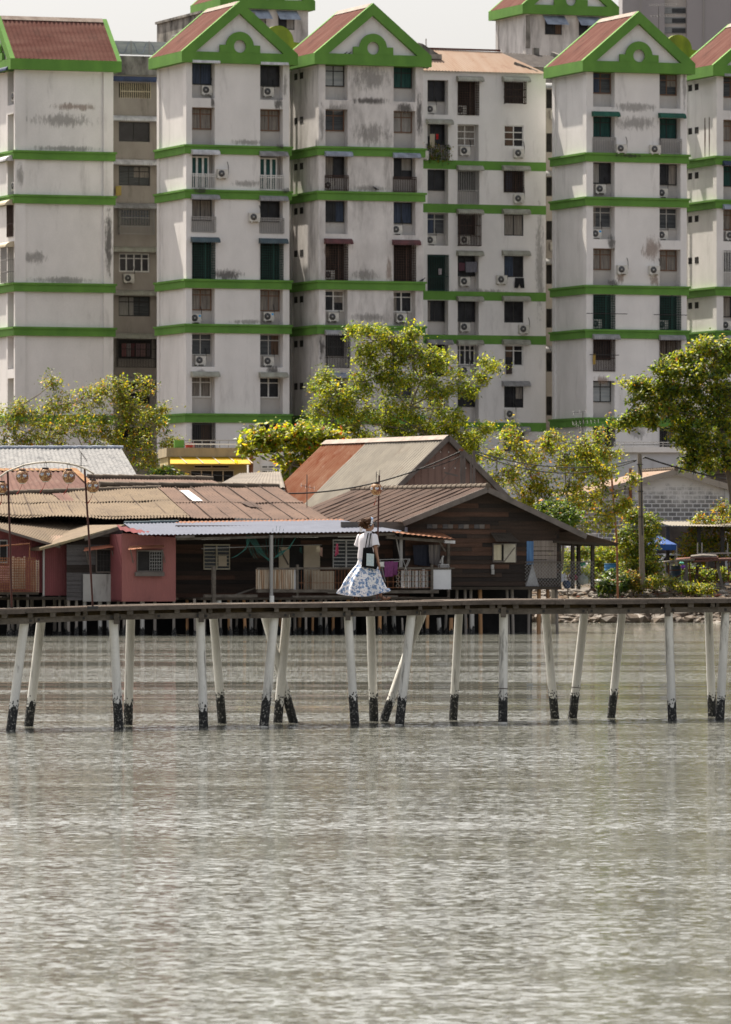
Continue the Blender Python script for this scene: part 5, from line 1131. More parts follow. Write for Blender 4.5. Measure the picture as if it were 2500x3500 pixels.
def tree(name, label, cat, base, Y, blobs, size, wts, dens=1., trunk=.22, bark=None, forks=None, crad=.42, depth=1., lean=0., asp=.5, flat=.75, group=None, per=26, twigs=True, droop=.3, ground=None):
    """base: (px, py) of the foot; blobs: (px, py, rx, ry) in photo pixels at depth Y; the crown is many leaf clumps in and on those blobs"""
    s = Y / F; g = P(base[0], base[1], Y)
    if ground is None: g.z = min(g.z, gz(g.x, g.y))
    t = thing(name, label, cat, g, 0, group); cr = MB(); wd = MB()
    fk = P(*forks[0], Y) if forks else V((g.x + lean, Y, g.z + (P(0, sum(b_[1] for b_ in blobs) / len(blobs), Y).z - g.z) * .55))
    mid = g.lerp(fk, .5) + V((ru(-.15, .15), 0, 0)); wd.tube([g, mid, fk], [trunk, trunk * .85, trunk * .68], 9)
    limbs = []
    for (px, py, rx, ry) in blobs:
        c = P(px, py, Y + ru(-.9, .9) * depth); rx_, ry_ = rx * s, ry * s; rz = (rx_ + ry_) / 2 * depth
        st = fk if not limbs or rnd() < .6 else random.choice(limbs)
        if (st - c).length > 4.5 * max(rx_, ry_): st = min(limbs + [fk], key=lambda q: (q - c).length)
        m1 = st.lerp(c, .5) + V((ru(-.2, .2), ru(-.3, .3), ru(-.25, .1))); r0 = max(.035, trunk * .5 * min(1, (rx_ * ry_) ** .5 / 1.6)); wd.tube([st, m1, c], [r0, r0 * .75, r0 * .45], 6); limbs.append(c)
        nc = max(4, int(dens * (rx_ * ry_ + .25) / (crad * crad) * 5.6))
        for _ in range(nc):
            d = V((random.gauss(0, 1), random.gauss(0, 1), random.gauss(0, 1))).normalized() * (ru(.35, 1.05) ** .6)
            q = c + V((d.x * rx_ * 1.12, d.y * rz, d.z * ry_ * 1.12))
            if twigs:
                e = c.lerp(q, .25); wd.tube([e, e.lerp(q, .55) + V((ru(-.1, .1), ru(-.1, .1), ru(-.05, .12))), q], [r0 * .3 + .006, .012, .006], 4, cap=False)
            k = ru(.55, 1.25); leafset(cr, q, int(per * 1.9 * k), crad * k * 1.15, size * ru(.7, 1.35), wts, flat, droop, asp)
    wd.build('trunk', bark or MBK, t); cr.build('crown', LG, t); return t
#            green ygreen dark yellow orange red olive
tree('tree', 'sparse olive and yellow leaved tree before the blank walled tower, bare twigs showing', 'tree', (260, 1700), 372,
     [(20, 1450, 50, 62), (75, 1385, 28, 25), (110, 1440, 58, 55), (180, 1310, 22, 26), (195, 1385, 45, 45), (250, 1455, 60, 55), (165, 1500, 62, 48), (300, 1360, 48, 40), (345, 1330, 30, 34), (400, 1325, 34, 40), (440, 1350, 40, 48), (500, 1320, 26, 32), (470, 1415, 48, 50), (390, 1430, 62, 62), (330, 1500, 62, 50), (530, 1440, 38, 42), (480, 1510, 48, 45), (60, 1520, 62, 40), (560, 1400, 16, 18), (420, 1560, 52, 50), (520, 1570, 42, 45), (590, 1520, 30, 22), (600, 1510, 20, 14), (350, 1580, 40, 40), (230, 1550, 60, 35)],
     .19, [3.4, 3.4, 2, .9, .35, 0, 5], .68, .16, MBKP, forks=[(300, 1560)], crad=.42, per=20)
tree('tree', 'big bright green tree in the middle, standing before the flats', 'tree', (1440, 1640), 368,
     [(1215, 1135, 30, 22), (1275, 1165, 60, 45), (1340, 1150, 55, 38), (1400, 1140, 32, 28), (1250, 1225, 34, 38), (1330, 1225, 70, 55), (1410, 1210, 55, 48), (1470, 1225, 48, 40), (1525, 1245, 38, 28), (1260, 1300, 38, 45), (1345, 1310, 62, 55), (1440, 1300, 60, 48), (1110, 1290, 26, 28), (1095, 1330, 34, 35), (1150, 1345, 50, 48), (1215, 1375, 58, 50), (1080, 1400, 32, 32), (1140, 1430, 60, 48), (1235, 1440, 62, 50), (1320, 1410, 60, 48), (1400, 1390, 55, 45), (1060, 1465, 38, 28), (1120, 1500, 60, 40), (1220, 1500, 60, 42), (1320, 1490, 60, 45), (1420, 1470, 58, 45), (1500, 1330, 48, 32), (1560, 1310, 40, 30), (1510, 1400, 45, 32), (1590, 1345, 32, 24), (1640, 1290, 28, 16), (1680, 1255, 24, 14), (1655, 1240, 18, 12), (1495, 1480, 48, 40), (1565, 1420, 30, 22), (1560, 1480, 40, 45), (1620, 1500, 38, 32), (1600, 1560, 42, 38), (1660, 1470, 16, 14), (1440, 1540, 60, 40), (1350, 1540, 55, 35), (1250, 1540, 50, 25), (1030, 1500, 24, 18)],
     .19, [4.6, 8, 1.6, .6, .05, 0, .8], .74, .26, MBKP, forks=[(1455, 1480)], crad=.44, per=26)
tree('almond_tree', 'sea almond bush with large yellow, green and red leaves beside the rusty barn roof', 'tree', (1000, 1700), 322,
     [(880, 1480, 38, 26), (920, 1510, 45, 32), (960, 1480, 45, 30), (1010, 1495, 48, 34), (1060, 1480, 45, 26), (1100, 1500, 42, 30), (1140, 1490, 35, 26), (860, 1530, 30, 20), (1000, 1545, 50, 34), (1070, 1550, 45, 38), (1120, 1550, 35, 40), (960, 1620, 34, 34), (1010, 1600, 34, 36), (945, 1655, 20, 20), (1080, 1600, 30, 35)],
     .30, [3, 6, 1.2, 1.1, .22, .2, .6], .75, .13, MBKP, forks=[(995, 1590)], crad=.45, asp=.62, per=15)
tree('tree', 'yellowing tree with glossy leaves behind the dark plank gable house', 'tree', (1890, 1960), 325,
     [(1745, 1485, 24, 34), (1765, 1540, 38, 42), (1700, 1560, 26, 22), (1690, 1640, 24, 20), (1735, 1620, 40, 35), (1810, 1560, 45, 50), (1860, 1530, 42, 35), (1900, 1495, 36, 22), (1930, 1550, 45, 35), (1990, 1520, 42, 30), (2050, 1500, 38, 35), (2090, 1545, 28, 35), (2010, 1570, 48, 32), (1790, 1650, 52, 45), (1870, 1630, 55, 50), (1950, 1620, 52, 45), (2030, 1620, 48, 42), (1780, 1710, 50, 32), (1850, 1710, 55, 45), (1930, 1700, 55, 45), (2010, 1700, 48, 45), (2080, 1690, 38, 45), (1880, 1780, 50, 42), (1960, 1790, 60, 45), (2040, 1780, 48, 45), (2100, 1750, 38, 30), (2160, 1640, 18, 18), (2130, 1720, 22, 20), (2070, 1610, 20, 20)],
     .19, [2.6, 5, 1.2, 1.3, .45, .0, 3.6], .58, .16, MBKP, forks=[(1905, 1760)], crad=.4, per=21)
tree('almond_tree', 'dark spreading sea almond crown reaching in from the right picture edge', 'tree', (2575, 1850), 345,
     [(2450, 1180, 60, 28), (2390, 1195, 38, 25), (2490, 1230, 55, 45), (2330, 1225, 32, 18), (2280, 1260, 36, 24), (2350, 1280, 60, 42), (2430, 1270, 60, 45), (2270, 1330, 36, 32), (2330, 1350, 60, 40), (2420, 1350, 60, 45), (2500, 1340, 50, 50), (2160, 1310, 36, 14), (2210, 1320, 38, 20), (2190, 1350, 32, 20), (2250, 1370, 36, 24), (2120, 1440, 32, 14), (2170, 1420, 40, 18), (2230, 1410, 42, 22), (2290, 1400, 45, 28), (2350, 1420, 50, 25), (2440, 1420, 55, 35), (2500, 1440, 40, 50), (2220, 1440, 25, 14), (2330, 1470, 30, 16), (2390, 1480, 42, 26), (2340, 1500, 30, 20), (2380, 1540, 40, 28), (2440, 1520, 48, 40), (2360, 1575, 30, 22), (2430, 1590, 34, 22), (2500, 1560, 40, 45)],
     .24, [3.4, 4.6, 3., .5, .1, 0, 1.6], .74, .26, MBK, forks=[(2462, 1440)], crad=.4, asp=.5, per=25)
tree('shrub', 'tall vine covered bush right of the dark gable house, pole rising behind it', 'shrub', (2190, 2010), 341.5,
     [(2170, 1770, 34, 24), (2220, 1790, 36, 28), (2150, 1820, 35, 32), (2210, 1840, 45, 38), (2150, 1880, 30, 42), (2200, 1900, 42, 42), (2160, 1950, 38, 45), (2220, 1960, 42, 40), (2235, 1940, 20, 26), (2120, 1990, 30, 20)],
     .17, [4.4, 4.2, 2.6, .5, .3, 0, 1.], .95, .1, MBK, forks=[(2190, 1900)], crad=.35, per=24)
tree('shrub', 'yellow green papaya like bush over the scrap stall at the right edge', 'shrub', (2425, 1990), 350,
     [(2480, 1735, 28, 20), (2440, 1790, 30, 22), (2400, 1780, 24, 26), (2380, 1830, 34, 22), (2350, 1870, 32, 22), (2400, 1870, 36, 24), (2340, 1900, 28, 18), (2480, 1790, 28, 28), (2460, 1850, 36, 25), (2500, 1850, 28, 30), (2395, 1910, 30, 18), (2470, 1900, 34, 14)],
     .22, [2.6, 4, 1.6, 1.6, 1., 0, 2], .55, .07, MBKP, forks=[(2420, 1850)], crad=.36, asp=.34, per=17)
tree('shrub', 'small dark glossy green bush rising over the slope of the dark roof', 'shrub', (1920, 1950), 314,
     [(1865, 1745, 24, 18), (1905, 1735, 30, 18), (1940, 1745, 26, 20), (1910, 1765, 40, 22), (1955, 1775, 18, 22)],
     .2, [4, .9, 5, .1, .1, .1, .2], 1.1, .08, MBK, forks=[(1915, 1790)], crad=.34, asp=.4, per=24, ground=1.9)
for nm, lb, bx, by, Y, bl, sz, w, dn in (
    ('shrub', 'low leafy bush seen between the porch posts', 1945, 1985, 337, [(1940, 1900, 30, 22), (1990, 1890, 28, 22), (1950, 1940, 28, 22), (2000, 1960, 30, 26)], .15, [4, 4, 1.5, .4, .1, 0, .4], .8),
    ('shrub', 'bright yellow green bush just right of the porch', 2060, 1990, 343, [(2060, 1890, 34, 18), (2100, 1880, 36, 20), (2045, 1930, 24, 24), (2085, 1925, 40, 18)], .15, [3.4, 5, .8, .7, .1, 0, .3], .85),
    ('shrub', 'dark spiky plant beside the vine covered bush', 2090, 2025, 338.5, [(2095, 1975, 24, 24), (2120, 1985, 20, 22), (2080, 2000, 22, 16)], .26, [3, .5, 5, .1, .1, 0, .2], 1.),
    ('shrub', 'reddish brown dry weed clump on top of the bank', 2160, 2035, 338.5, [(2150, 1985, 24, 26), (2175, 1990, 22, 24)], .13, [.5, .4, 1, .4, .45, .25, 4], 1.3),
    ('shrub', 'low weeds spreading below the vine covered bush', 2240, 2040, 339, [(2200, 1998, 24, 12), (2250, 1985, 30, 16), (2290, 1992, 28, 14), (2330, 2006, 22, 9)], .15, [3, 4, 2, .8, .2, 0, 2.5], .4),
    ('shrub', 'small pale plant growing at the foot of the scrap stall', 2400, 2045, 338, [(2385, 2008, 18, 8), (2420, 2012, 14, 7), (2360, 2014, 14, 7)], .14, [2, 4, 1.4, .6, .2, 0, 1.4], .8),
    ('shrub', 'ivy like creeper covering ground behind the scrap stall', 2420, 2000, 346, [(2360, 1960, 26, 22), (2410, 1965, 34, 24), (2470, 1965, 34, 24)], .15, [4, 3, 2.4, .4, .1, 0, .6], .7),
    ('palm', 'dark palm fronds half hidden beside the yellow building', 575, 1680, 345, [(575, 1618, 24, 14), (600, 1628, 20, 10), (545, 1622, 20, 12)], .3, [1.6, .5, 4, .1, .1, 0, .6], .9)):
    tree(nm, lb, 'plant', (bx, by), Y, bl, sz, w, dn, .04, MBK, crad=.26, asp=.42 if nm == 'shrub' else .18, per=22)

# ================================================================== yellow building, block wall house, poles, wires
FY = Fr(560, 350, R(6)); yb = tower_thing('yellow_building', 'low yellow building with a bright yellow awning behind the shack roofs', 'building', FY)
MYW = mat('yellow_wall', (.46, .37, .17), (.38, .31, .15), 1, (1, 1, .5), .9, grime=.6, gc=(.16, .13, .07), gsc=1.2)
MYB = mat('beige_parapet', (.36, .29, .18), (.29, .24, .155), 1, (1, 1, .5), .9, grime=.6, gc=(.1, .09, .07), gsc=1.2)
def fb(fr, px0, px1, py0, py1, v0, v1): a, c = fr.L(px0, py1, v0), fr.L(px1, py0, v0); return (a.x, c.x, v0, v1, a.z, c.z)
b = MB(FY.M); x = list(fb(FY, 575, 845, 1560, 1660, 0, 6)); x[4] = 1.8; b.box(*x); b.build('wall', MYW, yb)
b = MB(FY.M); b.box(*fb(FY, 570, 848, 1531, 1561, -.15, 6.1)); b.build('parapet', MYB, yb)
b = MB(FY.M); a, c = FY.L(583, 1562, -.1), FY.L(845, 1586, -.1); n = 5
b.prism([(a.x, -.02, a.z), (c.x, -.02, a.z), (c.x + .1, -1.3, c.z), (a.x - .1, -1.3, c.z)], (0, 0, -.06))
for i in range(n): u = a.x + .5 + i * (c.x - a.x - .6) / (n - 1); b.beam((u, -.02, a.z + .03), (u + .3, -1.3, c.z + .03), .06, .02, 1)
b.build('awning', [mat('yellow_awning', (.55, .33, .012), (.48, .28, .012), 2, rough=.7), M['aw_cream']], yb)
for px0, px1, py0, py1, nm_ in ((664, 784, 1588, 1602, 2), (652, 800, 1606, 1650, 4)): hwindow(yb, px0, px1, py0, py1, -.03, MCR, 0, fr=FY, nm=nm_)
b = MB(FY.M); b.tube([FY.M.inverted() @ P(860, 1555, 350), FY.M.inverted() @ P(858, 1640, 350)], .12, 8); b.build('rusty_pipe', MRS, yb)
FN = Fr(640, 352, R(6)); fe = tower_thing('wire_fence', 'rusty wire fence on the parapet in front of the tower with french windows', 'fence', FN)
b = MB(FN.M); a, c = FN.L(632, 1530, 0), FN.L(900, 1506, 0); bars(b, a.x, c.x, a.z, c.z, 0, .5, (c.z, a.z + .2), .04); b.build('wire_panel', M['irongrey'], fe)
b = MB(FN.M); b.beam((a.x, -.1, (a.z + c.z) / 2), (c.x, -.1, (a.z + c.z) / 2 - .02), .07); b.build('white_rail', M['white'], fe)
b = MB(FN.M); b.box(*fb(FN, 597, 630, 1504, 1530, -.1, .3)); o = b.build('green_block', M['green'], loc=P(612, 1530, 352)); tag(o, 'small green painted wall block at the end of the wire fence', 'wall')
b = MB(FN.M); b.tube([FN.M.inverted() @ P(650, 1530, 353), FN.M.inverted() @ P(650, 1514, 353)], .26, 10); o = b.build('red_drum', mat('red_drum', (.3, .04, .03)), loc=P(650, 1530, 353)); tag(o, 'red plastic drum behind the wire fence on the parapet', 'drum')
FG = Fr(850, 362, R(6)); gb = tower_thing('grey_building', 'stained pale building with a window row right of the yellow one', 'building', FG)
b = MB(FG.M); x = list(fb(FG, 850, 1120, 1545, 1640, 0, 5)); x[4] = 1.8; b.box(*x); b.build('wall', M['wall_dirty'], gb)
for a_, c_ in ((1590, 1602), (1606, 1628)): hwindow(gb, 895, 1000, a_, c_, -.03, M['white'], 0, fr=FG, pane='louvre', nm=5)
# base walls of the towers
FBW = Fr(1560, 398, R(2)); bw = tower_thing('boundary_wall', 'long pale blue white wall along the foot of the right hand towers', 'wall', FBW)
MBW = mat('pale_blue_wall', (.56, .575, .62), (.48, .49, .52), .6, rough=.9, grime=.5, gc=(.3, .28, .27))
b = MB(FBW.M); x = list(fb(FBW, 1560, 2700, 1545, 1700, 0, .3)); x[4] = 1.8; b.box(*x); b.build('wall_face', MBW, bw)
b = MB(FBW.M); x = list(fb(FBW, 2080, 2700, 1528, 1546, -.3, .6)); b.box(*x); b.build('coping', M['wall'], bw)
b = MB(FBW.M); a, c = FBW.L(2100, 1528, .1), FBW.L(2400, 1512, .1); bars(b, a.x, c.x, a.z, c.z, .1, .6, (c.z,), .035); b.beam((a.x, -.3, a.z + .12), (c.x, -.3, a.z + .16), .06); b.build('wire_rail', M['irongrey'], bw)
for i, (px, py, r, lb) in enumerate(((2000, 1538, 24, 'green painted arch ornament half hidden by the yellowing tree'), (2040, 1545, 30, 'taller green rounded panel right of the arch ornament'))):
    p = P(px, py, 397); s = 397 / F; b = MB(); rr = r * s; n = 14
    b.prism([V((p.x + rr * 1.3, p.y, p.z - 60 * s)), V((p.x + rr * 1.3, p.y, p.z))] + [V((p.x + rr * cos(pi * k / n), p.y, p.z + rr * sin(pi * k / n))) for k in range(n + 1)] + [V((p.x - rr * 1.3, p.y, p.z)), V((p.x - rr * 1.3, p.y, p.z - 60 * s))], (0, .3, 0))
    o = b.build('wall_ornament', M['green'], loc=V((p.x, p.y, p.z - 60 * s))); tag(o, lb, 'ornament')
# concrete block house on the right
FBH = Fr(2060, 353, R(9)); bh = tower_thing('block_house', 'concrete block house with whitewashed mortar and pale tin roof at the right', 'house', FBH)
def brick_mat():
    m, nt, N, lk, bs = new_mat('block_wall'); tc = N.new('ShaderNodeTexCoord'); mp = N.new('ShaderNodeMapping'); mp.inputs['Rotation'].default_value = (R(90), 0, 0)
    lk.new(tc.outputs['Object'], mp.inputs[0]); k = N.new('ShaderNodeTexBrick'); lk.new(mp.outputs[0], k.inputs[0])
    k.inputs['Color1'].default_value = (.14, .14, .15, 1); k.inputs['Color2'].default_value = (.25, .245, .25, 1); k.inputs['Mortar'].default_value = (.60, .60, .63, 1)
    k.inputs['Scale'].default_value = 1; k.inputs['Mortar Size'].default_value = .035; k.inputs['Mortar Smooth'].default_value = .5; k.inputs['Brick Width'].default_value = .46; k.inputs['Row Height'].default_value = .235
    n = noise_tex(N, lk, 1.3, (1, 1, 1), 6, .7); gr = N.new('ShaderNodeSeparateXYZ'); lk.new(tc.outputs['Object'], gr.inputs[0])
    mr = N.new('ShaderNodeMapRange'); mr.inputs[1].default_value = 5.6; mr.inputs[2].default_value = 8.2; mr.inputs[3].default_value = -.32; mr.inputs[4].default_value = .35; lk.new(gr.outputs[2], mr.inputs[0])
    ad = N.new('ShaderNodeMath'); ad.operation = 'ADD'; lk.new(n, ad.inputs[0]); lk.new(mr.outputs[0], ad.inputs[1])
    r = ramp(N, lk, ad.outputs[0], .38, .62); lk.new(mixc(N, lk, r.outputs[0], k.outputs[0], (.62, .61, .63)), bs.inputs['Base Color']); bs.inputs['Roughness'].default_value = .95; return m
uA, zA_ = FBH.u(2308), FBH.z(1606, FBH.u(2308)); uR, zR = FBH.u(2482), FBH.z(1655, FBH.u(2482)); uLf, zLf = FBH.u(2040), FBH.z(1672)
b = MB(FBH.M); pts = [(uLf, 0, 1.8), (uR, 0, 1.8), (uR, 0, zR - .25), (uA, 0, zA_ - .25), (uLf, 0, zLf - .2)]; b.prism(pts, (0, 9, 0)); b.build('wall', brick_mat(), bh)
b = MB(FBH.M); b.corr((uA, 9.3, zA_), (uA, -.35, zA_), (FBH.u(1985), -.35, FBH.z(1690)), (FBH.u(1985), 9.3, FBH.z(1690)), .25, .025, 3); b.build('roof', M['roofpink'], bh)
b = MB(FBH.M); b.corr((uA, 9.3, zA_), (uA, -.35, zA_), (FBH.u(2540), -.35, FBH.z(1672, uR)), (FBH.u(2540), 9.3, FBH.z(1672, uR)), .25, .025, 3); b.build('right_roof', M['roofpink'], bh)
b = MB(FBH.M); ridgecap(b, (uA, -.4, zA_ + .06), (uA, 9.3, zA_ + .06), .12, .5); b.build('ridge_cap', MCAP, bh)
for c in ((FBH.u(1985), FBH.z(1690)), (FBH.u(2540), FBH.z(1672, uR))):
    b = MB(FBH.M); b.beam((uA, -.36, zA_ - .12), (c[0], -.36, c[1] - .12), .05, .32); b.build('barge_board', M['link'], bh)
b = MB(FBH.M); b.box(FBH.u(2478), FBH.u(2492), -.1, .3, 1.8, zR - .3); b.build('corner_pier', MBW, bh)
b = MB(FBH.M); zz = FBH.z(1640, uA); b.box(FBH.u(2150), FBH.u(2159), -.12, -.02, FBH.z(1765), FBH.z(1600)); b.build('wall_post', MRS, bh)
b = MB(); A_, B_, C_, D_ = P(2235, 1781, 352), P(2560, 1781, 352), P(2560, 1800, 348.5), P(2290, 1796, 348.5); b.corr(A_, B_, C_, D_, .2, .02, 2); b.build('lean_to_roof', MZW, bh)
b = MB(FBH.M); b.box(*fb(FBH, 2200, 2520, 1800, 1990, -.06, -.02)); b.build('shed_opening', mat('dark_shed_interior', (.06, .05, .045), (.12, .10, .09), 1.2), bh)  # flat panel with the shade of the lean-to interior put into its colour
for px in (2283, 2390, 2470): b = MB(); q = P(px, 1800, 349.5); b.box(q.x - .1, q.x + .1, q.y - .1, q.y + .1, 1.85, q.z); b.build('lean_to_post', M['iron'], bh)
rb = thing('back_shed', 'dark louvred shed glimpsed beyond the right corner of the block house', 'shed', P(2500, 1900, 375)); q = MB(); q.box(P(2430, 0, 375).x, P(2620, 0, 375).x, 375, 380, 1.8, P(0, 1598, 375).z); q.build('wall', mat('louvred_shed', (.13, .11, .095), (.04, .035, .03), 2, (.3, .3, 7)), rb)
q = MB(); q.box(P(2410, 0, 375).x, P(2640, 0, 375).x, 374.6, 380.4, P(0, 1598, 375).z, P(0, 1590, 375).z); q.build('roof', M['aw_cream'], rb)
# utility pole, rusty pole, timber posts, cables
up = thing('utility_pole', 'pale concrete utility pole with a black cable beside the block house', 'pole', P(2190, 1990, 338.5)); up.location.z = 1.75
b = MB(); a, c = P(2187, 1551, 338.5), P(2197, 1990, 338.5); b.tube([V((c.x, c.y, 1.7)), a], [.155, .115], 12); b.build('pole_shaft', mat('concrete_pole', (.21, .175, .135), (.16, .135, .105), 3, (3, 3, .5)), up)
b = MB(); b.tube([P(2183, 1585, 338.3), P(2194, 1630, 338.2), P(2194, 1760, 338.2), P(2196, 1830, 338.2)], .03, 6); b.build('riser_cable', M['wire'], up)
for py in (1586, 1678, 1765): b = MB(); q = P(2187 + (py - 1551) * .023, py, 338.5); b.tube([q, q - V((0, 0, .04))], .17, 12); b.build('pole_band', M['iron'], up)
b = MB(); b.tube([P(2176, 1572, 338.2), P(2166, 1578, 338.2)], .05, 6); b.tube([P(2198, 1566, 338.2), P(2206, 1563, 338.2)], .05, 6); b.build('cable_clamp', M['iron'], up)
rp = thing('rusty_pole', 'thin rust brown pole leaning slightly right of the yellowing tree', 'pole', P(2108, 1980, 333)); rp.location.z = 1.0
b = MB(); b.tube([P(2090, 1618, 333), P(2100, 1740, 333), P(2109, 1850, 333), V((P(2113, 0, 333).x, 333, 1.0))], .055, 8); b.build('shaft', MRS, rp)
wp = thing('timber_posts', 'pair of grey timber posts with iron brackets behind the dark house ridge', 'post', P(1610, 1680, 292))
for px, y0, w in ((1578, 1542, .13), (1588, 1545, .1), (1611, 1553, .09), (1621, 1540, .12)):
    b = MB(); a = P(px, y0, 292); b.box(a.x - w / 2, a.x + w / 2, 292 - w / 2, 292 + w / 2, 4.5, a.z); b.build('post', MFB, wp)
b = MB(); q = P(1577, 1538, 292); b.box(q.x - .1, q.x + .1, 291.9, 292.1, q.z - .05, q.z + .06); b.build('red_cap', MRS, wp)
b = MB(); b.beam(P(1568, 1568, 291.8), P(1512, 1645, 291.8), .03); b.beam(P(1520, 1615, 291.8), P(1566, 1627, 291.8), .08); b.build('bracket', MFB, wp)
def cable(pts, label, r=.022, sag=0):
    b = MB(); b.tube(pts, r, 5); o = b.build('cable', M['wire'], loc=pts[0]); tag(o, label, 'cable', 'overhead cables')
def sagpts(a, c, n, s): return [a.lerp(c, i / n) - V((0, 0, s * 4 * (i / n) * (1 - i / n))) for i in range(n + 1)]
cable(sagpts(P(940, 1686, 291), P(1575, 1543, 291.8), 14, .55), 'twisted cable sagging across the half rusty zinc roof', .035)
cable(sagpts(P(1420, 1604, 291.4), P(1575, 1560, 291.8), 6, .12), 'thinner cable just under the twisted one by the gable')
cable(sagpts(P(1622, 1542, 292), P(2170, 1573, 338.2), 16, .55), 'upper cable running through the yellowing tree to the utility pole', .03)
cable(sagpts(P(1622, 1548, 292), P(2166, 1578, 338.2), 16, .75), 'lower cable running through the yellowing tree to the utility pole', .03)
cable(sagpts(P(2205, 1563, 338.2), P(2560, 1650, 350), 8, .15), 'thick cable dropping right from the utility pole over the block house roof', .045)
cable(sagpts(P(590, 1607, 330), P(1000, 1623, 335), 8, .2), 'cable in front of the yellow building windows', .02)
def antenna(px, py, Y, ph, arms, label, lean=0):
    t = thing('antenna', label, 'antenna', P(px, ph, Y), 0, 'television antennas'); b = MB(); b.tube([P(px, ph, Y), P(px + lean, py, Y)], .02, 5); b.build('mast', M['antenna'], t)
    for (x0, y0, x1, y1, n) in arms:
        b = MB(); a, c = P(x0, y0, Y - .3), P(x1, y1, Y + .3); b.tube([a, c], .015, 4)
        for i in range(n): q = a.lerp(c, i / max(1, n - 1)); b.beam(q - V((0, .35, .1)), q + V((0, .35, .1)), .014)
        b.build('element_boom', M['antenna'], t)
antenna(2252, 20, 432, 120, [(2222, 18, 2312, 15, 13), (2226, 56, 2310, 52, 9)], 'television antenna with two long booms above the second green awning gable')
antenna(278, 1548, 289, 1615, [(270, 1536, 298, 1575, 8), (228, 1588, 303, 1593, 3)], 'bent antenna over the grey streaked zinc roof', -8 + 8)
antenna(1050, 1622, 285, 1735, [(1030, 1659, 1075, 1669, 4)], 'thin antenna between the brown roofs under the rusty zinc slope')
antenna(1993, 1408, 331, 1600, [(1960, 1411, 2003, 1406, 3), (1958, 1446, 2046, 1440, 8), (1962, 1450, 1985, 1462, 4)], 'pale antenna sticking out of the yellowing tree')
b = MB(); b.tube([V((P(2064, 0, 345).x, 345, 1.9)), P(2063, 1450, 345)], .05, 8); o = b.build('grey_pole', M['irongrey'], loc=V((P(2064, 0, 345).x, 345, 1.9))); tag(o, 'bare grey pole in the right part of the yellowing tree', 'pole')
# ================================================================== the walking woman
WX, WY = (1255 - 1250) * 124.4 / F, 124.4; WS_ = F / 124.4
WZ = deckz(1255) + .008
def wp(px, py, y=0.): return V(((px - 1255) / WS_, y, (2062 - py) / WS_))
MSK = mat('skin', (.36, .20, .13), (.32, .175, .115), 6, rough=.55)
person = thing('person', 'woman in a white shirt and blue floral skirt walking along the boardwalk', 'person', (WX, WY, WZ))
PM = Matrix.Translation((WX, WY, WZ))
def skin_body():
    vs, es, rs = [], [], []
    def add(p, r, par=None):
        vs.append(V(p)); rs.append(r)
        if par is not None: es.append((par, len(vs) - 1))
        return len(vs) - 1
    pel = add((-.02, 0, .86), .12); sp = add((-.02, 0, 1.02), .1, pel); ch = add((-.01, 0, 1.18), .115, sp); nb = add((.02, 0, 1.3), .06, ch)
    nk = add((.03, .005, 1.37), .046, nb); h1_ = add((.045, .012, 1.43), .07, nk); h2_ = add((.04, .015, 1.505), .09, h1_); add((.03, .012, 1.565), .07, h2_)
    fa = add((.105, .045, 1.47), .045, h1_); add((.128, .055, 1.485), .012, fa); add((.112, .05, 1.435), .02, fa)
    for sg, sh, el, wr, hd in ((1, (.145, -.08, 1.275), (.165, -.15, 1.0), (.222, -.16, .77), (.234, -.165, .71)), (-1, (-.13, .08, 1.275), (-.14, .2, 1.04), (.02, .3, .93), (.07, .32, .92))):
        s = add(sh, .052, ch); e = add(el, .037, s); w = add(wr, .024, e); h = add(hd, .026, w); d = (V(hd) - V(wr)).normalized()
        sd = V((.35, -.9, .1)).normalized() if sg > 0 else V((.1, .2, .9))
        for k in range(4):
            q = V(hd) + d * .028 + sd * (k - 1.5) * .0165; a = add(q, .0095, h); bq = q + d * (.034 + .006 * (k in (1, 2))) + V((-.006, 0, -.002)); b_ = add(bq, .008, a); add(bq + d * .022 + V((-.016, 0, 0)), .007, b_)
        q = V(wr).lerp(V(hd), .7) + sd * -.03; a = add(q, .01, w); add(q + d * .035 + sd * -.012, .008, a)
    for hip, kn, an, ba, toe in (((.05, -.06, .82), (.19, -.06, .46), (.265, -.055, .1), (.36, -.055, .055), (.45, -.055, .085)), ((-.06, .06, .82), (-.1, .06, .45), (-.255, .06, .1), (-.16, .055, .04), (-.09, .055, .03))):
        h = add(hip, .09, pel); k = add(kn, .058, h); cf = add(V(kn).lerp(V(an), .35), .052, k); a = add(an, .034, cf); b_ = add(ba, .036, a); add(toe, .026, b_)
    me = bpy.data.meshes.new('person_skeleton'); me.from_pydata([tuple(v) for v in vs], es, []); o = bpy.data.objects.new('person_skeleton', me); COL.objects.link(o)
    sm = o.modifiers.new('skin', 'SKIN'); sm.use_smooth_shade = True
    for i, r in enumerate(rs): me.skin_vertices[0].data[i].radius = (r, r)
    me.skin_vertices[0].data[0].use_root = True
    ss = o.modifiers.new('sub', 'SUBSURF'); ss.levels = 2; ss.render_levels = 2
    dg = bpy.context.evaluated_depsgraph_get(); m2 = bpy.data.meshes.new_from_object(o.evaluated_get(dg)); bpy.data.objects.remove(o); bpy.data.meshes.remove(me)
    m2.name = 'body'; m2.materials.clear(); m2.materials.append(MSK)
    for p in m2.polygons: p.use_smooth = True
    b = bpy.data.objects.new('body', m2); COL.objects.link(b); b.parent = person
skin_body()
rt, ft = V((.866, -.5, 0)), V((.5, .866, 0))
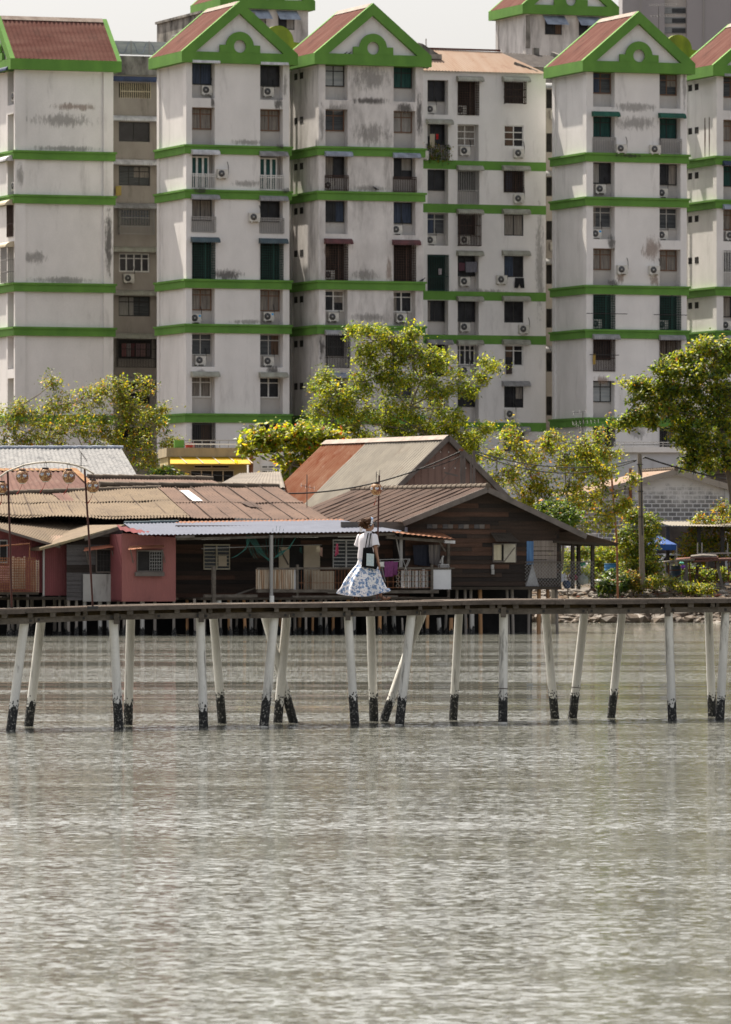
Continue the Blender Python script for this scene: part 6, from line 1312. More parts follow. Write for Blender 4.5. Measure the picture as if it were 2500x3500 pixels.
def ell(c, rx, ry, n=28, tw=1., fold=0., k=7, ph=0.):
    out = []
    for i in range(n):
        a = 2 * pi * i / n; q = 1 + fold * sin(k * a + ph) + fold * .5 * sin((k * 2 + 1) * a + 1.3)
        out.append(V(c) + (rt * rx * cos(a) + ft * ry * sin(a)) * q if tw else V(c) + V((rx * cos(a) * q, ry * sin(a) * q, 0)))
    return out
MSH = mat('white_cotton', (.74, .71, .73), (.68, .655, .68), 5, rough=.9, bump=.006, bsc=9)
b = MB(PM)
b.loft([ell((-.03, 0, .835), .165, .125, 28, 1, .03, 5), ell((-.03, 0, .92), .165, .125, 28, 1, .025, 5), ell((-.02, 0, 1.03), .158, .118, 28, 1, .015, 5), ell((-.012, 0, 1.14), .165, .122), ell((-.004, 0, 1.22), .172, .118), ell((.0, 0, 1.27), .165, .10), ell((.012, 0, 1.31), .125, .08), ell((.025, 0, 1.345), .066, .06), ell((.028, 0, 1.365), .058, .055)], cap=False)
b.build('shirt', MSH, person)
for a_, c_ in (((.135, -.075, 1.275), (.17, -.155, 1.075)), ((-.12, .075, 1.275), (-.175, .13, 1.085))):
    b = MB(PM); a_, c_ = V(a_), V(c_); b.tube([a_ - (c_ - a_) * .12, a_, a_.lerp(c_, .5), c_], [.05, .07, .072, .078], 16, cap=False); b.build('sleeve', MSH, person)
def floral():
    m, nt, N, lk, bs = new_mat('floral_cloth'); tc = N.new('ShaderNodeTexCoord')
    def vor(sc, rnd_=1.):
        v = N.new('ShaderNodeTexVoronoi'); v.inputs['Scale'].default_value = sc; v.inputs['Randomness'].default_value = rnd_
        n = N.new('ShaderNodeTexNoise'); n.inputs['Scale'].default_value = 30; lk.new(tc.outputs['Object'], n.inputs[0])
        ad = N.new('ShaderNodeVectorMath'); ad.operation = 'MULTIPLY_ADD'; lk.new(n.outputs[1], ad.inputs[0]); ad.inputs[1].default_value = (.05, .05, .05); lk.new(tc.outputs['Object'], ad.inputs[2]); lk.new(ad.outputs[0], v.inputs[0]); return v
    v1, v2 = vor(13), vor(27)
    f1 = ramp(N, lk, v1.outputs['Distance'], .40, .48, (1, 1, 1, 1), (0, 0, 0, 1)); f2 = ramp(N, lk, v2.outputs['Distance'], .28, .4, (1, 1, 1, 1), (0, 0, 0, 1))
    n1 = noise_tex(N, lk, 60, (1, 1, 1), 2); c1 = ramp(N, lk, n1, .4, .6, (.05, .11, .26, 1), (.30, .40, .55, 1)).outputs[0]
    a_ = mixc(N, lk, f2.outputs[0], (.72, .71, .72), (.20, .28, .46)); b_ = mixc(N, lk, f1.outputs[0], a_, c1)
    lk.new(b_, bs.inputs['Base Color']); bs.inputs['Roughness'].default_value = .9; return m
MFL = floral()
SK = [(.855, -.02, .15, .13, .0), (.80, -.02, .158, .138, .02), (.72, -.012, .19, .165, .035), (.66, -.02, .235, .20, .045), (.55, -.055, .29, .25, .05), (.42, -.09, .35, .29, .055), (.27, -.105, .41, .33, .06), (.16, -.103, .44, .35, .085), (.105, -.10, .452, .36, .095)]
b = MB(PM); rings = []
for z, cx, rx, ry, fo in SK:
    r = ell((cx, .02, z), rx, ry, 96, 0, fo, 9, z * 1.5)
    if z < .2: r = [p + V((0, 0, .06 * max(0, abs(p.x + .1) / .45) ** 2 * (1.0 if p.x < 0 else 1.5))) for p in r]
    k_ = max(0, (.62 - z) / .55)
    r = [p + V((.05 * k_ * sin(p.y * 9 + z * 3) + (.05 * k_ * max(0, p.x) * 2), .03 * k_ * sin(p.x * 11 - z * 5), 0)) for p in r]
    rings.append(r)
b.loft(rings, cap=False); b.build('skirt', MFL, person)
MHR = mat('brown_hair', (.085, .038, .016), (.035, .017, .009), 30, (1, 1, 1), .7, .01, 60, spec=.12)
b = MB(PM)
def blob(c, r, sx=1., sy=1., sz=1., ns=.25):
    bm = bmesh.new(); bmesh.ops.create_icosphere(bm, subdivisions=3, radius=1)
    b.add([V(c) + V((v.co.x * sx, v.co.y * sy, v.co.z * sz)) * r * (1 + ns * mnoise.noise(v.co * 3.2 + V(c) * 40)) for v in bm.verts], [tuple(v.index for v in f.verts) for f in bm.faces], 0, True); bm.free()
blob((.005, -.005, 1.535), .103, 1.0, .95, .92); blob((-.07, -.02, 1.50), .075, 1, 1, 1.1, .35); blob((-.02, -.03, 1.475), .075, 1, .9, .9, .3)
for i in range(130):
    a = ru(0, 6.28); e = ru(-.9, 1.2); c = V((-.03, -.01, 1.515)) + V((cos(a) * cos(e) * .105, sin(a) * cos(e) * .095, sin(e) * .085))
    if c.x > .07: continue
    ax = V((ru(-1, 1), ru(-1, 1), ru(-1.5, .3))).normalized(); s1 = ax.orthogonal().normalized(); s2 = ax.cross(s1); L = ru(.03, .07)
    b.tube([c + ax * L * t / 8 + (s1 * cos(t * 1.3) + s2 * sin(t * 1.3)) * .009 for t in range(9)], .0055, 4)
b.build('hair', MHR, person)
MHB = MFL
b = MB(PM); hd = V((.062, .02, 1.535)); ax = V((.88, .3, -.3)).normalized(); s1 = V((0, 0, 1)).cross(ax).normalized(); s2 = ax.cross(s1)
ring = [[hd + ax * d + (s1 * cos(i * pi / 12) * .098 + s2 * sin(i * pi / 12) * .104) * k for i in range(24)] for d, k in ((-.022, 1.0), (-.01, 1.04), (.012, 1.03), (.022, .98))]
b.loft(ring, cap=False); b.build('headband', MHB, person)
b = MB(PM); b.prism([wp(1231, 1800, -.05), wp(1238, 1797, -.05), wp(1241, 1806, -.05), wp(1238, 1822, -.05), wp(1230, 1824, -.05), wp(1229, 1812, -.05)], (0, .012, 0)); b.build('scarf_tail', MSH, person)
b = MB(PM); c = V((.128, .018, 1.495))
for dy in (-.02, .05): b.loft([[V((.135 - dy * .25, dy, 1.493)) + V((d, d * .3, 0)) + V((-.006 * cos(k), .024 * cos(k), .021 * sin(k))) for k in [i * pi / 7 for i in range(14)]] for d in (0, .006)])
b.beam((.128, -.03, 1.5), (.03, -.075, 1.495), .006, .009); b.build('sunglasses', M['glass'], person)
b = MB(PM); b.loft([[V((.035, -.078 - d, 1.47)) + V((.012 * cos(k), 0, .024 * sin(k))) for k in [i * pi / 6 for i in range(12)]] for d in (0, .012)]); b.build('ear', MSK, person)
b = MB(PM); b.loft([[V((.04, -.092, 1.435)) + V((.008 * cos(k) * q, d, .008 * sin(k) * q)) for k in [i * pi / 4 for i in range(8)]] for q, d in ((.5, -.005), (1, 0), (.5, .005))]); b.build('earring', M['white'], person)
MSD = mat('brown_sandal', (.19, .09, .045), (.13, .06, .03), 10, rough=.6)
for heel, ball, toe, y in (((.235, .012), (.37, .03), (.468, .078), -.055), ((-.305, .03), (-.17, .008), (-.075, .008), .055)):
    b = MB(PM); b.loft([[V((x, y + w, z)), V((x, y - w, z)), V((x, y - w, z + .022)), V((x, y + w, z + .022))] for x, z, w in ((heel[0], heel[1], .028), ((heel[0] + ball[0]) / 2, (heel[1] + ball[1]) / 2, .03), (ball[0], ball[1], .042), (toe[0], toe[1], .03))], smooth=False); o = b.build('sandal', MSD, person)
    for q in (.25, .6):
        x = heel[0] + (toe[0] - heel[0]) * q; z = heel[1] + (toe[1] - heel[1]) * q + .02; s = MB(PM); s.tube([V((x, y + .04 * cos(k), z + (.075 if q < .5 else .052) * sin(k))) for k in [i * pi / 8 for i in range(9)]], .009, 5); s.build('strap', mat('dark_strap', (.06, .04, .03)), o)
bag = thing('tote_bag', 'black tote bag with a pale striped print on the walking woman\'s shoulder', 'bag', V((WX, WY, WZ)) + wp(1262, 1945, -.2))
MBG = mat('black_canvas', (.008, .008, .009), (.012, .012, .013), 8, rough=.95, spec=.05)
b = MB(PM); P5 = [(1242, 1877), (1272, 1874), (1281, 1905), (1292, 1940), (1287, 1951), (1262, 1946), (1236, 1942), (1239, 1912)]
b.loft([[wp(x, y, d - .21) * 1 + V(((1262 - x) / WS_ * k, 0, (y - 1912) / WS_ * k)) for x, y in P5] for d, k in ((-.045, .1), (-.03, 0), (.03, 0), (.045, .1))], smooth=False); b.build('pouch', MBG, bag)
b = MB(PM)
for i in range(8):
    x0 = 1254 + i * 3.2; b.quad(wp(x0, 1896 + .3 * i, -.262), wp(x0 + 2.7, 1896 + .3 * i, -.262), wp(x0 + 1.8, 1938 + .3 * i, -.262), wp(x0 - .9, 1938 + .3 * i, -.262))
b.build('print', mat('pale_print', (.62, .68, .66), (.42, .55, .62), 40, rough=.8), bag)
for x0, x1, yy in ((1249.5, 1259, -.2), (1261, 1268, -.225)):
    b = MB(PM); b.beam(wp(x0, 1879, yy - .02), wp((x0 + x1) / 2 + .6, 1848, -.17), .018, .008); b.beam(wp((x0 + x1) / 2 + .6, 1848, -.17), wp(x1, 1828, -.11), .018, .008); b.beam(wp(x1, 1828, -.11), wp(x1 + 6, 1827, .0), .018, .008); b.build('strap', MBG, bag)

# ================================================================== laundry and clutter
def hcloth(name, pts, v, m, label, cat, fr=HL, wav=.03, group=None):
    b = MB(fr.M); L = [fr.L(x, y, v) for x, y in pts]; top = L[:2]; n = 12
    # grid between left edge and right edge polylines: pts = TL, TR, BR, BL
    TL, TR, BR, BL = L; vs = []
    for j in range(7):
        for i in range(n + 1):
            p = TL.lerp(TR, i / n).lerp(BL.lerp(BR, i / n), j / 6); p.y += wav * sin(i * 1.7 + j * .4) * (.4 + j / 6); vs.append(p)
    for q in range(len(vs)): pass
    w = n + 1; F1 = [(j * w + i, j * w + i + 1, (j + 1) * w + i + 1, (j + 1) * w + i) for j in range(6) for i in range(n)]
    b.add(vs, F1, 0, True); b.add([p + V((0, .012, 0)) for p in vs], F1, 0, True)
    o = b.build(name, m, loc=fr.M @ BL.lerp(BR, .5)); return tag(o, label, cat, group)
MPU = mat('purple_cloth', (.20, .055, .16), (.13, .04, .11), 6, rough=.9); MPK = mat('pink_pattern_cloth', (.45, .04, .11), (.6, .3, .35), 22, rough=.9, a=.5, b=.6)
hcloth('shirt', [(1314, 1920), (1346, 1918), (1344, 1970), (1317, 1972)], -1.95, MPU, 'larger purple shirt drying on the veranda rack right of the woman', 'shirt', group='laundry')
hcloth('shirt', [(1343, 1920), (1362, 1920), (1358, 1966), (1346, 1964)], -1.9, MPU, 'narrow purple garment at the right end of the drying rack', 'shirt', group='laundry')
hcloth('cloth', [(1298, 1922), (1316, 1920), (1314, 1938), (1300, 1936)], -1.92, M['white'], 'small white cloth pegged left of the purple shirts', 'cloth', group='laundry')
hcloth('cloth', [(1150, 1858), (1157, 1858), (1158, 1892), (1146, 1902)], -1.2, MPK, 'pink patterned cloth hanging before the white framed veranda window', 'cloth', group='laundry')
hcloth('cloth', [(1082, 1868), (1094, 1866), (1096, 1888), (1084, 1886)], -1.0, M['aw_cream'], 'beige garment pegged over the right cream door leaf', 'cloth', group='laundry')
hcloth('cloth', [(1092, 1870), (1104, 1872), (1102, 1902), (1094, 1898)], -.95, mat('pink_beige', (.4, .26, .21)), 'pinkish garment hanging just right of the beige one', 'cloth', group='laundry')
hcloth('cloth', [(1026, 1870), (1033, 1870), (1034, 1892), (1025, 1886)], -1.0, M['irongreen'], 'small green rag pegged in front of the dark doorway', 'cloth', group='laundry')
hcloth('cloth', [(1298, 1940), (1312, 1940), (1312, 2000), (1299, 2000)], -1.4, mat('denim_blue', (.14, .17, .25), (.1, .12, .19), 6), 'blue grey trousers hanging behind the wire rail beside the woman', 'cloth', group='laundry')
hcloth('blanket', [(1466, 1862), (1508, 1862), (1502, 1936), (1470, 1925)], -.9, mat('striped_cloth', (.05, .045, .05), (.25, .22, .2), 3, (9, 1, .2), .9), 'dark blanket with pale stripes hanging in the kitchen lean-to', 'blanket')
hcloth('tarpaulin', [(1412, 1864), (1466, 1862), (1470, 1936), (1418, 1930)], -.7, mat('navy_tarp', (.022, .025, .038), (.03, .032, .045), 4), 'black blue tarpaulin hung along the kitchen lean-to', 'tarpaulin')
rk = thing('drying_rack', 'grey metal drying rack with purple shirts on the veranda', 'drying rack', hq(1345, 1990, -1.9))
for a_, c_ in (((1292, 1913), (1402, 1911)), ((1300, 1921), (1370, 1919)), ((1402, 1911), (1392, 1935)), ((1378, 1914), (1404, 1985)), ((1396, 1914), (1370, 1990)), ((1300, 1914), (1318, 1988))):
    b = MB(); b.tube([hq(*a_, -1.85), hq(*c_, -1.85)], .016, 6); b.build('rack_tube', M['irongrey'], rk)
nt_ = MB(HL.M); MNT = mat('green_net', (.035, .12, .10), rough=.9)
def netline(pts): nt_.tube([HL.L(x, y, -1.5) for x, y in pts], .008, 4)
for k in range(9):
    x0 = 842 + k * 3; netline([(x0, 1828), (862 + k * 4, 1858 + k * 2), (885 + k * 5, 1890 + k * 4), (925, 1912 + k), (960, 1900 - k * 2), (990, 1868 + k), (1018, 1826)])
for k in range(7): netline([(790 + k * 3, 1908 - k), (815 + k * 4, 1896 - k * 3), (842 + k * 2, 1878 - k * 5), (846 + k, 1830)])
for k in range(12): netline([(838 + k * 12, 1836 + 40 * sin(k * .5)), (850 + k * 10, 1870 + 24 * sin(k * .7)), (862 + k * 9, 1900 + 12 * sin(k))])
tag(nt_.build('fishing_net', MNT, loc=hq(900, 1930, -1.5)), 'tangled green fishing net hung under the veranda roof', 'net')
b = MB(HL.M); a, c = HL.L(1507, 1944, -1.3), HL.L(1535, 1929, -1.3)
bars(b, a.x, c.x, a.z, c.z, -1.3, .05, (a.z, c.z), .012); bars(b, a.x, c.x, a.z, c.z, -1.05, .05, (a.z, c.z), .012); tag(b.build('wire_basket', M['white'], loc=HL.M @ a), 'white wire basket on the kitchen lean-to shelf', 'basket')
b = MB(); b.tube([hq(1504, 1925, -1.2), hq(1516, 1900, -1.2)], .04, 8); b.tube([hq(1512, 1928, -1.25), hq(1512, 1908, -1.25)], .05, 8); tag(b.build('kettle', M['alu'], loc=hq(1510, 1928, -1.2)), 'grey kettle standing behind the white wire basket', 'kettle')
b = MB(); a = hq(1389, 1812, -.6); b.box(a.x - .06, a.x + .06, a.y - .1, a.y + .1, a.z - .1, a.z + .13); b.box(a.x - .12, a.x + .04, a.y - .12, a.y - .05, a.z - .15, a.z - .06, 1); tag(b.build('paint_tin', [M['aw_bluegrey'], M['aw_cream']], loc=a), 'pale tin on the roof edge right of the blue grey sheet roof', 'tin')
# tower laundry and birds
def tcloth(fr, px0, px1, py0, py1, v, m, lab, nm='cloth', cat='cloth'): hcloth(nm, [(px0, py0), (px1, py0), (px1 - 1, py1), (px0 + 1, py1 + 1)], v, m, lab, cat, fr, .02, 'laundry')
MBKC = mat('black_cloth', (.018, .018, .02), rough=.95)
b = MB(frM.M); z0, z1 = frM.z(985, frM.u(1770)), frM.z(950, frM.u(1770)); u0, u1 = frM.u(1754), frM.u(1788); um = (u0 + u1) / 2
b.prism([(u0 + .05, -.3, z1), (u1 - .05, -.3, z1), (u1, -.3, z0), (um + .1, -.3, z0), (um, -.3, z0 + .3), (um - .12, -.3, z0), (u0, -.3, z0)], (0, .06, 0)); tag(b.build('shorts', MBKC, loc=frM.W(um, -.3, z0)), 'black shorts drying below a window of the middle block', 'shorts', 'laundry')
tcloth(frM, 1730, 1752, 1247, 1278, -.3, mat('brown_towel', (.06, .045, .04)), 'dark brown towel hanging low on the middle block')
tcloth(frM, 1470, 1487, 458, 505, -.2, mat('beige_shirt', (.42, .37, .28)), 'beige shirt hanging at the leafy balcony of the middle block', 'shirt', 'shirt')
tcloth(frM, 1491, 1500, 458, 476, -.2, mat('red_cloth', (.4, .02, .02)), 'small red cloth beside the beige shirt on the middle block')
tcloth(frM, 1500, 1512, 918, 938, -.05, mat('pink_white', (.45, .3, .34), (.6, .6, .62), 9, (5, 5, 1)), 'pink and white garment behind the green grille of the middle block')
tcloth(frM, 1568, 1590, 898, 925, .15, mat('maroon_cloth', (.1, .045, .06)), 'dark maroon laundry at the second window column of the middle block')
tcloth(frM, 1592, 1632, 895, 930, .1, mat('grey_cloth', (.2, .2, .23), (.09, .09, .11), 9, (6, 6, 1)), 'grey laundry beside the maroon piece on the middle block')
tcloth(frL, 396, 416, 636, 668, -.3, mat('yellow_shirt', (.42, .32, .1)), 'yellow shirt hanging on the dim brown recessed block', 'shirt', 'shirt')
for i, (a_, c_, m_) in enumerate(((416, 432, (.32, .13, .13)), (434, 448, (.36, .3, .3)), (450, 462, (.2, .06, .07)), (464, 480, (.3, .18, .19)), (482, 500, (.34, .2, .19)), (502, 515, (.16, .12, .13)))):
    tcloth(frL, a_, c_, 1174, 1218, -.3, mat('laundry_cloth', m_, tuple(k * .6 for k in m_), 8, (5, 5, 1)), ('leftmost reddish garment in the caged laundry row on the dim brown block', 'pale garment second in the caged laundry row', 'dark red garment third in the caged laundry row', 'dusky pink garment fourth in the caged laundry row', 'pink garment second from the right in the caged laundry row', 'grey brown garment at the right end of the caged laundry row')[i])
tcloth(fr4, 2027, 2037, 1210, 1245, -.35, mat('yellow_towel', (.4, .27, .07)), 'yellow towel on the rail of the tower with green awnings')
b = MB(fr4.M)
for py, x0, x1 in ((1071, 2005, 2145), (1075, 2235, 2350), (1212, 2016, 2117)): b.tube([fr4.L(x0, py, -.4), fr4.L(x1, py + 2, -.4)], .025, 5)
b.build('drying_pole', M['iron'], t4)
pl = thing('potted_plants', 'dark wilted plants spilling from a railing of the middle block', 'plants', frM.P(1497, 545, -.3)); b = MB()
for i in range(26): leafset(b, frM.P(ru(1462, 1533), ru(488, 548), -.2), 14, .3, .2, [1, .2, 4, .2, .1, 0, 3], .8, .6, .3)
b.build('foliage', LG, pl)
def bird(pt, label, s=1., flip=1):
    b = MB(Matrix.Translation(pt) @ Matrix.Diagonal((flip, 1, 1, 1))); n = 10
    pr = [(-.22, .05, .012), (-.12, .08, .03), (-.02, .11, .065), (.06, .15, .06), (.10, .20, .035), (.125, .235, .04), (.15, .24, .03), (.185, .235, .006)]
    b.loft([[V((x * s, r * s * cos(k), z * s + r * s * sin(k))) for k in [2 * pi * i / n for i in range(n)]] for x, z, r in pr]); b.tube([(0, .02, 0), (.01, .02, .08 * s)], .008, 4); b.tube([(0, -.02, 0), (.01, -.02, .08 * s)], .008, 4)
    tag(b.build('bird', mat('dark_feathers', (.02, .02, .024), (.05, .05, .06), 8, rough=.6), loc=pt), label, 'bird', 'birds on the towers')
bird(fr3.P(1179, 191, -.3), 'dark bird on the gable ledge above the maroon awning tower, left of its mate'); bird(fr3.P(1193, 191, -.3), 'dark bird on the gable ledge above the maroon awning tower, nearer the arch')
bird(fr3.P(1285, 651, -.1), 'dark bird standing on the second green band of the grimy tower', 1, -1); bird(fr3.P(1445, 963, -.1), 'dark bird perched at the right end of a green band below the maroon awnings')
# right bank: stall, car, canopy, barrels
YS = 343.
def sp(px, py, d=0.): return P(px, py, YS + d)
stl = thing('scrap_stall', 'rickety timber stall with rusty sheet top on the rubble bank', 'stall', P(2400, 2010, YS)); stl.location.z = 1.7
MRSH = mat('rust_sheet', (.17, .065, .04), (.10, .05, .04), 2, (.4, 3, 1), .9); MGT = mat('grey_driftwood', (.19, .17, .15), (.12, .105, .09), 2, (.5, 5, .5), .95)
for a_, c_, c2, w, m_ in (((2240, 1924), (2375, 1910), (2370, 1906), 3., MGT), ((2310, 1912), (2455, 1905), (2455, 1900), 2.4, MRSH), ((2370, 1916), (2560, 1912), (2560, 1905), 3.2, MRSH), ((2360, 1902), (2450, 1900), (2450, 1896), 1.5, MGT)):
    b = MB(); d = w / 2; b.loft([[sp(a_[0], a_[1], -d), sp(a_[0] + 4, a_[1] - 5, d), sp(a_[0] + 4, a_[1] + 1, d), sp(a_[0], a_[1] + 6, -d)], [sp((a_[0] + c_[0]) / 2, (a_[1] + c_[1]) / 2 - 3, -d), sp((a_[0] + c_[0]) / 2, a_[1] - 9, d), sp((a_[0] + c_[0]) / 2, a_[1] - 4, d), sp((a_[0] + c_[0]) / 2, (a_[1] + c_[1]) / 2 + 3, -d)], [sp(c_[0], c_[1], -d), sp(*c2, d), sp(c2[0], c2[1] + 5, d), sp(c_[0], c_[1] + 6, -d)]], smooth=False); b.build('top_sheet', m_, stl)
for x0, y0, x1, y1, w, m_, d in ((2346, 1915, 2349, 2010, .16, MGT, -1.2), (2385, 1935, 2380, 1990, .17, MGT, .9), (2452, 1925, 2470, 2005, .16, MGT, -1.2), (2328, 2005, 2346, 1960, .15, MGT, -1.3), (2284, 1925, 2288, 1980, .05, MRS, -.9), (2356, 1920, 2362, 2010, .07, MRS, -1.0), (2446, 1920, 2450, 1990, .06, MRS, .3), (2490, 1915, 2490, 1990, .06, MRS, .4)):
    b = MB(); b.beam(sp(x0, y0, d), sp(x1, y1, d), w); b.build('stall_leg', m_, stl)
for x0, y0, x1, y1 in ((2284, 1950, 2440, 1942), (2360, 1945, 2440, 2000), (2300, 1980, 2360, 1948), (2360, 1995, 2500, 1990), (2395, 1990, 2450, 1935), (2470, 1960, 2500, 1935)):
    b = MB(); b.beam(sp(x0, y0, -.6), sp(x1, y1, -.5), .045); b.build('cross_bar', MRS, stl)
b = MB()
for x in (2385, 2400, 2488): b.beam(sp(x, 1900, 1), sp(x, 1855, 1), .05)
b.beam(sp(2383, 1893, 1), sp(2500, 1890, 1), .07); tag(b.build('metal_frame', M['irongrey'], loc=sp(2385, 1900, 1)), 'light grey metal frame standing on top of the scrap stall', 'frame')
car = thing('parked_car', 'white car half hidden behind the vine covered bush and stall', 'car', P(2275, 1985, 352)); CY = 352.
MCP = mat('white_car_paint', (.72, .72, .72), rough=.25, spec=.5)
cx = P(2275, 0, CY).x; CMx = Matrix.Translation((cx, CY, 2.14)) @ Matrix.Rotation(R(28), 4, 'Z')
prof = [(-2.0, .35, .3), (-2.02, .75, .55), (-1.75, .86, .8), (-.95, .95, .82), (-.35, 1.42, .66), (.35, 1.47, .66), (1.15, 1.32, .66), (1.65, .98, .8), (2.0, .9, .72), (2.05, .4, .4)]
b = MB(CMx); b.loft([[V((x, -w * 1.0, .3)), V((x, -w * 1.05, min(z, .85) * .8)), V((x, -w, z - .04)), V((x, -w * .8, z)), V((x, w * .8, z)), V((x, w, z - .04)), V((x, w * 1.05, min(z, .85) * .8)), V((x, w, .3))] for x, z, w in prof]); b.build('body', MCP, car)
for x0, z0, x1, z1, w, nm in ((-.9, .99, -.4, 1.38, .58, 'windscreen'), (1.18, 1.3, 1.6, 1.03, .58, 'rear_window')):
    b = MB(CMx); nx = (-.03 if nm == 'windscreen' else .03); b.prism([(x0 + nx, -w, z0 + .02), (x0 + nx, w, z0 + .02), (x1 + nx, w * .9, z1 + .02), (x1 + nx, -w * .9, z1 + .02)], (nx * .3, 0, .01)); b.build(nm, M['glass'], car)
for sg in (-1, 1):
    b = MB(CMx); b.prism([(-.75, sg * .8, .98), (1.3, sg * .8, .98), (1.0, sg * .69, 1.33), (-.32, sg * .69, 1.36)], (0, sg * .02, 0)); b.build('side_window', M['glass'], car)
    for x in (-1.25, 1.25):
        b = MB(CMx); b.loft([[V((x + .31 * cos(k), sg * y, .31 + .31 * sin(k))) for k in [i * pi / 10 for i in range(20)]] for y in (.72, .9)]); wl = b.build('wheel', M['dark'], car)
        b = MB(CMx); b.loft([[V((x + .18 * cos(k), sg * y, .31 + .18 * sin(k))) for k in [i * pi / 8 for i in range(16)]] for y in (.89, .915)]); b.build('rim', M['alu'], wl)
    b = MB(CMx); b.box(-2.05, -1.95, sg * .5 - .16, sg * .5 + .16, .62, .74); b.build('headlight', M['frost'], car)
cn = thing('canopy_tent', 'royal blue pop-up canopy tent in front of the dark shed opening', 'canopy', P(2260, 1990, 347.5)); cn.location.z = 1.85; YC = 347.5
MBL = mat('blue_canopy', (.025, .085, .30), (.018, .065, .24), 2, rough=.7)
ax_, bx_ = P(2203, 1862, YC), P(2314, 1862, YC); zt, ze = P(0, 1829, YC).z, P(0, 1861, YC).z; ap = V(((ax_.x + bx_.x) / 2 - .1, YC + .9, zt))
b = MB(); cs = [V((ax_.x, YC, ze)), V((bx_.x, YC, ze)), V((bx_.x, YC + 1.8, ze)), V((ax_.x, YC + 1.8, ze))]
for i in range(4):
    p, q = cs[i], cs[(i + 1) % 4]; m1 = p.lerp(q, .5) + V((0, 0, .02)); b.add([p, m1, q, ap], [(0, 1, 3), (1, 2, 3)]); b.quad(p, q, q - V((0, 0, .3)), p - V((0, 0, .3)))
b.build('canopy_cover', MBL, cn)
for p in cs: b = MB(); b.tube([p - V((0, 0, .05)), V((p.x, p.y, 1.85))], .025, 6); b.build('canopy_leg', M['irongrey'], cn)
def drum(px, py0, py1, Y, r, m, lab, nm='barrel', tap=1.):
    a, c = P(px, py1, Y), P(px, py0, Y); h = c.z - a.z; b = MB(Matrix.Translation(a)); b.loft([[V((r * k * cos(i * pi / 10), r * k * sin(i * pi / 10), h * z)) for i in range(20)] for z, k in ((0, .95 * tap), (.04, 1 * tap), (.3, .98), (.33, 1.02), (.36, .98), (.64, .99), (.67, 1.03), (.7, .99), (.96, 1.), (.97, 1.05), (1, 1.03))]); tag(b.build(nm, m, loc=a), lab, nm)
drum(2311, 1934, 1988, 344, .27, mat('grey_blue_barrel', (.06, .11, .18), (.09, .14, .2), 3, rough=.6), 'tall faded blue barrel standing under the scrap stall')
drum(2283, 1958, 1985, 344.3, .24, mat('white_bucket', (.4, .43, .48), rough=.6), 'pale blue bucket left of the faded blue barrel', 'bucket', .85)
drum(2087, 1926, 1960, 341, .32, mat('sky_blue_tub', (.045, .20, .42), (.04, .17, .36), 3, rough=.5), 'bright sky blue tub beside the vine covered bush', 'tub', .9)
b = MB(); a = P(2025, 1975, 340); c = P(2080, 1963, 340); b.box(a.x, c.x, 340, 341.2, 1.75, c.z); tag(b.build('low_brick_step', MR[3], loc=a), 'low red brick step in front of the sky blue tub', 'step')
b = MB(); rock(b, P(2035, 1985, 338.4), .45, .3, .12, 0, .2); tag(b.build('foam_slab', M['white'], loc=P(2035, 1988, 338.4)), 'white foam slab lying right of the porch posts', 'slab')
for px, py, s, m_, lab in ((2335, 1938, .1, mat('purple_bag', (.16, .05, .3)), 'small purple bag under the scrap stall'), (2330, 1925, .12, mat('mint_basin', (.1, .36, .28)), 'mint green basin on the scrap stall shelf'), (1992, 1929, .14, mat('green_lid', (.03, .3, .16)), 'bright green lid on the porch rail'), (1960, 1972, .15, mat('red_sack', (.2, .03, .05)), 'dark red sack behind the porch fence'), (1992, 1980, .2, mat('white_sack', (.42, .42, .38), (.2, .26, .22), 5), 'pale sack leaning behind the porch fence'), (1938, 1996, .16, mat('blue_crate', (.04, .07, .16)), 'dark blue box on the porch floor')):
    b = MB(); c = P(px, py, 339 if px > 2050 else 284.6)
    if px < 2050: c.y = H7.Y(H7.u(px, .8), .8); c = P(px, py, c.y)
    bm = bmesh.new(); bmesh.ops.create_icosphere(bm, subdivisions=2, radius=1); b.add([c + V((v.co.x * s * 1.2, v.co.y * s, v.co.z * s * (.6 if 'lid' in lab or 'basin' in lab else 1.2))) * (1 + .55 * mnoise.noise(v.co * 2.2 + c)) for v in bm.verts], [tuple(v.index for v in f.verts) for f in bm.faces], 0, True); bm.free()
    tag(b.build(lab.split()[2] if lab.split()[1] == 'purple' else ('basin' if 'basin' in lab else 'lid' if 'lid' in lab else 'sack' if 'sack' in lab else 'box'), m_, loc=c), lab, 'bag' if 'bag' in lab else 'household item')
# loose timber and debris lying on the bank
for i, (px, py, L, an, m_, lab) in enumerate(((1935, 2022, 1.3, .2, MGT, 'grey plank lying on the rubble below the porch'), (2030, 2030, .9, -.5, MGT, 'short grey plank sticking out of the rubble under the spiky plant'), (2265, 2028, 1.1, .35, MRSH, 'rusty strip lying on the rubble left of the tan concrete slab'), (2352, 2022, .8, -.25, MGT, 'short board leaning on the bank beside the stall foot'))):
    c = P(px, py, 339.5); b = MB(); d = V((cos(an), .25, sin(an) * .3)) * L / 2; b.beam(c - d, c + d, .14, .05); tag(b.build('plank', m_, loc=c), lab, 'plank')
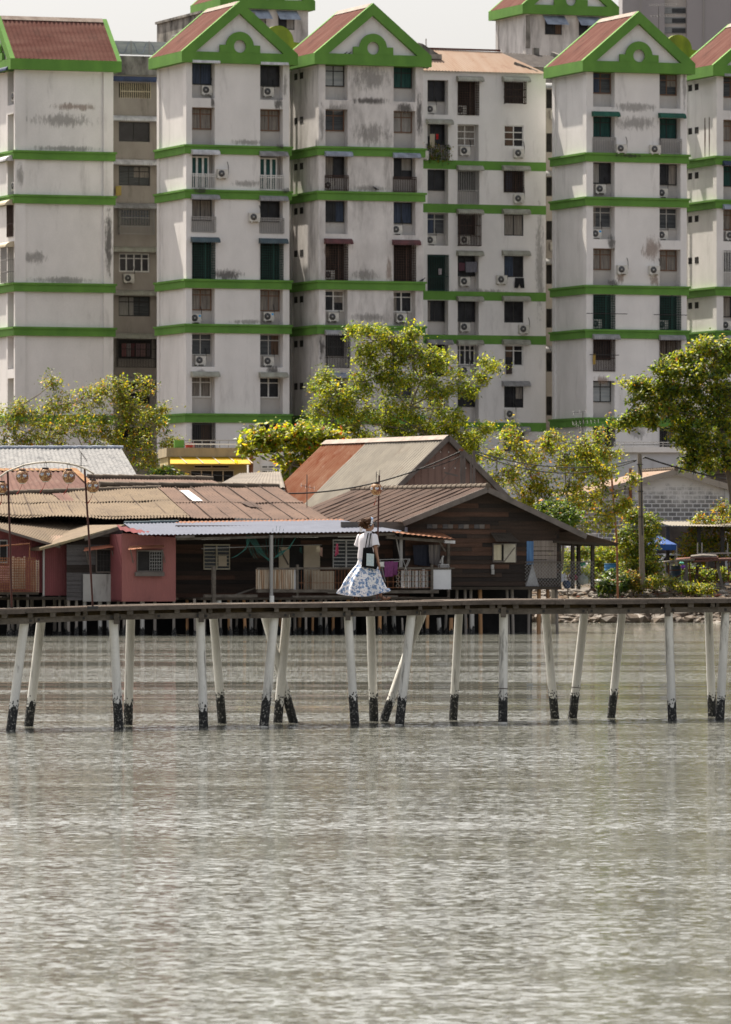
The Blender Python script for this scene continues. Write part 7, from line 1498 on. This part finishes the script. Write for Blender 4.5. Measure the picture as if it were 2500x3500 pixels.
# ================================================================== camera, sun, sky
cam = bpy.data.cameras.new('camera'); co = bpy.data.objects.new('camera', cam); COL.objects.link(co)
co.location = (0, 0, EYE); co.rotation_euler = (R(90), 0, 0)
cam.sensor_fit = 'VERTICAL'; cam.sensor_height = 35.0; cam.lens = F / 3500 * 35.0
cam.shift_y = (HZ - 1750) / 3500.0; cam.clip_start = .5; cam.clip_end = 20000
cam.dof.use_dof = True; cam.dof.focus_distance = 126; cam.dof.aperture_fstop = 8
SC.camera = co
SUN_EL, SUN_AZ = R(57), R(-34)       # azimuth from +Y, positive to the right
S = V((sin(SUN_AZ) * cos(SUN_EL), cos(SUN_AZ) * cos(SUN_EL), sin(SUN_EL)))
sun = bpy.data.lights.new('sun', 'SUN'); sun.energy = 4.4; sun.angle = R(.5); sun.color = (1, .915, .79)
so = bpy.data.objects.new('sun', sun); COL.objects.link(so); so.rotation_euler = S.to_track_quat('Z', 'Y').to_euler(); so.location = (0, 60, 80)
wd = bpy.data.worlds.new('World'); SC.world = wd; wd.use_nodes = True
wn = wd.node_tree.nodes; sky = wn.new('ShaderNodeTexSky'); sky.sky_type = 'NISHITA'; sky.sun_disc = False
sky.sun_elevation = SUN_EL; sky.sun_rotation = SUN_AZ; sky.air_density = 1.0; sky.dust_density = 5.0; sky.ozone_density = 1.0
hs = wn.new('ShaderNodeHueSaturation'); hs.inputs['Saturation'].default_value = .36
mul = wn.new('ShaderNodeMix'); mul.data_type = 'RGBA'; mul.blend_type = 'MULTIPLY'; mul.inputs[0].default_value = 1; mul.inputs[7].default_value = (1.0, .985, .98, 1)
gm = wn.new('ShaderNodeGamma'); gm.inputs[1].default_value = .72
wd.node_tree.links.new(sky.outputs[0], gm.inputs[0]); wd.node_tree.links.new(gm.outputs[0], hs.inputs['Color']); wd.node_tree.links.new(hs.outputs[0], mul.inputs[6]); wd.node_tree.links.new(mul.outputs[2], wn['Background'].inputs[0]); wn['Background'].inputs[1].default_value = .15
SC.view_settings.view_transform = 'Standard'; SC.view_settings.look = 'None'; SC.view_settings.gamma = 1; SC.view_settings.exposure = 1.15
SC.cycles.max_bounces = 6; SC.cycles.diffuse_bounces = 3; SC.cycles.glossy_bounces = 3; SC.cycles.transmission_bounces = 3; SC.cycles.transparent_max_bounces = 6
SC.cycles.use_denoising = True
